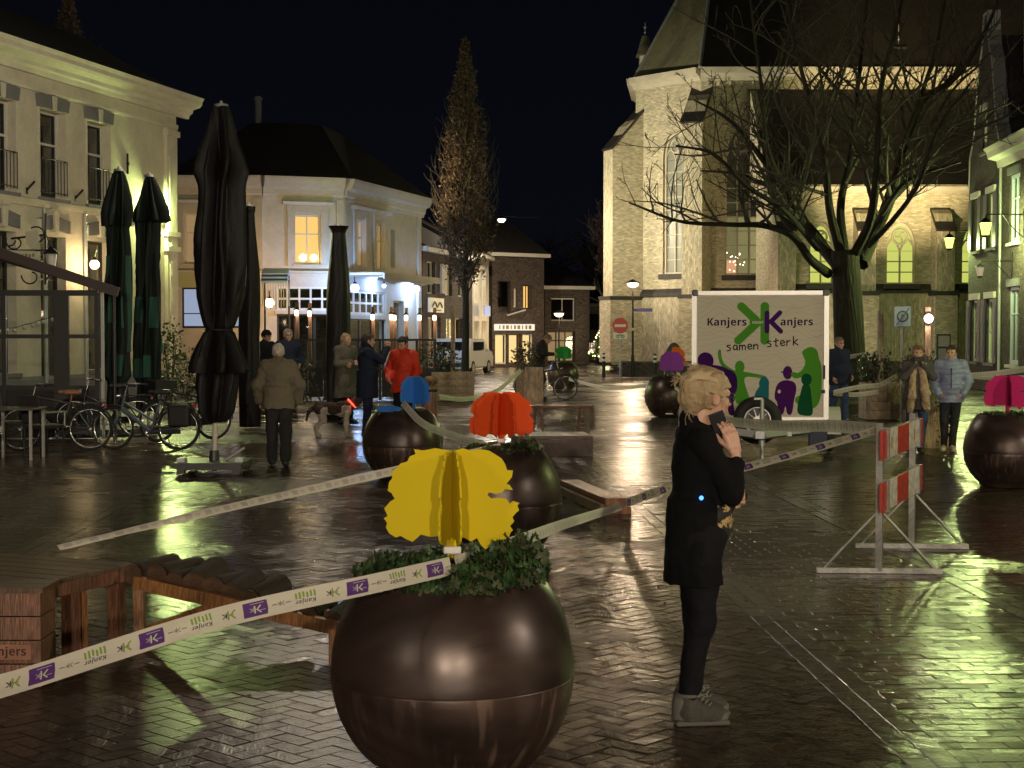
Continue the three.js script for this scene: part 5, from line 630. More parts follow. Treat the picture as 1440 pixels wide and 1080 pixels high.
for (const [px, py, lab] of [[849, 531, 'black bollard with white rings before the no-entry sign'], [921, 534, 'black bollard with white rings beside the street lamp post']]) { const p = gp(px, py), t = thing('bollard', lab, 'bollard', p, 0, 'black bollards with white rings'); mesh('post', [cyl(0.075, 0.065, 0.95, 0, 0.475, 0, 12), ball(0.068, 0, 0.95, 0, 12, 6)], M.black, t); for (const y of [0.72, 0.9]) mesh('white_ring', cyl(0.072, 0.072, 0.09, 0, y, 0, 12), std([0.75, 0.74, 0.7], 0.4), t); }
// ---------------------------------------------------------------- traffic signs, notice board
{
  const p = gp(872, 533), t = thing('no_entry_sign', 'round red no-entry sign with a small white plate below', 'sign', p), y = at(872, 458, 61).y; mesh('pole', cyl(0.032, 0.032, y, 0, y / 2, -0.03, 8), M.zinc, t); mesh('disc', cyl(0.31, 0.31, 0.02, 0, y, 0, 28, Math.PI / 2), std([0.62, 0.03, 0.015], 0.4), t); mesh('white_bar', box(0.44, 0.105, 0.008, 0, y, 0.016), std([0.75, 0.73, 0.66], 0.4), t); const py = at(872, 472, 61).y; mesh('plate', box(0.56, 0.27, 0.015, 0, py, 0.002), std([0.72, 0.70, 0.64], 0.4), t); mesh('bicycle_mark', [place(new THREE.TorusGeometry(0.055, 0.012, 5, 14), -0.10, py - 0.03, 0.014), place(new THREE.TorusGeometry(0.055, 0.012, 5, 14), 0.10, py - 0.03, 0.014), bar(V(-0.1, py - 0.03, 0.014), V(0.02, py + 0.05, 0.014), 0.01), bar(V(0.1, py - 0.03, 0.014), V(-0.02, py + 0.06, 0.014), 0.01)], M.black, t);
  const q = V(PX(1269, 32), 0, -32), s = thing('zone_sign', 'blue-grey end-of-zone sign with a dark struck-out symbol', 'sign', q), sy = at(1269, 445, 32).y; mesh('pole', cyl(0.028, 0.028, sy + 0.1, 0, (sy + 0.1) / 2, -0.03, 8), M.zinc, s);
  const zt = canvasTex(256, 320, (c) => { c.fillStyle = '#a9bdd0'; c.fillRect(0, 0, 256, 320); c.strokeStyle = '#5b6570'; c.lineWidth = 10; c.strokeRect(5, 5, 246, 310); c.beginPath(); c.arc(128, 160, 76, 0, 7); c.lineWidth = 26; c.strokeStyle = '#3b4047'; c.stroke(); c.fillStyle = '#8fa0b3'; c.beginPath(); c.arc(128, 160, 62, 0, 7); c.fill(); c.fillStyle = '#30353b'; c.font = 'bold 88px sans-serif'; c.textAlign = 'center'; c.fillText('P', 128, 192); c.lineWidth = 16; c.strokeStyle = '#444b52'; c.beginPath(); c.moveTo(40, 290); c.lineTo(226, 30); c.stroke(); });
  const bd = mesh('board', new THREE.BoxGeometry(0.36, 0.44, 0.015), std([1, 1, 1], 0.4, { map: zt }), s, [0, sy, 0]);
  const n = V(PX(1327, 40), 0, -40), nb = thing('notice_board', 'dark framed notice board with pale papers behind the photographing woman', 'notice board', n), ny = at(1327, 490, 40).y; mesh('board', box(0.36, 0.75, 0.06, 0, ny, 0), M.darkFrame, nb); mesh('paper', box(0.29, 0.28, 0.004, 0, ny + 0.19, 0.034), std([0.35, 0.36, 0.30], 0.6), nb); mesh('paper', box(0.29, 0.28, 0.004, 0, ny - 0.14, 0.034), std([0.3, 0.31, 0.26], 0.6), nb); mesh('post', [box(0.04, ny - 0.3, 0.04, -0.15, (ny - 0.3) / 2, 0), box(0.04, ny - 0.3, 0.04, 0.15, (ny - 0.3) / 2, 0)], M.darkFrame, nb);
}
// ---------------------------------------------------------------- obstacle-course woodwork
{ // low plank bench and crate
  const t = thing('plank_bench', 'low wooden plank bench with square legs, one strip of tape lying on it', 'bench', [-2.435, 0, -8.815], -0.437), top = 0.475, L = 1.9, wetA = wood([0.17, 0.11, 0.065], 0.3);
  for (let i = 0; i < 6; i++) mesh('plank', rbox(L, 0.026, 0.132, 0.005, -L / 2 - 0.006 * (i % 2), top - 0.013, -0.345 + i * 0.138), i % 2 ? wetWood : wetA, t);
  mesh('apron', box(0.028, 0.075, 0.80, -0.03, top - 0.065, 0), redWood, t); mesh('apron', box(L - 0.1, 0.075, 0.028, -L / 2, top - 0.065, 0.39), redWood, t); mesh('apron', box(L - 0.1, 0.075, 0.028, -L / 2, top - 0.065, -0.39), redWood, t);
  for (const [dx, dz] of [[-0.085, -0.34], [-0.085, 0.06], [-1.7, -0.34], [-1.7, 0.34]]) mesh('leg', box(0.075, top - 0.03, 0.075, dx, (top - 0.03) / 2, dz), redWood, t);
  mesh('brace', [box(0.05, top - 0.03, 0.05, -0.075, (top - 0.03) / 2, -0.02)], wood([0.42, 0.20, 0.08]), t);
  const c = thing('plank_crate', 'reddish plank crate with burnt lettering below the tape', 'crate', [at(58, 900, 8).x - 0.6, 0, -8.12]); const bt = canvasTex(1024, 128, (x) => { x.fillStyle = '#fff'; x.fillRect(0, 0, 1024, 128); x.fillStyle = '#5a3020'; x.font = 'bold 104px sans-serif'; x.textAlign = 'right'; x.fillText('Kanjers', 985, 92); });
  const h = 0.5, rows = 4; for (let i = 0; i < rows; i++) { const y = (i + 0.5) * h / rows, hh = h / rows - 0.007; mesh('plank', box(1.2, hh, 0.024, 0, y, 0.12), redWood, c); mesh('plank', box(0.024, hh, 0.214, 0.588, y, 0), redWood, c); mesh('plank', box(1.2, hh, 0.024, 0, y, -0.12), redWood, c); if (i === 1) { const g = new THREE.PlaneGeometry(0.62, 0.078); mesh('burnt_lettering', g, std([0.32, 0.14, 0.08], 0.5, { map: bt }), c, [0.24, y, 0.1345]); } } for (const z of [0.075, -0.075]) mesh('lid_plank', box(1.24, 0.025, 0.145, 0, h + 0.013, z), wetWood, c);
}
{ // sloping log ramp
  const t = thing('log_ramp', 'sloping wooden ramp of round logs between two orange beams', 'ramp'), a0 = at(190, 818, 9.0), a1 = at(478, 884, 8.55), off = V(0.05, 0, -0.2); mesh('side_beam', beam(a0, a1, 0.05, 0.075), orangeWood, t); mesh('side_beam', beam(a0.clone().add(off), a1.clone().add(off), 0.05, 0.075), orangeWood, t);
  mesh('brace', beam(gp(200, 902).setY(0.05), a0.clone().lerp(a1, 0.42).add(V(0, -0.03, -0.05)), 0.04, 0.06), orangeWood, t); mesh('leg', bar(a0.clone().add(V(0.02, 0.0, -0.02)), a0.clone().add(V(0.02, 0, -0.02)).setY(0), 0.03, 0.03, 4, true), orangeWood, t); mesh('leg', bar(a1.clone().add(V(-0.03, 0, 0)), a1.clone().add(V(-0.03, 0, 0)).setY(0), 0.03, 0.03, 4, true), orangeWood, t); mesh('leg', bar(a1.clone().add(off), a1.clone().add(off).setY(0), 0.03, 0.03, 4, true), orangeWood, t);
  const r = rng(6), logBark = std([0.032, 0.022, 0.015], 0.75, { bumpMap: barkBump, bumpScale: 0.008 }), logEnd = wood([0.13, 0.07, 0.035], 0.4); for (let i = 0; i < 11; i++) { const p = a0.clone().lerp(a1, 0.03 + i * 0.093), rad = 0.05 + 0.036 * r(), lg = part('log', t, p.clone().add(V((r() - 0.5) * 0.03, rad * 0.55 + (r() - 0.5) * 0.03, -0.17 - r() * 0.05))); const dir = off.clone().normalize(); const q = new THREE.Quaternion().setFromUnitVectors(V(0, 0, -1), dir); lg.quaternion.copy(q).multiply(new THREE.Quaternion().setFromEuler(new THREE.Euler((r() - 0.5) * 0.2, (r() - 0.5) * 0.35, 0))); mesh('log_bark', cyl(rad, rad * 0.95, 0.36, 0, 0, -0.08 + (r() - 0.5) * 0.05, 12, Math.PI / 2), logBark, lg); mesh('cut_face', cyl(rad * 0.9, rad * 0.9, 0.01, 0, 0, 0.128, 12, Math.PI / 2), logEnd, lg); }
}
{ const d = 28.5, x = PX(788, d), t = thing('plank_bench', 'wooden plank bench with trestle legs near the square planter', 'bench', [x, 0, -d], 0.12); for (let i = 0; i < 4; i++) mesh('plank', rbox(1.2, 0.035, 0.13, 0.006, 0, 0.49, -0.24 + i * 0.145), wood([0.26, 0.12, 0.06], 0.35), t); for (const s of [-1, 1]) { for (const k of [-1, 1]) mesh('leg', bar(V(s * 0.42 + k * 0.07, 0, k * 0.2), V(s * 0.42 + k * 0.02, 0.47, k * 0.16), 0.03, 0.03, 4, true), redWood, t); } mesh('end_board', box(0.03, 0.4, 0.5, 0.585, 0.26, 0), wood([0.22, 0.1, 0.05]), t); mesh('stretcher', box(0.9, 0.05, 0.04, 0, 0.14, 0.1), redWood, t);
  const s = thing('plank_platform', 'dark low plank platform in front of the trestle bench', 'platform', [PX(775, 23.5), 0, -23.5], 0.1); for (let i = 0; i < 6; i++) mesh('plank', rbox(1.15, 0.05, 0.15, 0.008, 0, 0.28, -0.42 + i * 0.165), wetWood, s); mesh('skirt', [box(1.15, 0.25, 0.03, 0, 0.125, 0.47), box(0.03, 0.25, 0.98, 0.56, 0.125, 0), box(0.03, 0.25, 0.98, -0.56, 0.125, 0)], wood([0.09, 0.05, 0.03], 0.4), s); }
{ const a = gp(800, 692).setY(0.075), b = gp(868, 722).setY(0.075), t = thing('balance_beam', 'low wooden balance beam lying on the paving', 'beam'); mesh('timber', beam(a, b, 0.22, 0.14), wood([0.28, 0.12, 0.055], 0.35), t); mesh('end_block', beam(b.clone().lerp(a, 0.06).setY(0.08), b.clone().lerp(a, -0.02).setY(0.08), 0.27, 0.16), wood([0.34, 0.15, 0.06], 0.4), t); mesh('side_rail', beam(a.clone().add(V(-0.16, -0.02, 0.1)), b.clone().add(V(-0.16, -0.02, 0.1)), 0.05, 0.09), wood([0.25, 0.16, 0.09]), t); }
{ // plywood cut-out figure leaning near the two women
  const t = thing('plywood_cutout', 'tan plywood cut-out board with dark specks behind the photographing woman', 'board', [PX(1322, 24.6), 0, -24.6], 0.15); const b = mesh('board', extrude(poly([[-0.25, 0], [0.28, 0], [0.30, 0.22], [0.12, 0.34], [0.10, 0.62], [0.02, 0.95], [-0.03, 1.15], [-0.12, 1.2], [-0.2, 1.05], [-0.22, 0.5]]), 0.018, 0, 0.002), wood([0.50, 0.34, 0.22]), t); b.rotation.x = -0.08; const r = rng(3), sp = []; for (let i = 0; i < 26; i++) { const y = 0.05 + r() * 0.8; sp.push(cyl(0.012 + 0.008 * r(), 0.012, 0.004, -0.12 + r() * 0.18, y, 0.021, 7, Math.PI / 2)); } const k = mesh('drilled_spots', sp, M.black, t); k.rotation.x = -0.08; mesh('prop', bar(V(0, 0.9, -0.09), V(0, 0, -0.5), 0.02, 0.02, 4, true), rawWood, t); }
// ---------------------------------------------------------------- box trailer with printed front
{
  const d = 22.4, c = gp(1071, 648), T = thing('box_trailer', 'pale box trailer printed with green and purple silhouettes and lettering', 'trailer', [c.x, 0, -d], -0.155), W = 1.94, y0 = 0.60, y1 = 2.44, Lh = 3.0;
  const tex = canvasTex(1390, 1370, (x) => {
    x.scale(2, 2); x.translate(-95, -105); x.fillStyle = '#e6e0cf'; x.fillRect(90, 100, 720, 720);
    x.strokeStyle = 'rgba(120,115,100,0.33)'; x.lineWidth = 1.6; for (let k = 0; k < 26; k++) { x.beginPath(); for (let i = 0; i <= 90; i++) { const u = 95 + i * 8, v = 110 + k * 27 + 34 * noise(u * 0.008, k * 0.33, 1.5) * 2 + 10 * noise(u * 0.03, k, 7); i ? x.lineTo(u, v) : x.moveTo(u, v); } x.stroke(); }
    x.lineCap = 'round'; const line = (w, col, ...p) => { x.strokeStyle = col; x.lineWidth = w; x.beginPath(); p.forEach(([a, b], i) => (i ? x.lineTo(a, b) : x.moveTo(a, b))); x.stroke(); };
    const G = '#58a436', P = '#4a1f74'; line(46, G, [338, 162], [418, 240], [422, 262], [322, 358]); line(48, G, [469, 162], [469, 358]); line(34, G, [400, 252], [470, 252]);
    line(27, P, [481, 200], [481, 304]); line(27, P, [552, 199], [503, 250], [557, 305]);
    x.fillStyle = '#3a1a58'; x.font = 'bold 60px sans-serif'; x.textBaseline = 'alphabetic'; const fit = (s, a, b, y) => { const m = x.measureText(s).width; x.save(); x.translate(a, y); x.scale((b - a) / m, 1); x.fillText(s, 0, 0); x.restore(); }; fit('Kanjers', 144, 370, 272); fit('anjers', 553, 737, 271);
    x.fillStyle = '#f2efe2'; x.font = 'bold 27px sans-serif'; fit('voor', 398, 462, 262);
    // hand lettering
    x.save(); x.translate(258, 417); x.rotate(-0.06); const hw = (pts, dx, dy = 0) => { x.beginPath(); pts.forEach(([a, b, m], i) => (i && !m ? x.lineTo(a + dx, b + dy) : x.moveTo(a + dx, b + dy))); x.strokeStyle = '#2a2333'; x.lineWidth = 6.5; x.lineJoin = 'round'; x.stroke(); };
    const L = { s: [[22, -30], [8, -32], [3, -24], [22, -12], [18, -1], [2, 0]], a: [[26, -26], [10, -30], [3, -16], [8, -3], [22, -8], [26, -26], [25, 0]], m: [[3, 0], [5, -28], [5, -18], [14, -28], [20, -24], [19, 0], [20, -20], [30, -28], [37, -20], [36, 0]], e: [[5, -14], [28, -18], [22, -30], [8, -28], [4, -12], [12, -1], [28, -5]], n: [[3, 0], [4, -28], [5, -16], [18, -28], [27, -20], [25, 0]], t: [[16, -44], [13, -2], [24, 0], [3, -28, 1], [28, -32]], r: [[4, 0], [5, -28], [5, -16], [14, -27], [24, -26]], k: [[5, 0], [8, -50], [8, -14, 1], [28, -32], [10, -16], [30, 0]] };
    let p = 0; for (const ch of 'samen') { hw(L[ch], p); p += ch === 'm' ? 46 : 34; } p = 226; for (const ch of 'sterk') { hw(L[ch], p, -10); p += 35; } x.restore();
    // silhouettes
    const blob = (col, pts) => { x.fillStyle = col; x.beginPath(); const n = pts.length; for (let i = 0; i < n; i++) { const a = pts[i], b = pts[(i + 1) % n], mx = (a[0] + b[0]) / 2, my = (a[1] + b[1]) / 2; i ? x.quadraticCurveTo(a[0], a[1], mx, my) : x.moveTo(mx, my); } x.quadraticCurveTo(pts[0][0], pts[0][1], (pts[0][0] + pts[1][0]) / 2, (pts[0][1] + pts[1][1]) / 2); x.fill(); };
    const disc = (col, a, b, r, q = r) => { x.fillStyle = col; x.beginPath(); x.ellipse(a, b, r, q, 0, 0, 7); x.fill(); };
    blob(G, [[212, 408], [228, 412], [226, 440], [240, 492], [300, 530], [316, 530], [350, 536], [460, 556], [486, 568], [470, 578], [400, 566], [358, 566], [356, 600], [392, 700], [380, 722], [296, 726], [316, 590], [304, 552], [226, 512], [206, 440]]); disc(G, 331, 510, 27, 36);
    disc('#4b1a6b', 139, 476, 46, 50); blob('#4b1a6b', [[120, 500], [180, 496], [262, 512], [318, 580], [320, 640], [290, 690], [310, 790], [270, 790], [262, 720], [236, 712], [236, 790], [205, 790], [206, 660], [180, 560], [130, 520]]); disc('#3d1560', 262, 592, 56, 68);
    blob('#2b7a86', [[440, 590], [466, 560], [492, 580], [494, 630], [494, 690], [488, 720], [412, 720], [414, 660], [444, 620]]); disc('#2b7a86', 467, 604, 28, 38);
    blob('#541e6e', [[556, 590], [596, 582], [640, 596], [648, 640], [632, 700], [624, 784], [594, 784], [586, 720], [576, 784], [540, 784], [544, 712], [522, 690], [532, 620]]); disc('#541e6e', 597, 542, 26, 38); disc('#e6e0cf', 551, 650, 9, 11); x.fillStyle = '#541e6e'; x.fillRect(560, 534, 40, 8);
    blob(G, [[672, 420], [720, 388], [762, 410], [770, 470], [784, 490], [786, 690], [740, 760], [640, 720], [636, 680], [700, 660], [690, 560], [636, 580], [612, 552], [624, 534], [660, 548], [700, 490], [680, 440]]);
    disc('#155c38', 701, 580, 29, 34); blob('#155c38', [[682, 600], [722, 606], [730, 690], [742, 784], [700, 790], [642, 776], [668, 660]]);
  });
  const wall = phys([0.66, 0.63, 0.55], 0.7, { specularIntensity: 0.4 }), alu = std([0.55, 0.54, 0.5], 0.4, { metalness: 0.7 });
  mesh('body', [box(W, y1 - y0, 0.04, 0, (y0 + y1) / 2, -0.02), box(0.04, y1 - y0, Lh, -W / 2 + 0.02, (y0 + y1) / 2, -Lh / 2 - 0.04), box(0.04, y1 - y0, Lh, W / 2 - 0.02, (y0 + y1) / 2, -Lh / 2 - 0.04), box(W, 0.05, Lh, 0, y1 - 0.025, -Lh / 2 - 0.04), box(W, 0.06, Lh, 0, y0 + 0.03, -Lh / 2 - 0.04), box(W - 0.1, y1 - y0 - 0.1, 0.04, 0, (y0 + y1) / 2, -Lh)], wall, T);
  const gr = new THREE.PlaneGeometry(W - 0.14, y1 - y0 - 0.10); mesh('printed_panel', gr, phys([0.74, 0.72, 0.67], 0.85, { map: tex, specularIntensity: 0.2 }), T, [0, (y0 + y1) / 2 - 0.01, 0.006]);
  mesh('edge_profile', [box(0.07, y1 - y0, 0.07, -W / 2 + 0.02, (y0 + y1) / 2, -0.01), box(0.07, y1 - y0, 0.07, W / 2 - 0.02, (y0 + y1) / 2, -0.01), box(W, 0.06, 0.066, 0, y1 - 0.01, -0.01), box(W, 0.07, 0.066, 0, y0 - 0.01, -0.01)], alu, T);
  for (const s of [-1, 1]) mesh('corner_cap', rbox(0.10, 0.10, 0.10, 0.03, s * (W / 2 - 0.03), y1 - 0.01, -0.01), std([0.12, 0.12, 0.12], 0.5), T);
  // spare wheel, drawbar, jockey wheel
  const sp = part('spare_wheel', T, [-0.03, 0.585, 0.17]); mesh('tyre', new THREE.TorusGeometry(0.265, 0.085, 12, 32), M.rubber, sp); mesh('rim', [place(new THREE.TorusGeometry(0.185, 0.022, 8, 28), 0, 0, 0.03), cyl(0.07, 0.06, 0.08, 0, 0, 0.02, 14, Math.PI / 2), ...Array.from({ length: 10 }, (_, i) => bar(V(Math.cos(i * 0.628) * 0.05, Math.sin(i * 0.628) * 0.05, 0.04), V(Math.cos(i * 0.628) * 0.18, Math.sin(i * 0.628) * 0.18, 0.03), 0.018, 0.014, 6))], alu, sp); mesh('hub_plate', cyl(0.18, 0.18, 0.02, 0, 0, -0.01, 24, Math.PI / 2), std([0.1, 0.1, 0.1], 0.5), sp);
  mesh('drawbar', [bar(V(-0.75, 0.44, -0.1), V(-0.05, 0.44, 1.25), 0.035, 0.05, 4, true), bar(V(0.75, 0.44, -0.1), V(0.05, 0.44, 1.25), 0.035, 0.05, 4, true), box(0.12, 0.1, 0.35, 0, 0.46, 1.35), box(0.3, 0.06, 0.25, 0.3, 0.42, 0.55)], M.zinc, T);
  mesh('jockey_leg', [cyl(0.03, 0.03, 0.75, 0.03, 0.55, 0.95, 10), cyl(0.045, 0.045, 0.3, 0.03, 0.42, 0.95, 10), box(0.12, 0.03, 0.03, -0.02, 0.93, 0.95), place(new THREE.TorusGeometry(0.08, 0.03, 8, 18), 0.03, 0.11, 0.95, 0, Math.PI / 2)], M.zinc, T);
  mesh('chassis', [box(W - 0.1, 0.1, Lh, 0, y0 - 0.09, -Lh / 2), box(1.2, 0.12, 0.02, 0.1, 0.4, 0.03)], std([0.06, 0.06, 0.06], 0.6), T);
  for (const s of [-1, 1]) { const w = part('road_wheel', T, [s * (W / 2 + 0.08), 0.31, -1.5], Math.PI / 2); mesh('tyre', new THREE.TorusGeometry(0.225, 0.085, 12, 28), M.rubber, w); mesh('rim', cyl(0.17, 0.17, 0.1, 0, 0, 0, 20, Math.PI / 2), alu, w); const f = []; for (let i = 0; i <= 12; i++) { const a = Math.PI * i / 12; f.push([Math.cos(a) * 0.40, 0.31 + Math.sin(a) * 0.40]); } for (let i = 12; i >= 0; i--) { const a = Math.PI * i / 12; f.push([Math.cos(a) * 0.385, 0.31 + Math.sin(a) * 0.385]); } const g = extrude(poly(f), 0.26, -0.13); g.rotateY(Math.PI / 2); g.translate(s * (W / 2 + 0.13), 0, -1.5); mesh('mudguard', g, std([0.5, 0.49, 0.46], 0.5), T); }
  mesh('marker_light', [box(0.05, 0.05, 0.03, W / 2 - 0.06, 1.0, 0.03)], M.black, T); mesh('door_latch', box(0.03, 0.2, 0.03, W / 2 - 0.05, 1.28, 0.03), M.black, T);
  mesh('bumper_flap', rbox(0.28, 0.36, 0.05, 0.03, W / 2 - 0.12, 0.28, -0.3), std([0.02, 0.025, 0.06], 0.6), T);
}
// ---------------------------------------------------------------- road barrier
const BAR = {};
{
  const a = gp(1236, 806), b = gp(1282, 771), T = thing('road_barrier', 'red and white striped road barrier on a galvanised steel frame', 'barrier', a, Math.atan2(-(b.z - a.z), b.x - a.x)), L = a.distanceTo(b); BAR.a = a; BAR.b = b; const ax = V(1, 0, 0).applyAxisAngle(V(0, 1, 0), T.rotation.y), foot = V(1, 0, 0.06).normalize(); const loc = (v) => v.applyAxisAngle(V(0, 1, 0), -T.rotation.y);
  const sq = std([0.34, 0.33, 0.30], 0.48, { metalness: 0.75, map: grime }); const f = loc(foot.clone());
  for (const [i, x] of [0, L].entries()) { const o = V(x, 0, 0); mesh('post', box(0.05, 1.14, 0.05, x, 0.59, 0), sq, T); const fg = beam(o.clone().addScaledVector(f, -0.48).setY(0.022), o.clone().addScaledVector(f, 0.48).setY(0.022), 0.045, 0.04); mesh('foot', fg, sq, T); mesh('stay', bar(o.clone().addScaledVector(f, 0.42).setY(0.04), o.clone().addScaledVector(f, 0.03).setY(0.46), 0.0125, 0.0125, 8), sq, T); mesh('stay', bar(o.clone().addScaledVector(f, -0.42).setY(0.04), o.clone().addScaledVector(f, -0.03).setY(0.46), 0.0125, 0.0125, 8), sq, T); }
  const redP = phys([0.50, 0.025, 0.015], 0.45, { map: grime, clearcoat: 0.25, clearcoatRoughness: 0.25 }), whP = phys([0.68, 0.64, 0.54], 0.45, { map: grime, clearcoat: 0.25, clearcoatRoughness: 0.25 });
  for (const y of [1.0, 0.6]) { const bd = part('striped_board', T, [0, y, 0.045]); const e = 0.20, n = [[-e, 0.02, redP], [0.03, L * 0.30, whP], [L * 0.305, L * 0.66, redP], [L * 0.665, L - 0.03, whP], [L - 0.02, L + e, redP]]; for (const [p, q, m] of n) mesh(m === redP ? 'red_block' : 'white_block', rbox(q - p - 0.003, 0.225, 0.024, 0.004, (p + q) / 2, 0, 0), m, bd); mesh('clamp', [box(0.03, 0.25, 0.05, 0.02, 0, 0), box(0.03, 0.25, 0.05, L - 0.02, 0, 0)], sq, bd); if (y === 1.0) mesh('handprint', [box(0.05, 0.09, 0.002, L * 0.12, 0, 0.0142), box(0.05, 0.09, 0.002, L * 0.83, 0, 0.0142)], std([0.35, 0.2, 0.03], 0.6), bd); }
}
// ---------------------------------------------------------------- printed barrier tape
const tapeTex = canvasTex(1792, 128, (x) => {
  x.fillStyle = '#e9e3d3'; x.fillRect(0, 0, 1792, 128); x.lineCap = 'round';
  const K = (cx, cy, s, c1, c2) => { x.lineWidth = 9 * s; x.strokeStyle = c1; x.beginPath(); x.moveTo(cx - 30 * s, cy - 28 * s); x.lineTo(cx - 8 * s, cy); x.lineTo(cx - 30 * s, cy + 28 * s); x.moveTo(cx + 4 * s, cy - 28 * s); x.lineTo(cx + 4 * s, cy + 28 * s); x.stroke(); x.strokeStyle = c2; x.lineWidth = 7 * s; x.beginPath(); x.moveTo(cx + 14 * s, cy - 16 * s); x.lineTo(cx + 14 * s, cy + 16 * s); x.moveTo(cx + 32 * s, cy - 14 * s); x.lineTo(cx + 18 * s, cy); x.lineTo(cx + 32 * s, cy + 14 * s); x.stroke(); };
  const item = (cx, draw) => { x.save(); x.translate(cx, 64); x.rotate(Math.PI); draw(); x.restore(); };
  const fitText = (t, w, y, size) => { x.font = 'bold ' + size + 'px sans-serif'; const m = x.measureText(t).width; x.save(); x.translate(-w / 2, y); x.scale(w / m, 1); x.fillText(t, 0, 0); x.restore(); };
  for (let k = 0; k < 4; k++) { const o = k * 448;
    item(o + 58, () => { x.fillStyle = '#5a5064'; fitText('Kanjer', 92, -6, 36); x.strokeStyle = '#8fae45'; x.lineWidth = 9; x.beginPath(); for (const [a, t, b] of [[-40, 6, 40], [-24, 10, 40], [-8, 6, 34], [8, 14, 40], [24, 6, 40], [40, 8, 36]]) { x.moveTo(a, t); x.lineTo(a, b); } x.stroke(); });
    item(o + 178, () => { x.fillStyle = '#6a645c'; fitText('Kanjers', 40, 6, 15); K(0, 0, 0.85, '#93a944', '#4d4458'); });
    item(o + 292, () => { x.fillStyle = '#5d2a84'; x.beginPath(); x.roundRect(-52, -44, 104, 88, 5); x.fill(); K(0, -4, 0.72, '#dfe8b8', '#b9a6cf'); x.fillStyle = '#cdbfe0'; x.fillRect(-40, 30, 60, 4); x.fillRect(-42, -14, 24, 4); });
    item(o + 400, () => { K(0, 0, 0.42, '#8a8578', '#7a746b'); x.fillStyle = '#857f76'; x.fillRect(-40, -3, 22, 6); x.fillRect(18, -3, 22, 6); }); }
});
const tapeMat = phys([0.92, 0.91, 0.88], 0.7, { map: tapeTex, side: THREE.DoubleSide, bumpMap: canvasBump, bumpScale: 0.004, transmission: 0.32, thickness: 0 });
const faintTex = canvasTex(1024, 64, (x) => { x.fillStyle = '#e9e3d3'; x.fillRect(0, 0, 1024, 64); x.fillStyle = 'rgba(110,95,125,0.30)'; for (let i = 0; i < 10; i++) { x.fillRect(20 + i * 102, 14, 34, 36); x.fillRect(68 + i * 102, 24, 30, 8); x.fillRect(70 + i * 102, 38, 22, 7); } });
const faintMat = tapeMat.clone(); faintMat.map = faintTex;
function tape(label, pts, width, o = {}) { // pts: world points; ribbon with sag, slight twist and creases
  const { sag = 0, twist = [0, 0], flip = false, seed = 1, scale = 1.8, wid = [1, 1] } = o; let P = pts; const c = pts.length > 2 ? new THREE.CatmullRomCurve3(pts) : null, n = 90, pos = [], uv = [], idx = []; let s = 0, last = null;
  for (let i = 0; i <= n; i++) { const t = i / n, p = c ? c.getPoint(t) : pts[0].clone().lerp(pts[1], t); p.y -= sag * 4 * t * (1 - t); const q = c ? c.getPoint(Math.min(1, t + 0.01)) : pts[0].clone().lerp(pts[1], Math.min(1, t + 0.01)); const d = (c ? c.getTangent(t) : pts[1].clone().sub(pts[0])).normalize(); if (last) s += p.distanceTo(last); last = p.clone();
    const a = lerp(twist[0], twist[1], t) + 0.35 * noise(s * 1.3, seed, 0.5), side = V(0, 1, 0).cross(d).normalize(), up = d.clone().cross(side).normalize(), v = up.multiplyScalar(Math.cos(a)).addScaledVector(side, Math.sin(a)), w = width * lerp(wid[0], wid[1], t); const nn = d.clone().cross(v).normalize();
    for (let k = 0; k <= 4; k++) { const f = k / 4 - 0.5, cr = 0.05 * width * (noise(s * 6, f * 3, seed) + 0.8 * Math.cos(f * 6)); pos.push(p.x + v.x * w * f + nn.x * cr, p.y + v.y * w * f + nn.y * cr, p.z + v.z * w * f + nn.z * cr); uv.push((flip ? -s : s) / scale, k / 4); } }
  for (let i = 0; i < n; i++) for (let k = 0; k < 4; k++) { const a = i * 5 + k, b = a + 5; idx.push(a, b, a + 1, a + 1, b, b + 1); }
  const g = new THREE.BufferGeometry(); g.setAttribute('position', new THREE.Float32BufferAttribute(pos, 3)); g.setAttribute('uv', new THREE.Float32BufferAttribute(uv, 2)); g.setIndex(idx); g.computeVertexNormals(); return solo('barrier_tape', label, 'barrier tape', g, o.faint ? faintMat : tapeMat, 'printed white barrier tapes');
}
tape('printed white tape running from the yellow flower past the plank crate', [at(-190, 1014, 3.95), at(0, 966, 4.5), at(320, 866, 5.28), at(520, 822, 5.72), at(634, 796, 6.12)], 0.074, { seed: 2, twist: [0.05, 0.2], flip: false });
tape('printed white tape running from the yellow flower to the balance beam', [at(640, 795, 6.12), at(720, 765, 8.0), at(800, 735, 11.2), at(874, 712, 15.2)], 0.075, { faint: true, seed: 3, twist: [0.15, 0.25] });
tape('white tape from the plank bench to the red-orange flower', [at(82, 770, 9.6), at(250, 730, 10.2), at(450, 685, 11.4), at(705, 629, 12.95)], 0.075, { faint: true, seed: 4, twist: [1.05, 0.1], wid: [0.7, 1] });
tape('white tape between the blue flower and the red-orange flower', [at(566, 566, 19.2), at(590, 592, 18), at(635, 612, 15.5), at(694, 633, 13.0)], 0.085, { faint: true, seed: 5, twist: [0.6, 0.2] });
tape('white tape from the round bollard to the square planter by the cyclist', [at(618, 558, 31), at(655, 561, 34), at(700, 549, 38), at(733, 521, 39.6)], 0.11, { faint: true, seed: 6, twist: [0.2, 0.4] });
tape('white tape from the green flower planter to the purple and orange flower', [at(800, 533, 49.5), at(850, 545, 43), at(890, 544, 38), at(932, 536, 34)], 0.10, { faint: true, seed: 7 });
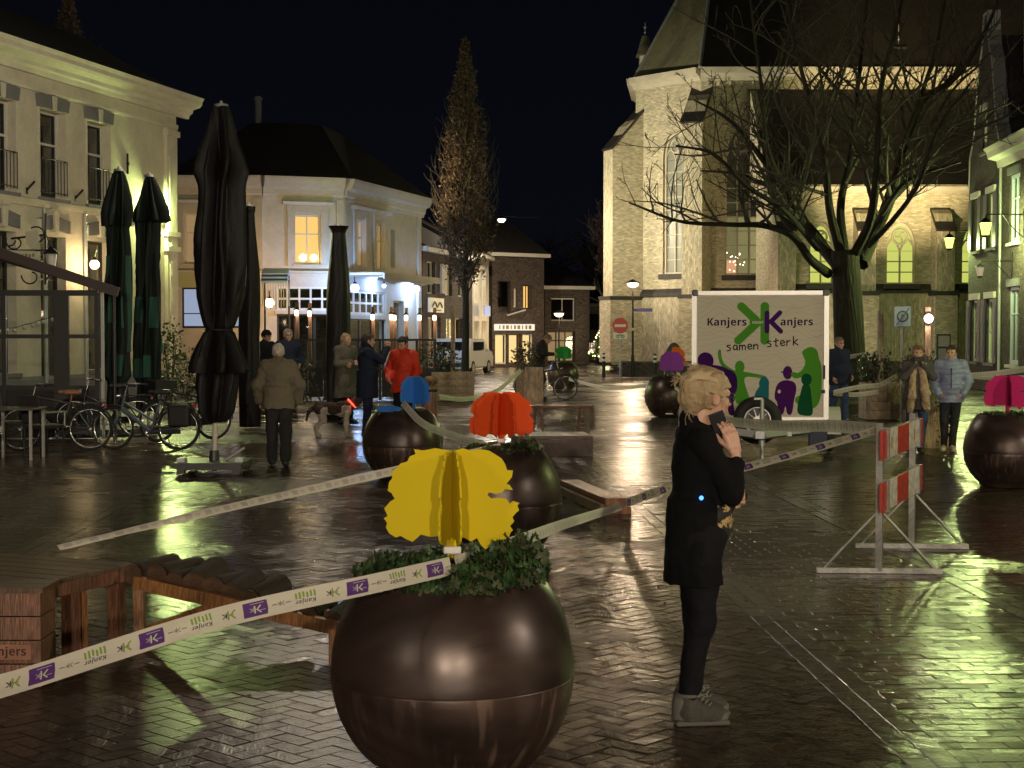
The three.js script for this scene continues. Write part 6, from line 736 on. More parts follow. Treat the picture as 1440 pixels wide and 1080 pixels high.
tape('pinkish white tape from the barrier top to the purple and orange flower planter', [at(1238, 604, 11.9), at(1170, 599, 13.3), at(1090, 598, 15.3), at(1010, 589, 18.5), at(962, 556, 29), at(948, 543, 33.7)], 0.11, { faint: true, seed: 8, twist: [0.2, 0.2] });
tape('creased white tape from the barrier post down to the balance beam', [at(1236, 604, 11.85), at(1140, 632, 12.6), at(1030, 662, 13.4), at(930, 690, 14.4), at(880, 708, 15.3)], 0.10, { seed: 9, twist: [0.5, 0.1], wid: [0.6, 0.9] });
tape('white tape across the top of the red and white barrier', [at(1236, 604, 11.84), at(1258, 606, 12.5), at(1281, 596, 13.15)], 0.06, { faint: true, seed: 10, twist: [0.8, 0.2] });
tape('slack white tape from the trailer to the pale planter post', [at(1172, 552, 30), at(1210, 544, 31.5), at(1240, 540, 32.4), at(1262, 528, 32.6)], 0.1, { faint: true, seed: 11 });
tape('lower white tape from the trailer to the pale planter post', [at(1172, 553, 30.5), at(1205, 555, 31.5), at(1236, 551, 32.4)], 0.1, { faint: true, seed: 12 });
tape('white tape behind the man in the dark jacket', [at(1185, 503, 33), at(1225, 499, 34.5), at(1240, 510, 33)], 0.1, { faint: true, seed: 13 });
tape('white tape from the woman in the puffer jacket towards the brick houses', [at(1352, 529, 26), at(1400, 525, 24), at(1470, 514, 21)], 0.09, { faint: true, seed: 14 });
tape('second white tape low before the gabled brick house', [at(1355, 529, 36), at(1400, 532, 34), at(1450, 530, 32)], 0.09, { faint: true, seed: 15 });
// ---------------------------------------------------------------- bicycles
function bicycle(pos, yaw, label, col, o = {}) {
  const T = thing('bicycle', label, 'bicycle', pos, yaw, 'bicycles parked by the terrace'), fm = phys(col, 0.35, { clearcoat: 0.5, metalness: 0.2 }), R = 0.345, hx = 0.53; T.rotation.z = o.lean ?? 0.0;
  for (const s of [-1, 1]) { const w = part('wheel', T, [s * hx, R, 0]); mesh('tyre', new THREE.TorusGeometry(R - 0.018, 0.018, 8, 40), M.rubber, w); mesh('rim', new THREE.TorusGeometry(R - 0.045, 0.010, 6, 36), M.chrome, w); mesh('spokes', [...Array.from({ length: 18 }, (_, i) => bar(V(0, 0, i % 2 ? 0.02 : -0.02), V(Math.cos(i * 0.349) * (R - 0.05), Math.sin(i * 0.349) * (R - 0.05), 0), 0.0016, 0.0016, 3)), cyl(0.025, 0.025, 0.07, 0, 0, 0, 8, Math.PI / 2)], M.chrome, w); mesh('mudguard', place(new THREE.TorusGeometry(R + 0.022, 0.016, 4, 22, 2.4), 0, 0, 0, 0, 0, s < 0 ? 0.75 : 0.2), M.black, T, [s * hx, R, 0]); }
  const bb = V(-0.08, 0.29, 0), seat = V(-0.24, 0.78, 0), headT = V(0.33, 0.86, 0), headB = V(0.38, 0.66, 0), rear = V(-hx, R, 0), fr = V(hx, R, 0), t = 0.02;
  mesh('frame', [bar(bb, seat, t, t, 8), bar(bb, headB, t * (o.thick ?? 1.1), t * (o.thick ?? 1.1), 8), o.step ? bar(bb.clone().lerp(seat, 0.35), headT.clone().lerp(headB, 0.5), t, t, 8) : bar(seat.clone().lerp(bb, 0.08), headT, t, t, 8), bar(headT, headB, t * 1.2, t * 1.2, 8), bar(bb, rear.clone().setZ(0.05), 0.011), bar(bb, rear.clone().setZ(-0.05), 0.011), bar(seat, rear.clone().setZ(0.05), 0.009), bar(seat, rear.clone().setZ(-0.05), 0.009)], fm, T);
  mesh('fork', [bar(headB, fr.clone().setZ(0.05), 0.014), bar(headB, fr.clone().setZ(-0.05), 0.014)], fm, T); mesh('stem', bar(headT, V(0.29, 1.02, 0), 0.014), M.chrome, T);
  mesh('handlebar', tube([V(0.08, 1.02, 0.29), V(0.22, 1.04, 0.26), V(0.31, 1.03, 0.1), V(0.31, 1.03, -0.1), V(0.22, 1.04, -0.26), V(0.08, 1.02, -0.29)], 0.012, 24, 6), M.chrome, T); for (const z of [0.28, -0.28]) mesh('grip', bar(V(0.06, 1.02, z), V(0.18, 1.035, z * 0.97), 0.018), M.black, T);
  mesh('saddle', [place(new RoundedBoxGeometry(0.26, 0.07, 0.17, 3, 0.03), -0.27, 0.92, 0), place(new RoundedBoxGeometry(0.14, 0.05, 0.06, 2, 0.02), -0.12, 0.925, 0), bar(seat, V(-0.26, 0.9, 0), 0.013)], std(o.saddle ?? [0.02, 0.02, 0.02], 0.5), T);
  mesh('rack', [box(0.42, 0.02, 0.13, -0.56, 0.75, 0), bar(V(-0.72, 0.75, 0.06), rear.clone().setZ(0.06), 0.007), bar(V(-0.72, 0.75, -0.06), rear.clone().setZ(-0.06), 0.007)], M.black, T); mesh('crank', [place(new THREE.TorusGeometry(0.085, 0.008, 5, 24), bb.x, bb.y, 0.05), bar(bb.clone().setZ(0.06), V(bb.x + 0.13, bb.y - 0.10, 0.07), 0.01), bar(bb.clone().setZ(-0.06), V(bb.x - 0.13, bb.y + 0.10, -0.07), 0.01), box(0.09, 0.02, 0.08, bb.x + 0.13, bb.y - 0.10, 0.11), box(0.09, 0.02, 0.08, bb.x - 0.13, bb.y + 0.1, -0.11)], M.chrome, T); mesh('chain_case', rbox(0.5, 0.12, 0.03, 0.014, -0.3, 0.31, 0.045, 0, 0, -0.03), M.black, T); mesh('head_lamp', cyl(0.04, 0.03, 0.05, 0.42, 0.86, 0, 10, 0, 0, Math.PI / 2), M.chrome, T); mesh('rear_reflector', box(0.02, 0.06, 0.08, -0.78, 0.70, 0), std([0.5, 0.02, 0.02], 0.2), T); mesh('kickstand', bar(V(-0.3, 0.3, 0.05), V(-0.36, 0.01, 0.2), 0.009), M.chrome, T);
  if (o.bag) mesh('pannier', [rbox(0.34, 0.34, 0.13, 0.04, -0.58, 0.55, 0.14), rbox(0.34, 0.34, 0.13, 0.04, -0.58, 0.55, -0.14)], M.black, T); if (o.crate) mesh('front_crate', [box(0.34, 0.02, 0.42, 0.5, 0.84, 0), box(0.34, 0.2, 0.015, 0.5, 0.95, 0.21), box(0.34, 0.2, 0.015, 0.5, 0.95, -0.21), box(0.015, 0.2, 0.42, 0.67, 0.95, 0), box(0.015, 0.2, 0.42, 0.33, 0.95, 0)], M.black, T); return T;
}
bicycle(gp(78, 634).setY(0), Math.PI + 0.12, 'dark bicycle with pale handlebar and brown saddle beside the wicker chairs', [0.05, 0.045, 0.045], { saddle: [0.30, 0.13, 0.06] });
bicycle(gp(205, 633).setY(0), Math.PI - 0.08, 'blue-grey step-through bicycle below the green parasols', [0.10, 0.13, 0.17], { step: true, thick: 1.7, bag: true });
bicycle(gp(150, 616).setY(0), Math.PI + 0.2, 'black bicycle standing between the dark one and the blue-grey one', [0.015, 0.015, 0.015], { step: true });
bicycle(gp(262, 620).setY(0), Math.PI + 0.7, 'black bicycle with a front crate beside the tallest parasol', [0.015, 0.015, 0.016], { crate: true });
// ---------------------------------------------------------------- wicker chairs and table
function chair(p, yaw, label) { const T = thing('wicker_chair', label, 'chair', p, yaw, 'wicker terrace chairs'), w = std([0.05, 0.042, 0.036], 0.6, { bumpMap: clothBump, bumpScale: 0.02 }); mesh('seat', rbox(0.46, 0.06, 0.46, 0.02, 0, 0.44, 0), w, T); mesh('backrest', rbox(0.46, 0.42, 0.04, 0.015, 0, 0.70, -0.23, -0.14), w, T); for (const [x, z] of [[-0.2, 0.2], [0.2, 0.2], [-0.2, -0.2], [0.2, -0.2]]) mesh('leg', bar(V(x, 0, z), V(x, 0.43, z), 0.016, 0.016, 6), M.black, T); for (const s of [-1, 1]) mesh('armrest', [box(0.045, 0.025, 0.44, s * 0.24, 0.66, 0), bar(V(s * 0.24, 0.44, 0.2), V(s * 0.24, 0.65, 0.2), 0.013)], std([0.35, 0.33, 0.30], 0.4, { metalness: 0.6 }), T); }
chair(gp(62, 640).setY(0), 2.5, 'dark wicker terrace chair with its back to the bicycles'); chair(gp(6, 634).setY(0), 1.2, 'dark wicker terrace chair beside the small table'); chair(gp(-30, 650).setY(0), 1.6, 'dark wicker terrace chair at the outer side of the table');
{ const T = thing('terrace_table', 'small square terrace table between the wicker chairs', 'table', gp(24, 645).setY(0)); mesh('table_top', rbox(0.7, 0.03, 0.7, 0.008, 0, 0.74, 0), std([0.10, 0.09, 0.08], 0.3), T); for (const [x, z] of [[-0.3, 0.3], [0.3, 0.3], [-0.3, -0.3], [0.3, -0.3]]) mesh('leg', box(0.04, 0.725, 0.04, x, 0.3625, z), std([0.35, 0.34, 0.32], 0.4, { metalness: 0.5 }), T); }
// ---------------------------------------------------------------- white parked car
{
  const d = 68, T = thing('white_car', 'white parked car seen from behind in the side street', 'car', [PX(650, d), 0, -d], -0.25), wp = phys([0.70, 0.70, 0.68], 0.35, { clearcoat: 0.8 });
  const s = poly([[-2.0, 0.35], [2.0, 0.35], [2.05, 0.75], [1.85, 0.95], [1.1, 1.02], [0.55, 1.50], [-1.6, 1.52], [-1.95, 1.0], [-2.08, 0.8]]); const g = extrude(s, 1.62, -0.81, 0.06); g.rotateY(Math.PI / 2); mesh('body', g, wp, T); const gw = std([0.01, 0.012, 0.014], 0.08); mesh('rear_window', box(1.35, 0.42, 0.03, 0, 1.25, 1.86, -0.5), gw, T); for (const k of [-1, 1]) { mesh('side_window', box(0.02, 0.38, 1.7, k * 0.875, 1.24, 0.45), gw, T); mesh('tail_light', rbox(0.14, 0.36, 0.08, 0.02, k * 0.74, 0.95, 2.06), std([0.45, 0.02, 0.02], 0.2), T); for (const z of [-1.25, 1.3]) { const w = part('wheel', T, [k * 0.78, 0.31, z], Math.PI / 2); mesh('tyre', cyl(0.31, 0.31, 0.2, 0, 0, 0, 20, Math.PI / 2), M.rubber, w); mesh('rim', cyl(0.19, 0.19, 0.215, 0, 0, 0, 16, Math.PI / 2), M.zinc, w); } mesh('door_mirror', rbox(0.16, 0.12, 0.1, 0.03, k * 0.98, 1.05, -0.65), wp, T); } mesh('number_plate', box(0.5, 0.11, 0.02, 0, 0.72, 2.14), std([0.6, 0.45, 0.05], 0.4), T); mesh('bumper', rbox(1.7, 0.2, 0.14, 0.05, 0, 0.46, 2.06), std([0.05, 0.05, 0.05], 0.5), T);
}
// ---------------------------------------------------------------- people: one smooth body each, clothes as shells over it
const cap = (a, b, ra, rb = ra) => ({ t: 0, a, b, ra, rb }), ell = (c, r, yaw = 0, pitch = 0) => ({ t: 1, c, r, cy: Math.cos(yaw), sy: Math.sin(yaw), cp: Math.cos(pitch), sp: Math.sin(pitch) }), skirt = (c, y0, y1, r0, r1) => ({ t: 2, c, y0, y1, r0, r1 });
function sd(p, x, y, z) {
  if (p.t === 0) { const [ax, ay, az] = p.a, bx = p.b[0] - ax, by = p.b[1] - ay, bz = p.b[2] - az, px = x - ax, py = y - ay, pz = z - az, l = bx * bx + by * by + bz * bz; let t = l > 0 ? (px * bx + py * by + pz * bz) / l : 0; t = t < 0 ? 0 : t > 1 ? 1 : t; const dx = px - bx * t, dy = py - by * t, dz = pz - bz * t; return Math.sqrt(dx * dx + dy * dy + dz * dz) - (p.ra + (p.rb - p.ra) * t); }
  if (p.t === 1) { let px = x - p.c[0], py = y - p.c[1], pz = z - p.c[2]; const qx = px * p.cy - pz * p.sy, qz = px * p.sy + pz * p.cy; const ry = py * p.cp + qz * p.sp, rz = -py * p.sp + qz * p.cp; const k0 = Math.hypot(qx / p.r[0], ry / p.r[1], rz / p.r[2]), k1 = Math.hypot(qx / (p.r[0] * p.r[0]), ry / (p.r[1] * p.r[1]), rz / (p.r[2] * p.r[2])); return k1 > 0 ? k0 * (k0 - 1) / k1 : -Math.min(...p.r); }
  const f = clamp((y - p.y0) / (p.y1 - p.y0)), rx = p.r0[0] + (p.r1[0] - p.r0[0]) * f, rz = p.r0[1] + (p.r1[1] - p.r0[1]) * f, q = (Math.hypot((x - p.c[0]) / rx, (z - p.c[2]) / rz) - 1) * Math.min(rx, rz), v = Math.max(p.y0 - y, y - p.y1); return Math.max(q, v);
}
function field(prims, k) { return (x, y, z) => { let d = 1e9; for (const p of prims) { const e = sd(p, x, y, z); if (e > d + k) continue; const h = Math.max(k - Math.abs(d - e), 0) / k; d = Math.min(d, e) - h * h * k * 0.25; } return d; }; }
function boundsOf(prims, pad) { const lo = [1e9, 1e9, 1e9], hi = [-1e9, -1e9, -1e9]; const put = (c, r) => { for (let i = 0; i < 3; i++) { lo[i] = Math.min(lo[i], c[i] - r[i] - pad); hi[i] = Math.max(hi[i], c[i] + r[i] + pad); } }; for (const p of prims) { if (p.t === 0) { put(p.a, [p.ra, p.ra, p.ra]); put(p.b, [p.rb, p.rb, p.rb]); } else if (p.t === 1) { const m = Math.max(...p.r); put(p.c, p.sy || p.sp ? [m, m, m] : p.r); } else { const a = Math.max(p.r0[0], p.r1[0]), b = Math.max(p.r0[1], p.r1[1]); put([p.c[0], (p.y0 + p.y1) / 2, p.c[2]], [a, (p.y1 - p.y0) / 2, b]); } } return [lo, hi]; }
function nets(f, [lo, hi], cell) { // surface nets
  const n = [0, 1, 2].map((i) => Math.ceil((hi[i] - lo[i]) / cell) + 1), [nx, ny, nz] = n, g = new Float32Array(nx * ny * nz), id = new Int32Array(nx * ny * nz).fill(-1), at3 = (i, j, k) => i + nx * (j + ny * k);
  for (let k = 0; k < nz; k++) for (let j = 0; j < ny; j++) for (let i = 0; i < nx; i++) g[at3(i, j, k)] = f(lo[0] + i * cell, lo[1] + j * cell, lo[2] + k * cell);
  const pos = [], idx = [], E = [[0, 1], [2, 3], [4, 5], [6, 7], [0, 2], [1, 3], [4, 6], [5, 7], [0, 4], [1, 5], [2, 6], [3, 7]];
  for (let k = 0; k + 1 < nz; k++) for (let j = 0; j + 1 < ny; j++) for (let i = 0; i + 1 < nx; i++) {
    const v = []; let m = 0; for (let c = 0; c < 8; c++) { const s = g[at3(i + (c & 1), j + ((c >> 1) & 1), k + (c >> 2))]; v.push(s); if (s < 0) m |= 1 << c; } if (m === 0 || m === 255) continue;
    let x = 0, y = 0, z = 0, q = 0; for (const [a, b] of E) { if ((v[a] < 0) === (v[b] < 0)) continue; const t = v[a] / (v[a] - v[b]); x += (a & 1) + t * ((b & 1) - (a & 1)); y += ((a >> 1) & 1) + t * (((b >> 1) & 1) - ((a >> 1) & 1)); z += (a >> 2) + t * ((b >> 2) - (a >> 2)); q++; }
    id[at3(i, j, k)] = pos.length / 3; pos.push(lo[0] + (i + x / q) * cell, lo[1] + (j + y / q) * cell, lo[2] + (k + z / q) * cell);
  }
  for (let k = 1; k + 1 < nz; k++) for (let j = 1; j + 1 < ny; j++) for (let i = 1; i + 1 < nx; i++) { const s = g[at3(i, j, k)] < 0; const quad = (o, a, b, c, d) => { if ((o < 0) === s) return; if (a < 0 || b < 0 || c < 0 || d < 0) return; s ? idx.push(a, b, c, a, c, d) : idx.push(a, c, b, a, d, c); };
    quad(g[at3(i + 1, j, k)], id[at3(i, j - 1, k - 1)], id[at3(i, j, k - 1)], id[at3(i, j, k)], id[at3(i, j - 1, k)]); quad(g[at3(i, j + 1, k)], id[at3(i - 1, j, k - 1)], id[at3(i - 1, j, k)], id[at3(i, j, k)], id[at3(i, j, k - 1)]); quad(g[at3(i, j, k + 1)], id[at3(i - 1, j - 1, k)], id[at3(i, j - 1, k)], id[at3(i, j, k)], id[at3(i - 1, j, k)]); }
  const b = new THREE.BufferGeometry(), nor = [], uv = [], e = cell * 0.5; for (let i = 0; i < pos.length; i += 3) { const [x, y, z] = [pos[i], pos[i + 1], pos[i + 2]], d = f(x, y, z), gx = f(x + e, y, z) - d, gy = f(x, y + e, z) - d, gz = f(x, y, z + e) - d, l = Math.hypot(gx, gy, gz) || 1; nor.push(gx / l, gy / l, gz / l); uv.push(Math.atan2(x, z) * 0.5 + x, y * 1.5); }
  b.setAttribute('position', new THREE.Float32BufferAttribute(pos, 3)); b.setAttribute('normal', new THREE.Float32BufferAttribute(nor, 3)); b.setAttribute('uv', new THREE.Float32BufferAttribute(uv, 2)); b.setIndex(idx); return b;
}
function blob(prims, cell, k = 0.04, warp = null, cut = null) { const f0 = field(prims, k), f = (x, y, z) => { let d = f0(x, y, z); if (d > 0.06) return d; if (warp) d += warp(x, y, z); if (cut) d = Math.max(d, -cut(x, y, z)); return d; }; return nets(f, boundsOf(prims, cell * 2.5 + 0.012), cell); }
const folds = (amp, fr = 9, seed = 0) => (x, y, z) => amp * (noise(x * fr + seed, y * fr * 0.75, z * fr) + 0.5 * noise(x * fr * 2.3, y * fr * 2 + seed, z * fr * 2.3));
// a hand: wrist, direction of the fingers, way the palm faces, +1/-1 for the thumb's side, curl of the fingers in radians per joint
function handPrims(w, dir, palm, thumbSide, curl = 0.45, size = 1) {
  const d = V(...dir).normalize(), n0 = V(...palm), n = n0.sub(d.clone().multiplyScalar(n0.dot(d))).normalize(), s = d.clone().cross(n).multiplyScalar(thumbSide).normalize(), W = V(...w), out = [], A = (v) => v.toArray(), r = 0.0088 * size;
  const off = [0.030, 0.010, -0.010, -0.029], len = [0.072, 0.080, 0.074, 0.058];
  for (let i = 0; i < 4; i++) { const base = W.clone().addScaledVector(d, 0.085 * size - Math.abs(i - 1.3) * 0.004).addScaledVector(s, off[i] * size); out.push(cap(A(W.clone().addScaledVector(s, off[i] * 0.55 * size)), A(base), 0.016 * size, 0.0135 * size)); let p = base, a = curl * 0.7; for (let j = 0; j < 3; j++) { const L = len[i] * size * [0.45, 0.31, 0.24][j], q = p.clone().addScaledVector(d, Math.cos(a) * L).addScaledVector(n, Math.sin(a) * L); out.push(cap(A(p), A(q), r * (1 - j * 0.1), r * (0.93 - j * 0.12))); p = q; a += curl; } }
  const t0 = W.clone().addScaledVector(d, 0.025 * size).addScaledVector(s, 0.024 * size), t1 = W.clone().addScaledVector(d, 0.062 * size).addScaledVector(s, 0.047 * size).addScaledVector(n, 0.02 * size), t2 = t1.clone().addScaledVector(d, 0.034 * size).addScaledVector(s, 0.006 * size).addScaledVector(n, 0.012 * size); out.push(cap(A(t0), A(t1), 0.0155 * size, 0.0115 * size), cap(A(t1), A(t2), 0.011 * size, 0.0085 * size)); return out;
}
const skinMat = phys([0.50, 0.29, 0.205], 0.5, { bumpMap: plasterBump, bumpScale: 0.001 }), eyeMat = std([0.03, 0.025, 0.02], 0.2), lipMat = std([0.36, 0.13, 0.10], 0.5);
const J0 = { head: [0, 1.575, 0.02], neck: [0, 1.44, -0.012], chest: [0, 1.28, 0], belly: [0, 1.07, 0.01], hip: [0, 0.93, -0.005], sL: [0.172, 1.395, -0.01], sR: [-0.172, 1.395, -0.01], eL: [0.225, 1.125, -0.03], eR: [-0.225, 1.125, -0.03], wL: [0.225, 0.90, 0.06], wR: [-0.225, 0.90, 0.06], hL: [0.088, 0.90, 0], hR: [-0.088, 0.90, 0], kL: [0.097, 0.50, 0.02], kR: [-0.097, 0.50, 0.02], aL: [0.10, 0.09, -0.025], aR: [-0.10, 0.09, -0.025], fL: [0.13, 0.03, 0.15], fR: [-0.13, 0.03, 0.15] };
function headFrame(j, yaw, pitch) { const m = new THREE.Matrix4().makeRotationFromEuler(new THREE.Euler(pitch, yaw, 0, 'YXZ')); return (x, y, z) => V(x, y, z).applyMatrix4(m).add(V(...j.head)); }
function headPrims(j, yaw, pitch) { const h = headFrame(j, yaw, pitch), A = (x, y, z) => h(x, y, z).toArray(), E = (x, y, z, r) => ell(A(x, y, z), r, -yaw, 0); return [E(0, 0.022, -0.008, [0.074, 0.092, 0.093]), E(0, -0.045, 0.022, [0.056, 0.066, 0.062]), cap(A(-0.03, 0.028, 0.078), A(0.03, 0.028, 0.078), 0.012), cap(A(0, 0.012, 0.088), A(0, -0.022, 0.103), 0.008, 0.013), cap(A(-0.017, -0.058, 0.082), A(0.017, -0.058, 0.082), 0.008), ell(A(0, -0.092, 0.066), [0.022, 0.016, 0.018]), ell(A(0.076, -0.005, -0.005), [0.012, 0.03, 0.02]), ell(A(-0.076, -0.005, -0.005), [0.012, 0.03, 0.02]), cap(A(-0.042, -0.02, 0.062), A(-0.03, -0.03, 0.066), 0.018), cap(A(0.042, -0.02, 0.062), A(0.03, -0.03, 0.066), 0.018)]; }
function person(o) {
  const { pos, yaw = 0, H = 1.7, label, pose = {}, hy = 0, hp = 0, jacket, pants, shoes = [0.02, 0.02, 0.02], hair, hands = {}, glasses, cell = 0.016, coat = 0, skin = skinMat, group } = o, j = { ...J0, ...pose }, T = thing('person', label, 'person', pos, yaw, group); T.scale.setScalar(H / 1.7);
  const mid = (a, b, t) => a.map((v, i) => lerp(v, b[i], t));
  const limbs = (t, r) => [cap(j['s' + t], j['e' + t], r[0], r[1]), cap(j['e' + t], j['w' + t], r[1], r[2])], legs = (t, r) => [cap(j['h' + t], j['k' + t], r[0], r[1]), cap(j['k' + t], j['a' + t], r[1] * 0.98, r[2])];
  // body
  const core = [ell(j.chest, [0.148, 0.19, 0.10]), ell(j.belly, [0.135, 0.16, 0.10]), ell(j.hip, [0.15, 0.12, 0.11]), cap(j.sL, j.sR, 0.045), ...limbs('L', [0.045, 0.036, 0.024]), ...limbs('R', [0.045, 0.036, 0.024]), ...legs('L', [0.075, 0.05, 0.035]), ...legs('R', [0.075, 0.05, 0.035]), cap(j.aL, j.fL, 0.034, 0.024), cap(j.aR, j.fR, 0.034, 0.024), cap(j.neck, [j.head[0], j.head[1] - 0.05, j.head[2] - 0.015], 0.052, 0.048)];
  const geos = [blob(core, 0.022, 0.05), blob([...headPrims(j, hy, hp), cap(j.neck, mid(j.neck, j.head, 0.6), 0.053, 0.05)], o.headCell ?? 0.0065, 0.022)];
  for (const t of ['L', 'R']) { const h = hands[t]; if (h === null) continue; const d = h?.dir ?? V(...j['w' + t]).sub(V(...j['e' + t])).toArray(), n = h?.palm ?? [t === 'L' ? -1 : 1, 0, 0.2]; geos.push(blob(handPrims(j['w' + t], d, n, h?.thumb ?? (t === 'L' ? -1 : 1), h?.curl ?? 0.4), o.handCell ?? 0.006, 0.007)); }
  const body = mesh('body', geos, skin, T); const hf = headFrame(j, hy, hp);
  for (const s of [-1, 1]) mesh('eye', ball(0.009, ...hf(s * 0.03, 0.008, 0.081).toArray(), 8, 6), eyeMat, body); { const g = place(new THREE.SphereGeometry(1, 10, 6), 0, 0, 0); g.scale(0.02, 0.006, 0.006); const m = mesh('mouth', g, lipMat, body); m.position.copy(hf(0, -0.058, 0.0885)); m.rotation.set(hp, hy, 0, 'YXZ'); }
  // jacket, trousers
  if (jacket) {
    const t = jacket.t ?? 0.02, sl = jacket.sleeve ?? [0.068, 0.056, 0.045], pr = [ell(j.chest, [0.155 + t, 0.195 + t * 0.5, 0.108 + t]), ell(j.belly, [0.145 + t, 0.18, 0.11 + t]), cap(mid(j.sL, j.sR, 0.02), mid(j.sL, j.sR, 0.98), 0.052 + t * 0.5), ...limbs('L', sl), ...limbs('R', sl), cap(j.neck, [j.neck[0], j.neck[1] + (jacket.collar ?? 0.03), j.neck[2]], 0.066 + t * 0.4, 0.064 + t * 0.3)], hem = jacket.hem ?? 0.84; pr.push(skirt(j.hip, hem, j.belly[1] + 0.03, [(jacket.flare ?? 0.17) + t, (jacket.flareZ ?? 0.125) + t], [0.148 + t, 0.112 + t]));
    const w = jacket.quilt ? (x, y, z) => 0.010 * Math.pow(Math.abs(Math.sin(y * 38 + 0.6 * noise(x * 5, y * 5, z * 5))), 0.6) * -1 + 0.004 * noise(x * 20, y * 20, z * 20) : folds(jacket.fold ?? 0.011, 8, H * 9); const wrist = (x, y, z) => Math.max(0.028 - Math.hypot(x - j.wL[0], y - j.wL[1], z - j.wL[2]), 0); mesh('jacket', blob(pr, cell, 0.045, w), jacket.mat, T);
    if (jacket.zip) mesh('zip', tube([V(j.neck[0], j.neck[1] - 0.02, j.neck[2] + 0.085), V(j.chest[0], j.chest[1], j.chest[2] + 0.135 + t), V(j.belly[0], j.belly[1] - 0.05, j.belly[2] + 0.13 + t)], 0.008, 12, 5), M.black, T);
  }
  if (pants) { const r = pants.r ?? [0.098, 0.072, 0.06]; mesh('trousers', blob([ell(j.hip, [0.165, 0.13, 0.125]), ...legs('L', r), ...legs('R', r)], cell, 0.035, folds(0.009, 10, 3)), pants.mat, T); }
  for (const t of ['L', 'R']) { const a = j['a' + t], f = j['f' + t]; mesh('shoe', blob([cap([a[0], f[1] + 0.025, a[2] - 0.02], [f[0], f[1] + 0.012, f[2]], 0.045, 0.038), cap([a[0], a[1], a[2]], [a[0], f[1] + 0.03, a[2]], 0.048), ell([(a[0] + f[0]) / 2, f[1] + 0.015, (a[2] + f[2]) / 2], [0.045, 0.04, 0.12])], 0.012, 0.03, null, (x, y, z) => y - (f[1] - 0.028)), std(shoes, 0.6), T); }
  if (hair) { const A = (x, y, z) => hf(x, y, z).toArray(), pr = [ell(A(0, 0.034, -0.014), [0.084, 0.098, 0.102], -hy)]; if (hair.long) pr.push(cap(A(0, -0.02, -0.065), A(0, -0.13, -0.06), 0.062, 0.05), cap(A(0.06, 0, -0.02), A(0.065, -0.11, -0.02), 0.03, 0.022), cap(A(-0.06, 0, -0.02), A(-0.065, -0.11, -0.02), 0.03, 0.022)); if (hair.bun) pr.push(ell(A(0, 0.05, -0.115), [0.045, 0.045, 0.04])); if (hair.cap) pr.push(ell(A(0, 0.05, 0), [0.09, 0.085, 0.105], -hy)); const im = new THREE.Matrix4().makeRotationFromEuler(new THREE.Euler(hp, hy, 0, 'YXZ')).invert(), q = V(0, 0, 0); mesh(hair.cap ? 'cap' : 'hair', blob(pr, 0.008, 0.03, folds(0.012, 22, 5), (x, y, z) => { q.set(x - j.head[0], y - j.head[1], z - j.head[2]).applyMatrix4(im); return Math.max(0.034 - q.z, q.y - (hair.high ?? 0.062)); }), hair.mat, T); }
  if (glasses) { const g = []; for (const s of [-1, 1]) { const c = hf(s * 0.031, 0.008, 0.098); const tor = new THREE.TorusGeometry(0.022, 0.003, 5, 16); tor.applyMatrix4(new THREE.Matrix4().makeRotationFromEuler(new THREE.Euler(hp, hy, 0, 'YXZ'))); tor.translate(c.x, c.y, c.z); g.push(tor, bar(hf(s * 0.053, 0.012, 0.095), hf(s * 0.08, 0.005, 0.0), 0.0028, 0.0028, 4)); } g.push(bar(hf(-0.009, 0.01, 0.1), hf(0.009, 0.01, 0.1), 0.0028, 0.0028, 4)); mesh('glasses', g, M.black, T); }
  return T;
}
const hairMat = (c) => std(c, 0.6, { bumpMap: woodBump, bumpScale: 0.004 });
const navy = cloth([0.018, 0.024, 0.045]), blackC = cloth([0.010, 0.010, 0.012]), greyCoat = cloth([0.10, 0.095, 0.075]), tweed = cloth([0.16, 0.135, 0.095]), redC = cloth([0.58, 0.045, 0.022], 0.6), denim = cloth([0.045, 0.065, 0.14]), tan = cloth([0.40, 0.29, 0.19]), puffer = phys([0.22, 0.25, 0.38], 0.5, { sheen: 0.3, sheenColor: lin(0.3, 0.3, 0.4) }), olive = cloth([0.03, 0.03, 0.025]), greyT = cloth([0.03, 0.03, 0.032]);
const gpos = (px, d) => V(PX(px, d), 0, -d);
person({ label: 'white-haired person walking away in a brown-grey jacket and dark trousers', pos: gpos(391, 21.3), yaw: Math.PI + 0.1, H: 1.7, pose: { kL: [0.09, 0.52, 0.08], aL: [0.09, 0.11, 0.06], fL: [0.11, 0.04, 0.22], kR: [-0.10, 0.49, -0.02], aR: [-0.10, 0.12, -0.14], fR: [-0.11, 0.035, 0.03], eL: [0.29, 1.13, 0.0], eR: [-0.29, 1.13, 0.0], wL: [0.27, 0.90, 0.12], wR: [-0.27, 0.90, 0.12] }, hp: 0.15, jacket: { mat: tweed, t: 0.05, hem: 0.80, flare: 0.185, sleeve: [0.085, 0.074, 0.06], fold: 0.016 }, pants: { mat: greyT, r: [0.105, 0.085, 0.075] }, hair: { mat: hairMat([0.55, 0.50, 0.40]), high: 0.05 } });
person({ label: 'man with glasses in a dark navy coat facing the square', pos: gpos(405, 33), yaw: 0.35, H: 1.93, glasses: true, pose: { wL: [0.18, 1.02, 0.22], eL: [0.25, 1.12, 0.02], wR: [-0.14, 1.02, 0.22], eR: [-0.25, 1.12, 0.02] }, jacket: { mat: navy, t: 0.05, hem: 0.62, fold: 0.015 }, pants: { mat: greyT }, hair: { mat: hairMat([0.22, 0.19, 0.15]), high: 0.05 } });
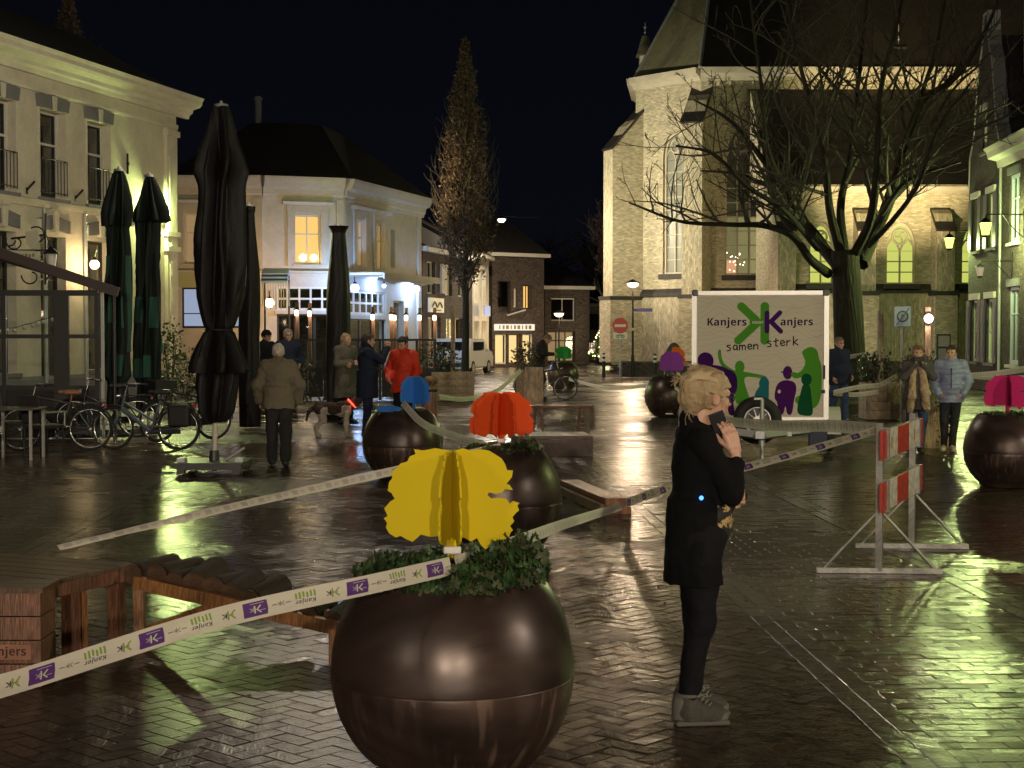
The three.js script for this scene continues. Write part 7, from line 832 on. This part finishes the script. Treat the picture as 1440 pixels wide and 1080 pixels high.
person({ label: 'person in a black coat and knitted hat beside the covered parasol', pos: gpos(374, 34.5), yaw: 0.9, H: 1.90, glasses: true, jacket: { mat: blackC, t: 0.05, hem: 0.6 }, pants: { mat: blackC }, hair: { mat: blackC, cap: true, high: 0.03 } });
person({ label: 'woman with fair hair in a long grey coat, arms folded', pos: gpos(486, 31), yaw: 0.75, H: 1.84, hy: 0.2, pose: { eL: [0.23, 1.12, 0.04], wL: [0.0, 1.10, 0.18], eR: [-0.23, 1.12, 0.04], wR: [0.02, 1.14, 0.19] }, jacket: { mat: greyCoat, t: 0.04, hem: 0.50, flare: 0.20, flareZ: 0.16 }, pants: { mat: blackC }, hair: { mat: hairMat([0.30, 0.22, 0.13]), long: true } });
const phoneGeo = () => rbox(0.074, 0.15, 0.009, 0.004);
person({ label: 'person in a navy coat and grey scarf holding a phone up to photograph', pos: gpos(516, 26.8), yaw: 1.75, H: 1.84, hy: 0.1, hp: 0.05, pose: { eL: [0.21, 1.27, 0.22], wL: [0.07, 1.46, 0.33], eR: [-0.21, 1.27, 0.22], wR: [-0.07, 1.46, 0.33], kL: [0.11, 0.5, 0.02], kR: [-0.11, 0.5, 0.0] }, hands: { L: { dir: [-0.2, 0.9, 0.1], palm: [-1, 0, 0], curl: 0.7 }, R: { dir: [0.2, 0.9, 0.1], palm: [1, 0, 0], curl: 0.7 } }, jacket: { mat: navy, t: 0.05, hem: 0.66, flare: 0.19, collar: 0.08 }, pants: { mat: navy }, hair: { mat: hairMat([0.035, 0.025, 0.02]), high: 0.045 } });
{ const p = gpos(516, 26.8), f = V(Math.sin(1.75), 0, Math.cos(1.75)), m = solo('mobile_phone', 'phone held up by the person in the navy coat', 'phone', phoneGeo(), M.black); m.position.copy(p).addScaledVector(f, 0.37).setY(1.64); m.rotation.set(0, 1.75, Math.PI / 2, 'YXZ'); }
person({ label: 'dark-haired woman in a bright red jacket looking down', pos: gpos(567, 27.2), yaw: -0.35, H: 1.78, hp: 0.35, hy: -0.25, pose: { eL: [0.26, 1.12, -0.01], wL: [0.20, 0.93, 0.16], eR: [-0.27, 1.14, 0.0], wR: [-0.17, 0.99, 0.2] }, jacket: { mat: redC, t: 0.045, hem: 0.76, flare: 0.18, collar: 0.07, sleeve: [0.08, 0.07, 0.055], fold: 0.015 }, pants: { mat: blackC }, hair: { mat: hairMat([0.02, 0.014, 0.012]), bun: true, high: 0.055 } });
person({ label: 'man with glasses in a dark blue jacket and jeans walking past the trailer', pos: gpos(1180, 31), yaw: 0.35, H: 1.76, glasses: true, pose: { kL: [0.09, 0.51, 0.08], aL: [0.10, 0.10, 0.10], fL: [0.13, 0.035, 0.26], kR: [-0.1, 0.5, -0.02], aR: [-0.1, 0.12, -0.12], fR: [-0.12, 0.035, 0.05], wL: [0.2, 0.95, 0.12], wR: [-0.2, 0.92, 0.1] }, jacket: { mat: navy, t: 0.04, hem: 0.78 }, pants: { mat: denim }, hair: { mat: hairMat([0.16, 0.10, 0.07]), high: 0.045 } });
person({ label: 'woman in a long tan scarf over a grey coat taking a photograph', pos: gpos(1291, 23.7), yaw: -0.15, H: 1.66, pose: { eL: [0.22, 1.20, 0.14], wL: [0.06, 1.40, 0.20], eR: [-0.22, 1.2, 0.14], wR: [-0.06, 1.40, 0.2], kL: [0.08, 0.5, 0.04], aL: [0.05, 0.09, 0.02], fL: [0.06, 0.03, 0.19] }, hands: { L: { dir: [-0.3, 0.9, 0.1], palm: [-1, 0, 0], curl: 0.7 }, R: { dir: [0.3, 0.9, 0.1], palm: [1, 0, 0], curl: 0.7 } }, jacket: { mat: cloth([0.085, 0.075, 0.075]), t: 0.045, hem: 0.68, flare: 0.2, fold: 0.018 }, pants: { mat: denim }, hair: { mat: hairMat([0.17, 0.085, 0.045]), long: true, high: 0.05 }, shoes: [0.05, 0.03, 0.02] });
{ const p = gpos(1291, 23.7), f = V(Math.sin(-0.15), 0, Math.cos(-0.15)); const s = solo('scarf', 'long tan scarf hanging in folds from the photographing woman', 'scarf', blob([cap([-0.08, 1.36, 0.1], [0.08, 1.36, 0.1], 0.06), cap([-0.02, 1.40, -0.06], [0.1, 1.38, 0.04], 0.05), cap([0.06, 1.34, 0.15], [0.10, 0.95, 0.19], 0.05, 0.075), cap([0.10, 0.95, 0.19], [0.12, 0.72, 0.16], 0.075, 0.06), cap([-0.08, 1.34, 0.14], [-0.10, 0.90, 0.18], 0.045, 0.06), cap([-0.10, 0.90, 0.18], [-0.13, 0.66, 0.16], 0.06, 0.05)], 0.014, 0.03, folds(0.02, 14, 2)), tan); s.position.copy(p); s.rotation.y = -0.15; s.scale.setScalar(1.66 / 1.7); const m = solo('camera_phone', 'dark phone held before the face of the scarfed woman', 'phone', phoneGeo(), M.black); m.position.copy(p).addScaledVector(f, 0.24).setY(1.45); m.rotation.set(0, -0.15, Math.PI / 2, 'YXZ'); }
person({ label: 'dark-haired woman in a blue-grey puffer jacket with hands in her pockets', pos: gpos(1338, 23.9), yaw: -0.25, H: 1.655, hy: -0.25, pose: { eL: [0.265, 1.13, -0.03], wL: [0.19, 0.93, 0.1], eR: [-0.265, 1.13, -0.03], wR: [-0.20, 0.93, 0.1], aL: [0.02, 0.09, 0.05], fL: [0.05, 0.03, 0.22], kL: [0.06, 0.5, 0.05] }, hands: { L: { dir: [-0.6, -0.5, 0.1], palm: [-1, 0, 0] }, R: { dir: [0.6, -0.5, 0.1], palm: [1, 0, 0] } }, jacket: { mat: puffer, t: 0.034, hem: 0.80, quilt: true, sleeve: [0.078, 0.070, 0.056], collar: 0.09, zip: true }, pants: { mat: greyT, r: [0.1, 0.07, 0.052] }, hair: { mat: hairMat([0.03, 0.02, 0.016]), bun: true, high: 0.055 }, shoes: [0.5, 0.40, 0.30] });
{ // cyclist looking at a phone
  const x = PX(768, 42), cyclist = bicycle(V(x, 0, -42), 0.1, 'city bicycle under the person looking at a phone', [0.02, 0.02, 0.022], {}); cyclist.userData.group = 'bicycle ridden by the person with the phone';
  person({ label: 'person in a dark jacket astride a bicycle, head bowed over a phone', pos: V(x - 0.22, 0, -42.0), yaw: Math.PI / 2 - 0.15, H: 1.78, hp: 0.7, pose: { hip: [0, 1.0, -0.02], hL: [0.09, 0.98, 0], hR: [-0.09, 0.98, 0], belly: [0, 1.14, 0.03], chest: [0, 1.33, 0.10], neck: [0, 1.48, 0.16], head: [0, 1.585, 0.25], sL: [0.172, 1.44, 0.13], sR: [-0.172, 1.44, 0.13], eL: [0.22, 1.2, 0.2], wL: [0.07, 1.2, 0.4], eR: [-0.22, 1.2, 0.2], wR: [-0.07, 1.2, 0.4], kL: [0.14, 0.56, 0.12], aL: [0.16, 0.1, 0.02], fL: [0.17, 0.03, 0.18], kR: [-0.14, 0.56, 0.16], aR: [-0.16, 0.1, 0.05], fR: [-0.17, 0.03, 0.2] }, jacket: { mat: cloth([0.025, 0.022, 0.022]), t: 0.05, hem: 0.88, fold: 0.015 }, pants: { mat: greyT }, hair: { mat: hairMat([0.16, 0.10, 0.06]), high: 0.05 } });
  const m = solo('mobile_phone', 'phone in the hands of the person astride the bicycle', 'phone', phoneGeo(), M.black); m.position.set(x + 0.24, 1.36, -42.08); m.rotation.set(-0.9, Math.PI / 2, 0, 'YXZ');
}
// ---------------------------------------------------------------- the woman on the phone, and the dog
{
  const pos = gp(981, 1012), yaw = Math.PI / 2 + 0.12, H = 1.7, T = thing('person', 'fair-haired woman in glasses and a long black cardigan holding a phone to her ear', 'person', pos, yaw); const k = 1.0; T.scale.setScalar(1.68 / 1.7);
  const j = { ...J0, head: [0, 1.565, 0.055], neck: [0, 1.42, 0.0], chest: [0, 1.25, 0.0], belly: [0, 1.05, 0.04], hip: [0, 0.92, -0.005], sL: [0.155, 1.365, -0.01], sR: [-0.155, 1.365, -0.01], eR: [-0.19, 1.12, 0.115], wR: [-0.115, 1.315, 0.15], eL: [0.19, 1.10, 0.08], wL: [-0.02, 1.09, 0.20], hL: [0.08, 0.90, 0.0], hR: [-0.08, 0.90, 0.0], kL: [0.085, 0.49, 0.02], kR: [-0.085, 0.49, -0.01], aL: [0.09, 0.10, -0.02], aR: [-0.09, 0.10, -0.07], fL: [0.10, 0.03, 0.15], fR: [-0.10, 0.03, 0.09] };
  const hy = 0.22, hp = 0.08, hf = headFrame(j, hy, hp), A = (x, y, z) => hf(x, y, z).toArray();
  const core = [ell(j.chest, [0.14, 0.18, 0.10]), ell(j.belly, [0.14, 0.16, 0.115]), ell(j.hip, [0.15, 0.12, 0.12]), cap(j.sL, j.sR, 0.042), cap(j.sL, j.eL, 0.042, 0.034), cap(j.eL, j.wL, 0.034, 0.023), cap(j.sR, j.eR, 0.042, 0.034), cap(j.eR, j.wR, 0.034, 0.024), cap(j.hL, j.kL, 0.075, 0.05), cap(j.kL, j.aL, 0.05, 0.035), cap(j.hR, j.kR, 0.075, 0.05), cap(j.kR, j.aR, 0.05, 0.035), cap(j.aL, j.fL, 0.034, 0.024), cap(j.aR, j.fR, 0.034, 0.024), cap(j.neck, A(0, -0.06, -0.03), 0.055, 0.048)];
  const ears = [-1, 1].flatMap((s) => [cap(A(s * 0.079, -0.022, -0.004), A(s * 0.083, 0.018, -0.014), 0.008, 0.009), cap(A(s * 0.083, 0.018, -0.014), A(s * 0.081, 0.016, 0.002), 0.008)]);
  // forearm and hand raised to the cheek, fingers closed round the phone
  const forearm = cap([-0.13, 1.26, 0.15], j.wR, 0.027, 0.024);
  const hand = blob([...handPrims(j.wR, [0.05, 1.0, -0.30], [0.9, 0.1, -0.35], 1, 0.30, 1.02), forearm], 0.0035, 0.007);
  const handL = blob(handPrims(j.wL, [-0.9, 0.1, -0.1], [0, 0.0, -1], 1, 0.4), 0.005, 0.007);
  const body = mesh('body', [blob(core, 0.018, 0.05), blob([...headPrims(j, hy, hp), ...ears, cap(j.neck, A(0, -0.04, -0.03), 0.054, 0.05)], 0.0045, 0.018), hand, handL], phys([0.52, 0.30, 0.21], 0.48, { bumpMap: plasterBump, bumpScale: 0.0008 }), T);
  for (const s of [-1, 1]) mesh('eye', ball(0.0105, ...A(s * 0.031, 0.008, 0.078), 12, 8), std([0.25, 0.22, 0.2], 0.15), body); { const g = new THREE.SphereGeometry(1, 12, 8); g.scale(0.021, 0.006, 0.006); const m = mesh('mouth', g, lipMat, body); m.position.set(...A(0, -0.057, 0.089)); m.rotation.set(hp, hy, 0, 'YXZ'); }
  // cardigan: open in front, to mid thigh
  const cardMat = cloth([0.0045, 0.0045, 0.005], 0.95, { sheen: 0.03 }), sl = [0.056, 0.050, 0.042], wr = [-0.13, 1.25, 0.15];
  const card = [ell(j.chest, [0.165, 0.205, 0.128]), ell([0, 1.04, 0.005], [0.165, 0.2, 0.140]), cap([-0.14, 1.365, -0.015], [0.14, 1.365, -0.015], 0.062), cap(j.sR, j.eR, sl[0], sl[1]), cap(j.eR, wr, sl[1], sl[2]), cap(j.sL, j.eL, sl[0], sl[1]), cap(j.eL, j.wL, sl[1], sl[2]), skirt([0, 0.8, -0.01], 0.67, 1.08, [0.185, 0.155], [0.165, 0.138]), cap([0, 1.40, -0.03], [0, 1.455, -0.035], 0.075, 0.062)];
  const keepArm = field([cap(j.sR, j.eR, 0.10, 0.085), cap(j.eR, wr, 0.085, 0.07), cap(j.sL, j.eL, 0.1, 0.085), cap(j.eL, j.wL, 0.085, 0.06)], 0.01);
  mesh('cardigan', blob(card, 0.0085, 0.035, folds(0.010, 10, 4), (x, y, z) => Math.max(0.055 + 0.18 * Math.max(0, 0.9 - y) - z, y - 1.32, -keepArm(x, y, z))), cardMat, T);
  // patterned top
  const top = blob([ell(j.chest, [0.155, 0.19, 0.122]), ell([0, 1.045, 0.038], [0.156, 0.165, 0.138]), skirt([0, 0.9, 0.02], 0.88, 1.04, [0.160, 0.138], [0.156, 0.138]), cap([-0.1, 1.36, 0], [0.1, 1.36, 0], 0.055)], 0.0055, 0.03, folds(0.007, 12, 8)); { const p = top.attributes.position, col = new Float32Array(p.count * 3), r = rng(15), leaves2 = []; for (let i = 0; i < 75; i++) leaves2.push([(r() - 0.5) * 1.2, 0.86 + r() * 0.5, r() * 6.28, 0.03 + 0.03 * r()]); for (let i = 0; i < p.count; i++) { const u = Math.atan2(p.getX(i), p.getZ(i)) * 0.15, y = p.getY(i); let g = 0; for (const [a, b, t, L] of leaves2) { const dx = u - a * 0.4, dy = y - b; if (Math.abs(dx) > 0.07 || Math.abs(dy) > 0.07) continue; for (const q of [-0.5, 0, 0.5]) { const c = Math.cos(t + q), s = Math.sin(t + q), s1 = dx * c + dy * s, s2 = -dx * s + dy * c; if (s1 > 0 && s1 < L) { const w = 0.0042 * Math.sin(s1 / L * Math.PI); if (Math.abs(s2) < w) g = 1; } } } col.set(g ? [0.42, 0.30, 0.12] : [0.012, 0.011, 0.011], i * 3); } top.setAttribute('color', new THREE.BufferAttribute(col, 3)); } mesh('printed_top', top, new THREE.MeshStandardMaterial({ color: 0xffffff, vertexColors: true, roughness: 0.7 }), T);
  mesh('trousers', blob([ell(j.hip, [0.168, 0.13, 0.142]), cap(j.hL, j.kL, 0.108, 0.068), cap(j.kL, [j.aL[0], 0.13, j.aL[2]], 0.067, 0.050), cap(j.hR, j.kR, 0.108, 0.068), cap(j.kR, [j.aR[0], 0.13, j.aR[2]], 0.067, 0.050)], 0.0085, 0.03, folds(0.010, 11, 6)), cloth([0.006, 0.006, 0.008], 0.85), T);
  // laced boots
  const bootMat = std([0.075, 0.068, 0.055], 0.9, { map: grime, bumpMap: clothBump, bumpScale: 0.004 }), soleMat = std([0.10, 0.092, 0.078], 0.9), lace = std([0.22, 0.20, 0.16], 0.9);
  for (const s of ['L', 'R']) { const a = j['a' + s], z0 = a[2], x = a[0], b = part('boot', T); mesh('upper', blob([cap([x, 0.12, z0 - 0.005], [x, 0.06, z0], 0.052, 0.052), cap([x, 0.078, z0 + 0.01], [x, 0.05, z0 + 0.135], 0.05, 0.036), ell([x, 0.046, z0 + 0.14], [0.046, 0.036, 0.055]), cap([x, 0.06, z0 - 0.02], [x, 0.05, z0 + 0.1], 0.052, 0.05)], 0.007, 0.03, folds(0.004, 18, 2), (xx, y, z) => Math.min(y - 0.022, 0.148 - y)), bootMat, b); mesh('sole', rbox(0.096, 0.026, 0.265, 0.012, x, 0.014, z0 + 0.066, 0, 0, 0, 3), soleMat, b); for (let i = 0; i < 5; i++) { const y = 0.140 - i * 0.015, z = z0 + 0.050 + i * 0.018; mesh('lace', tube([V(x - 0.034, y, z - 0.012), V(x, y + 0.01, z + 0.012), V(x + 0.034, y - 0.004, z - 0.012)], 0.0038, 8, 5), lace, b); } mesh('heel_panel', blob([cap([x, 0.11, z0 - 0.03], [x, 0.045, z0 - 0.03], 0.047, 0.050)], 0.007, 0.01, null, (xx, y, z) => Math.min(y - 0.03, z0 - 0.022 - z)), std([0.11, 0.10, 0.085], 0.85), b); mesh('toe_cap', blob([ell([x, 0.040, z0 + 0.148], [0.048, 0.034, 0.052])], 0.007, 0.01, null, (xx, y, z) => Math.min(y - 0.02, z - (z0 + 0.15))), std([0.12, 0.108, 0.09], 0.85), b); mesh('lace_bow', [tube([V(x, 0.142, z0 + 0.062), V(x - 0.02, 0.15, z0 + 0.085), V(x - 0.014, 0.135, z0 + 0.095), V(x, 0.14, z0 + 0.066)], 0.003, 12, 5)], lace, b); mesh('ankle_cuff', place(new THREE.TorusGeometry(0.047, 0.010, 8, 24), x, 0.146, z0 - 0.005, Math.PI / 2), std([0.11, 0.10, 0.08], 0.9), b); }
  // hair pinned up, loose strands
  const hairC = phys([0.40, 0.29, 0.155], 0.5, { bumpMap: woodBump, bumpScale: 0.006, sheen: 0.4, sheenColor: lin(0.4, 0.3, 0.18) }), inv = new THREE.Matrix4().makeRotationFromEuler(new THREE.Euler(hp, hy, 0, 'YXZ')).invert(), q = V(0, 0, 0);
  const groove = (x, y, z) => { q.set(x - j.head[0], y - j.head[1], z - j.head[2]).applyMatrix4(inv); return 0.006 * noise(q.x * 60, q.y * 16, q.z * 12) + 0.003 * noise(q.x * 30, q.y * 50, q.z * 26) + 0.007 * noise(q.x * 12, q.y * 12, q.z * 12); };
  const hairObj = mesh('hair', blob([ell(A(0, 0.040, -0.026), [0.098, 0.110, 0.118], -hy), ell(A(0, 0.03, -0.115), [0.075, 0.085, 0.05], -hy), ell(A(0.0, 0.118, -0.075), [0.035, 0.028, 0.04], -hy), cap(A(0, -0.02, -0.10), A(0, -0.075, -0.085), 0.055, 0.030)], 0.0055, 0.03, groove, (x, y, z) => { q.set(x - j.head[0], y - j.head[1], z - j.head[2]).applyMatrix4(inv); return Math.min(Math.max(0.030 - q.z, q.y - 0.066 + 0.2 * Math.abs(q.x)), Math.max(-0.040 - q.z - 0.5 * q.y, q.y - 0.022 + 0.25 * (q.z + 0.04))); }), hairC, T);
  const r = rng(31), strands = []; for (let i = 0; i < 420; i++) { const side = (r() - 0.5) * 2, a0 = 0.05 + r() * 0.25, th = side * 1.5, P = []; for (let s = 0; s <= 4; s++) { const t = s / 4, ph = lerp(1.15 - Math.abs(side) * 0.55 - 0.5 * r() * 0.2, -0.25 + (r() - 0.5) * 0.3, t), rad = 0.985 + 0.05 * r(), x = Math.sin(th * (1 - t * 0.55)) * 0.098 * rad * Math.cos((t - 0.4) * 1.1), z = lerp(0.055 - Math.abs(side) * 0.035, -0.16, t), yy = Math.sqrt(Math.max(0.02, 1 - (x / 0.104) ** 2 - ((z + 0.04) / 0.155) ** 2)) * 0.112 * rad + 0.038 - t * 0.02; P.push(hf(x, yy, z)); } if (r() < 0.22) { const e = P[4]; P.push(e.clone().add(V((r() - 0.5) * 0.06, (r() - 0.6) * 0.06, -0.01 - r() * 0.02))); } strands.push(tube(P, 0.0008 + 0.0008 * r(), 10, 4)); }
  for (let i = 0; i < 46; i++) { const a = r() * 6.28, b = hf(Math.cos(a) * 0.025, 0.125 + Math.sin(a) * 0.012, -0.085), c = b.clone().add(V((r() - 0.5) * 0.05, 0.012 + r() * 0.022, -r() * 0.055)); strands.push(tube([b, b.clone().lerp(c, 0.5).add(V(0, 0.008, 0)), c], 0.0011, 6, 4)); } for (let i = 0; i < 40; i++) { const b = hf((r() - 0.5) * 0.1, -0.03 - r() * 0.05, -0.10 - r() * 0.02), c = b.clone().add(V((r() - 0.5) * 0.05, -0.02 - r() * 0.05, -0.01 + (r() - 0.5) * 0.05)); strands.push(tube([b, b.clone().lerp(c, 0.5).add(V((r() - 0.5) * 0.02, 0, -0.01)), c], 0.0009, 6, 4)); } for (let i = 0; i < 14; i++) { const b = hf(-0.088, 0.035 - r() * 0.02, 0.02 + r() * 0.02), c = hf(-0.086 - r() * 0.006, -0.01 - r() * 0.04, 0.02 + r() * 0.02); strands.push(tube([b, b.clone().lerp(c, 0.5).add(V(-0.008, 0, 0)), c], 0.0009, 6, 4)); }
  const st = mesh('loose_strands', strands, phys([0.50, 0.38, 0.22], 0.45), hairObj); st.userData.kind = 'stuff'; mesh('hair_clip', rbox(0.03, 0.05, 0.03, 0.01, ...A(-0.03, 0.0, -0.135)), std([0.05, 0.03, 0.02], 0.3), hairObj);
  { const g = []; for (const s of [-1, 1]) { const tor = new THREE.TorusGeometry(0.024, 0.003, 6, 20); tor.applyMatrix4(new THREE.Matrix4().makeRotationFromEuler(new THREE.Euler(hp, hy, 0, 'YXZ'))); const c = hf(s * 0.032, 0.006, 0.101); tor.translate(c.x, c.y, c.z); g.push(tor, bar(hf(s * 0.056, 0.012, 0.099), hf(s * 0.086, 0.012, -0.005), 0.0032, 0.0028, 6)); } g.push(bar(hf(-0.009, 0.01, 0.103), hf(0.009, 0.01, 0.103), 0.003, 0.003, 5)); mesh('glasses', g, std([0.02, 0.02, 0.03], 0.3), T); }
  mesh('necklace', tube([V(-0.06, 1.44, 0.02), V(-0.045, 1.41, 0.055), V(0, 1.395, 0.075), V(0.05, 1.41, 0.05)], 0.003, 14, 5), std([0.6, 0.5, 0.3], 0.3, { metalness: 1 }), T); mesh('badge_light', ball(0.011, -0.178, 1.10, -0.03, 8, 6), glow([0.05, 0.2, 1.0], 4), T); mesh('finger_ring', place(new THREE.TorusGeometry(0.0105, 0.002, 5, 14), -0.109, 1.452, 0.118, 1.2), std([0.6, 0.5, 0.3], 0.25, { metalness: 1 }), T);
  T.updateMatrixWorld(true); const ph = solo('mobile_phone', 'black phone pressed to the ear of the woman in the black cardigan', 'phone', rbox(0.010, 0.155, 0.076, 0.004), phys([0.012, 0.012, 0.014], 0.25)); ph.position.copy(T.localToWorld(V(-0.085, 1.425, 0.085))); ph.rotation.set(-0.35, yaw, 0.06, 'YXZ');
}
{ // spaniel-like dog with a glowing red collar
  const p = gp(470, 614), T = thing('dog', 'brown and white dog with a glowing red collar standing by the navy coat', 'dog', p, Math.PI / 2 + 0.1), f = 1.0; T.scale.setScalar(1.12);
  const pr = [ell([0, 0.44, 0.14], [0.095, 0.13, 0.16]), ell([0, 0.45, -0.08], [0.085, 0.105, 0.18]), ell([0, 0.45, -0.22], [0.09, 0.11, 0.10]), cap([0, 0.48, 0.22], [0, 0.56, 0.33], 0.08, 0.062), ell([0, 0.575, 0.38], [0.062, 0.06, 0.075]), cap([0, 0.555, 0.42], [0, 0.53, 0.495], 0.036, 0.026), ell([0.066, 0.545, 0.355], [0.02, 0.075, 0.045]), ell([-0.066, 0.545, 0.355], [0.02, 0.075, 0.045]), cap([0, 0.50, -0.29], [0, 0.40, -0.40], 0.03, 0.036), cap([0, 0.40, -0.40], [0, 0.26, -0.44], 0.036, 0.018)]; for (const s of [-1, 1]) pr.push(cap([s * 0.065, 0.38, 0.2], [s * 0.065, 0.20, 0.19], 0.055, 0.038), cap([s * 0.065, 0.2, 0.19], [s * 0.065, 0.03, 0.2], 0.038, 0.032), ell([s * 0.065, 0.022, 0.225], [0.03, 0.024, 0.045]), cap([s * 0.065, 0.42, -0.22], [s * 0.075, 0.27, -0.17], 0.085, 0.055), cap([s * 0.075, 0.27, -0.17], [s * 0.075, 0.16, -0.28], 0.046, 0.034), cap([s * 0.075, 0.16, -0.28], [s * 0.075, 0.03, -0.265], 0.034, 0.030), ell([s * 0.075, 0.022, -0.24], [0.03, 0.023, 0.045]));
  const g = blob(pr, 0.011, 0.03, folds(0.010, 22, 3)), c = new Float32Array(g.attributes.position.count * 3); for (let i = 0; i < c.length / 3; i++) { const x = g.attributes.position.getX(i), y = g.attributes.position.getY(i), z = g.attributes.position.getZ(i), n = 0.05 * noise(x * 9, y * 9, z * 9), w = y + n < 0.37 || (z > 0.12 && z < 0.27 && y + n < 0.50) || (z > 0.44 && y < 0.56) || (Math.abs(z + 0.16 + n) < 0.045 && y < 0.47); c.set(w && !(z < -0.3 && y > 0.2) ? [0.50, 0.44, 0.36] : [0.055, 0.032, 0.022], i * 3); } g.setAttribute('color', new THREE.BufferAttribute(c, 3)); const b = mesh('body', g, new THREE.MeshStandardMaterial({ color: 0xffffff, vertexColors: true, roughness: 0.85 }), T); mesh('nose', ball(0.014, 0, 0.54, 0.52, 8, 6), M.black, b);
  mesh('collar_light', place(new THREE.TorusGeometry(0.082, 0.012, 8, 28), 0, 0.53, 0.28, -0.75), glow([1.0, 0.04, 0.02], 6), T);
}
// ---------------------------------------------------------------- fallen leaves on the wet bricks
{ const r = rng(91), n = 90, im = leaves(n, () => { const d = 6.6 + r() * 14, x = (r() - 0.5) * d * 0.72, k = 0.5 + 0.8 * r(); return [V(x, 0.009, -d), 0.035 + 0.03 * r(), lin(0.10 * k, 0.065 * k, 0.03 * k), new THREE.Euler(-1.45 + (r() - 0.5) * 0.3, (r() - 0.5) * 0.4, r() * 6.28)]; }, leafDry); im.name = 'fallen_leaves'; im.userData = { label: 'scattered brown fallen leaves on the wet paving', kind: 'stuff' }; scene.add(im); }
scene.traverse((o) => { if (o.isMesh) shadows(o); });
renderer.render(scene, camera);
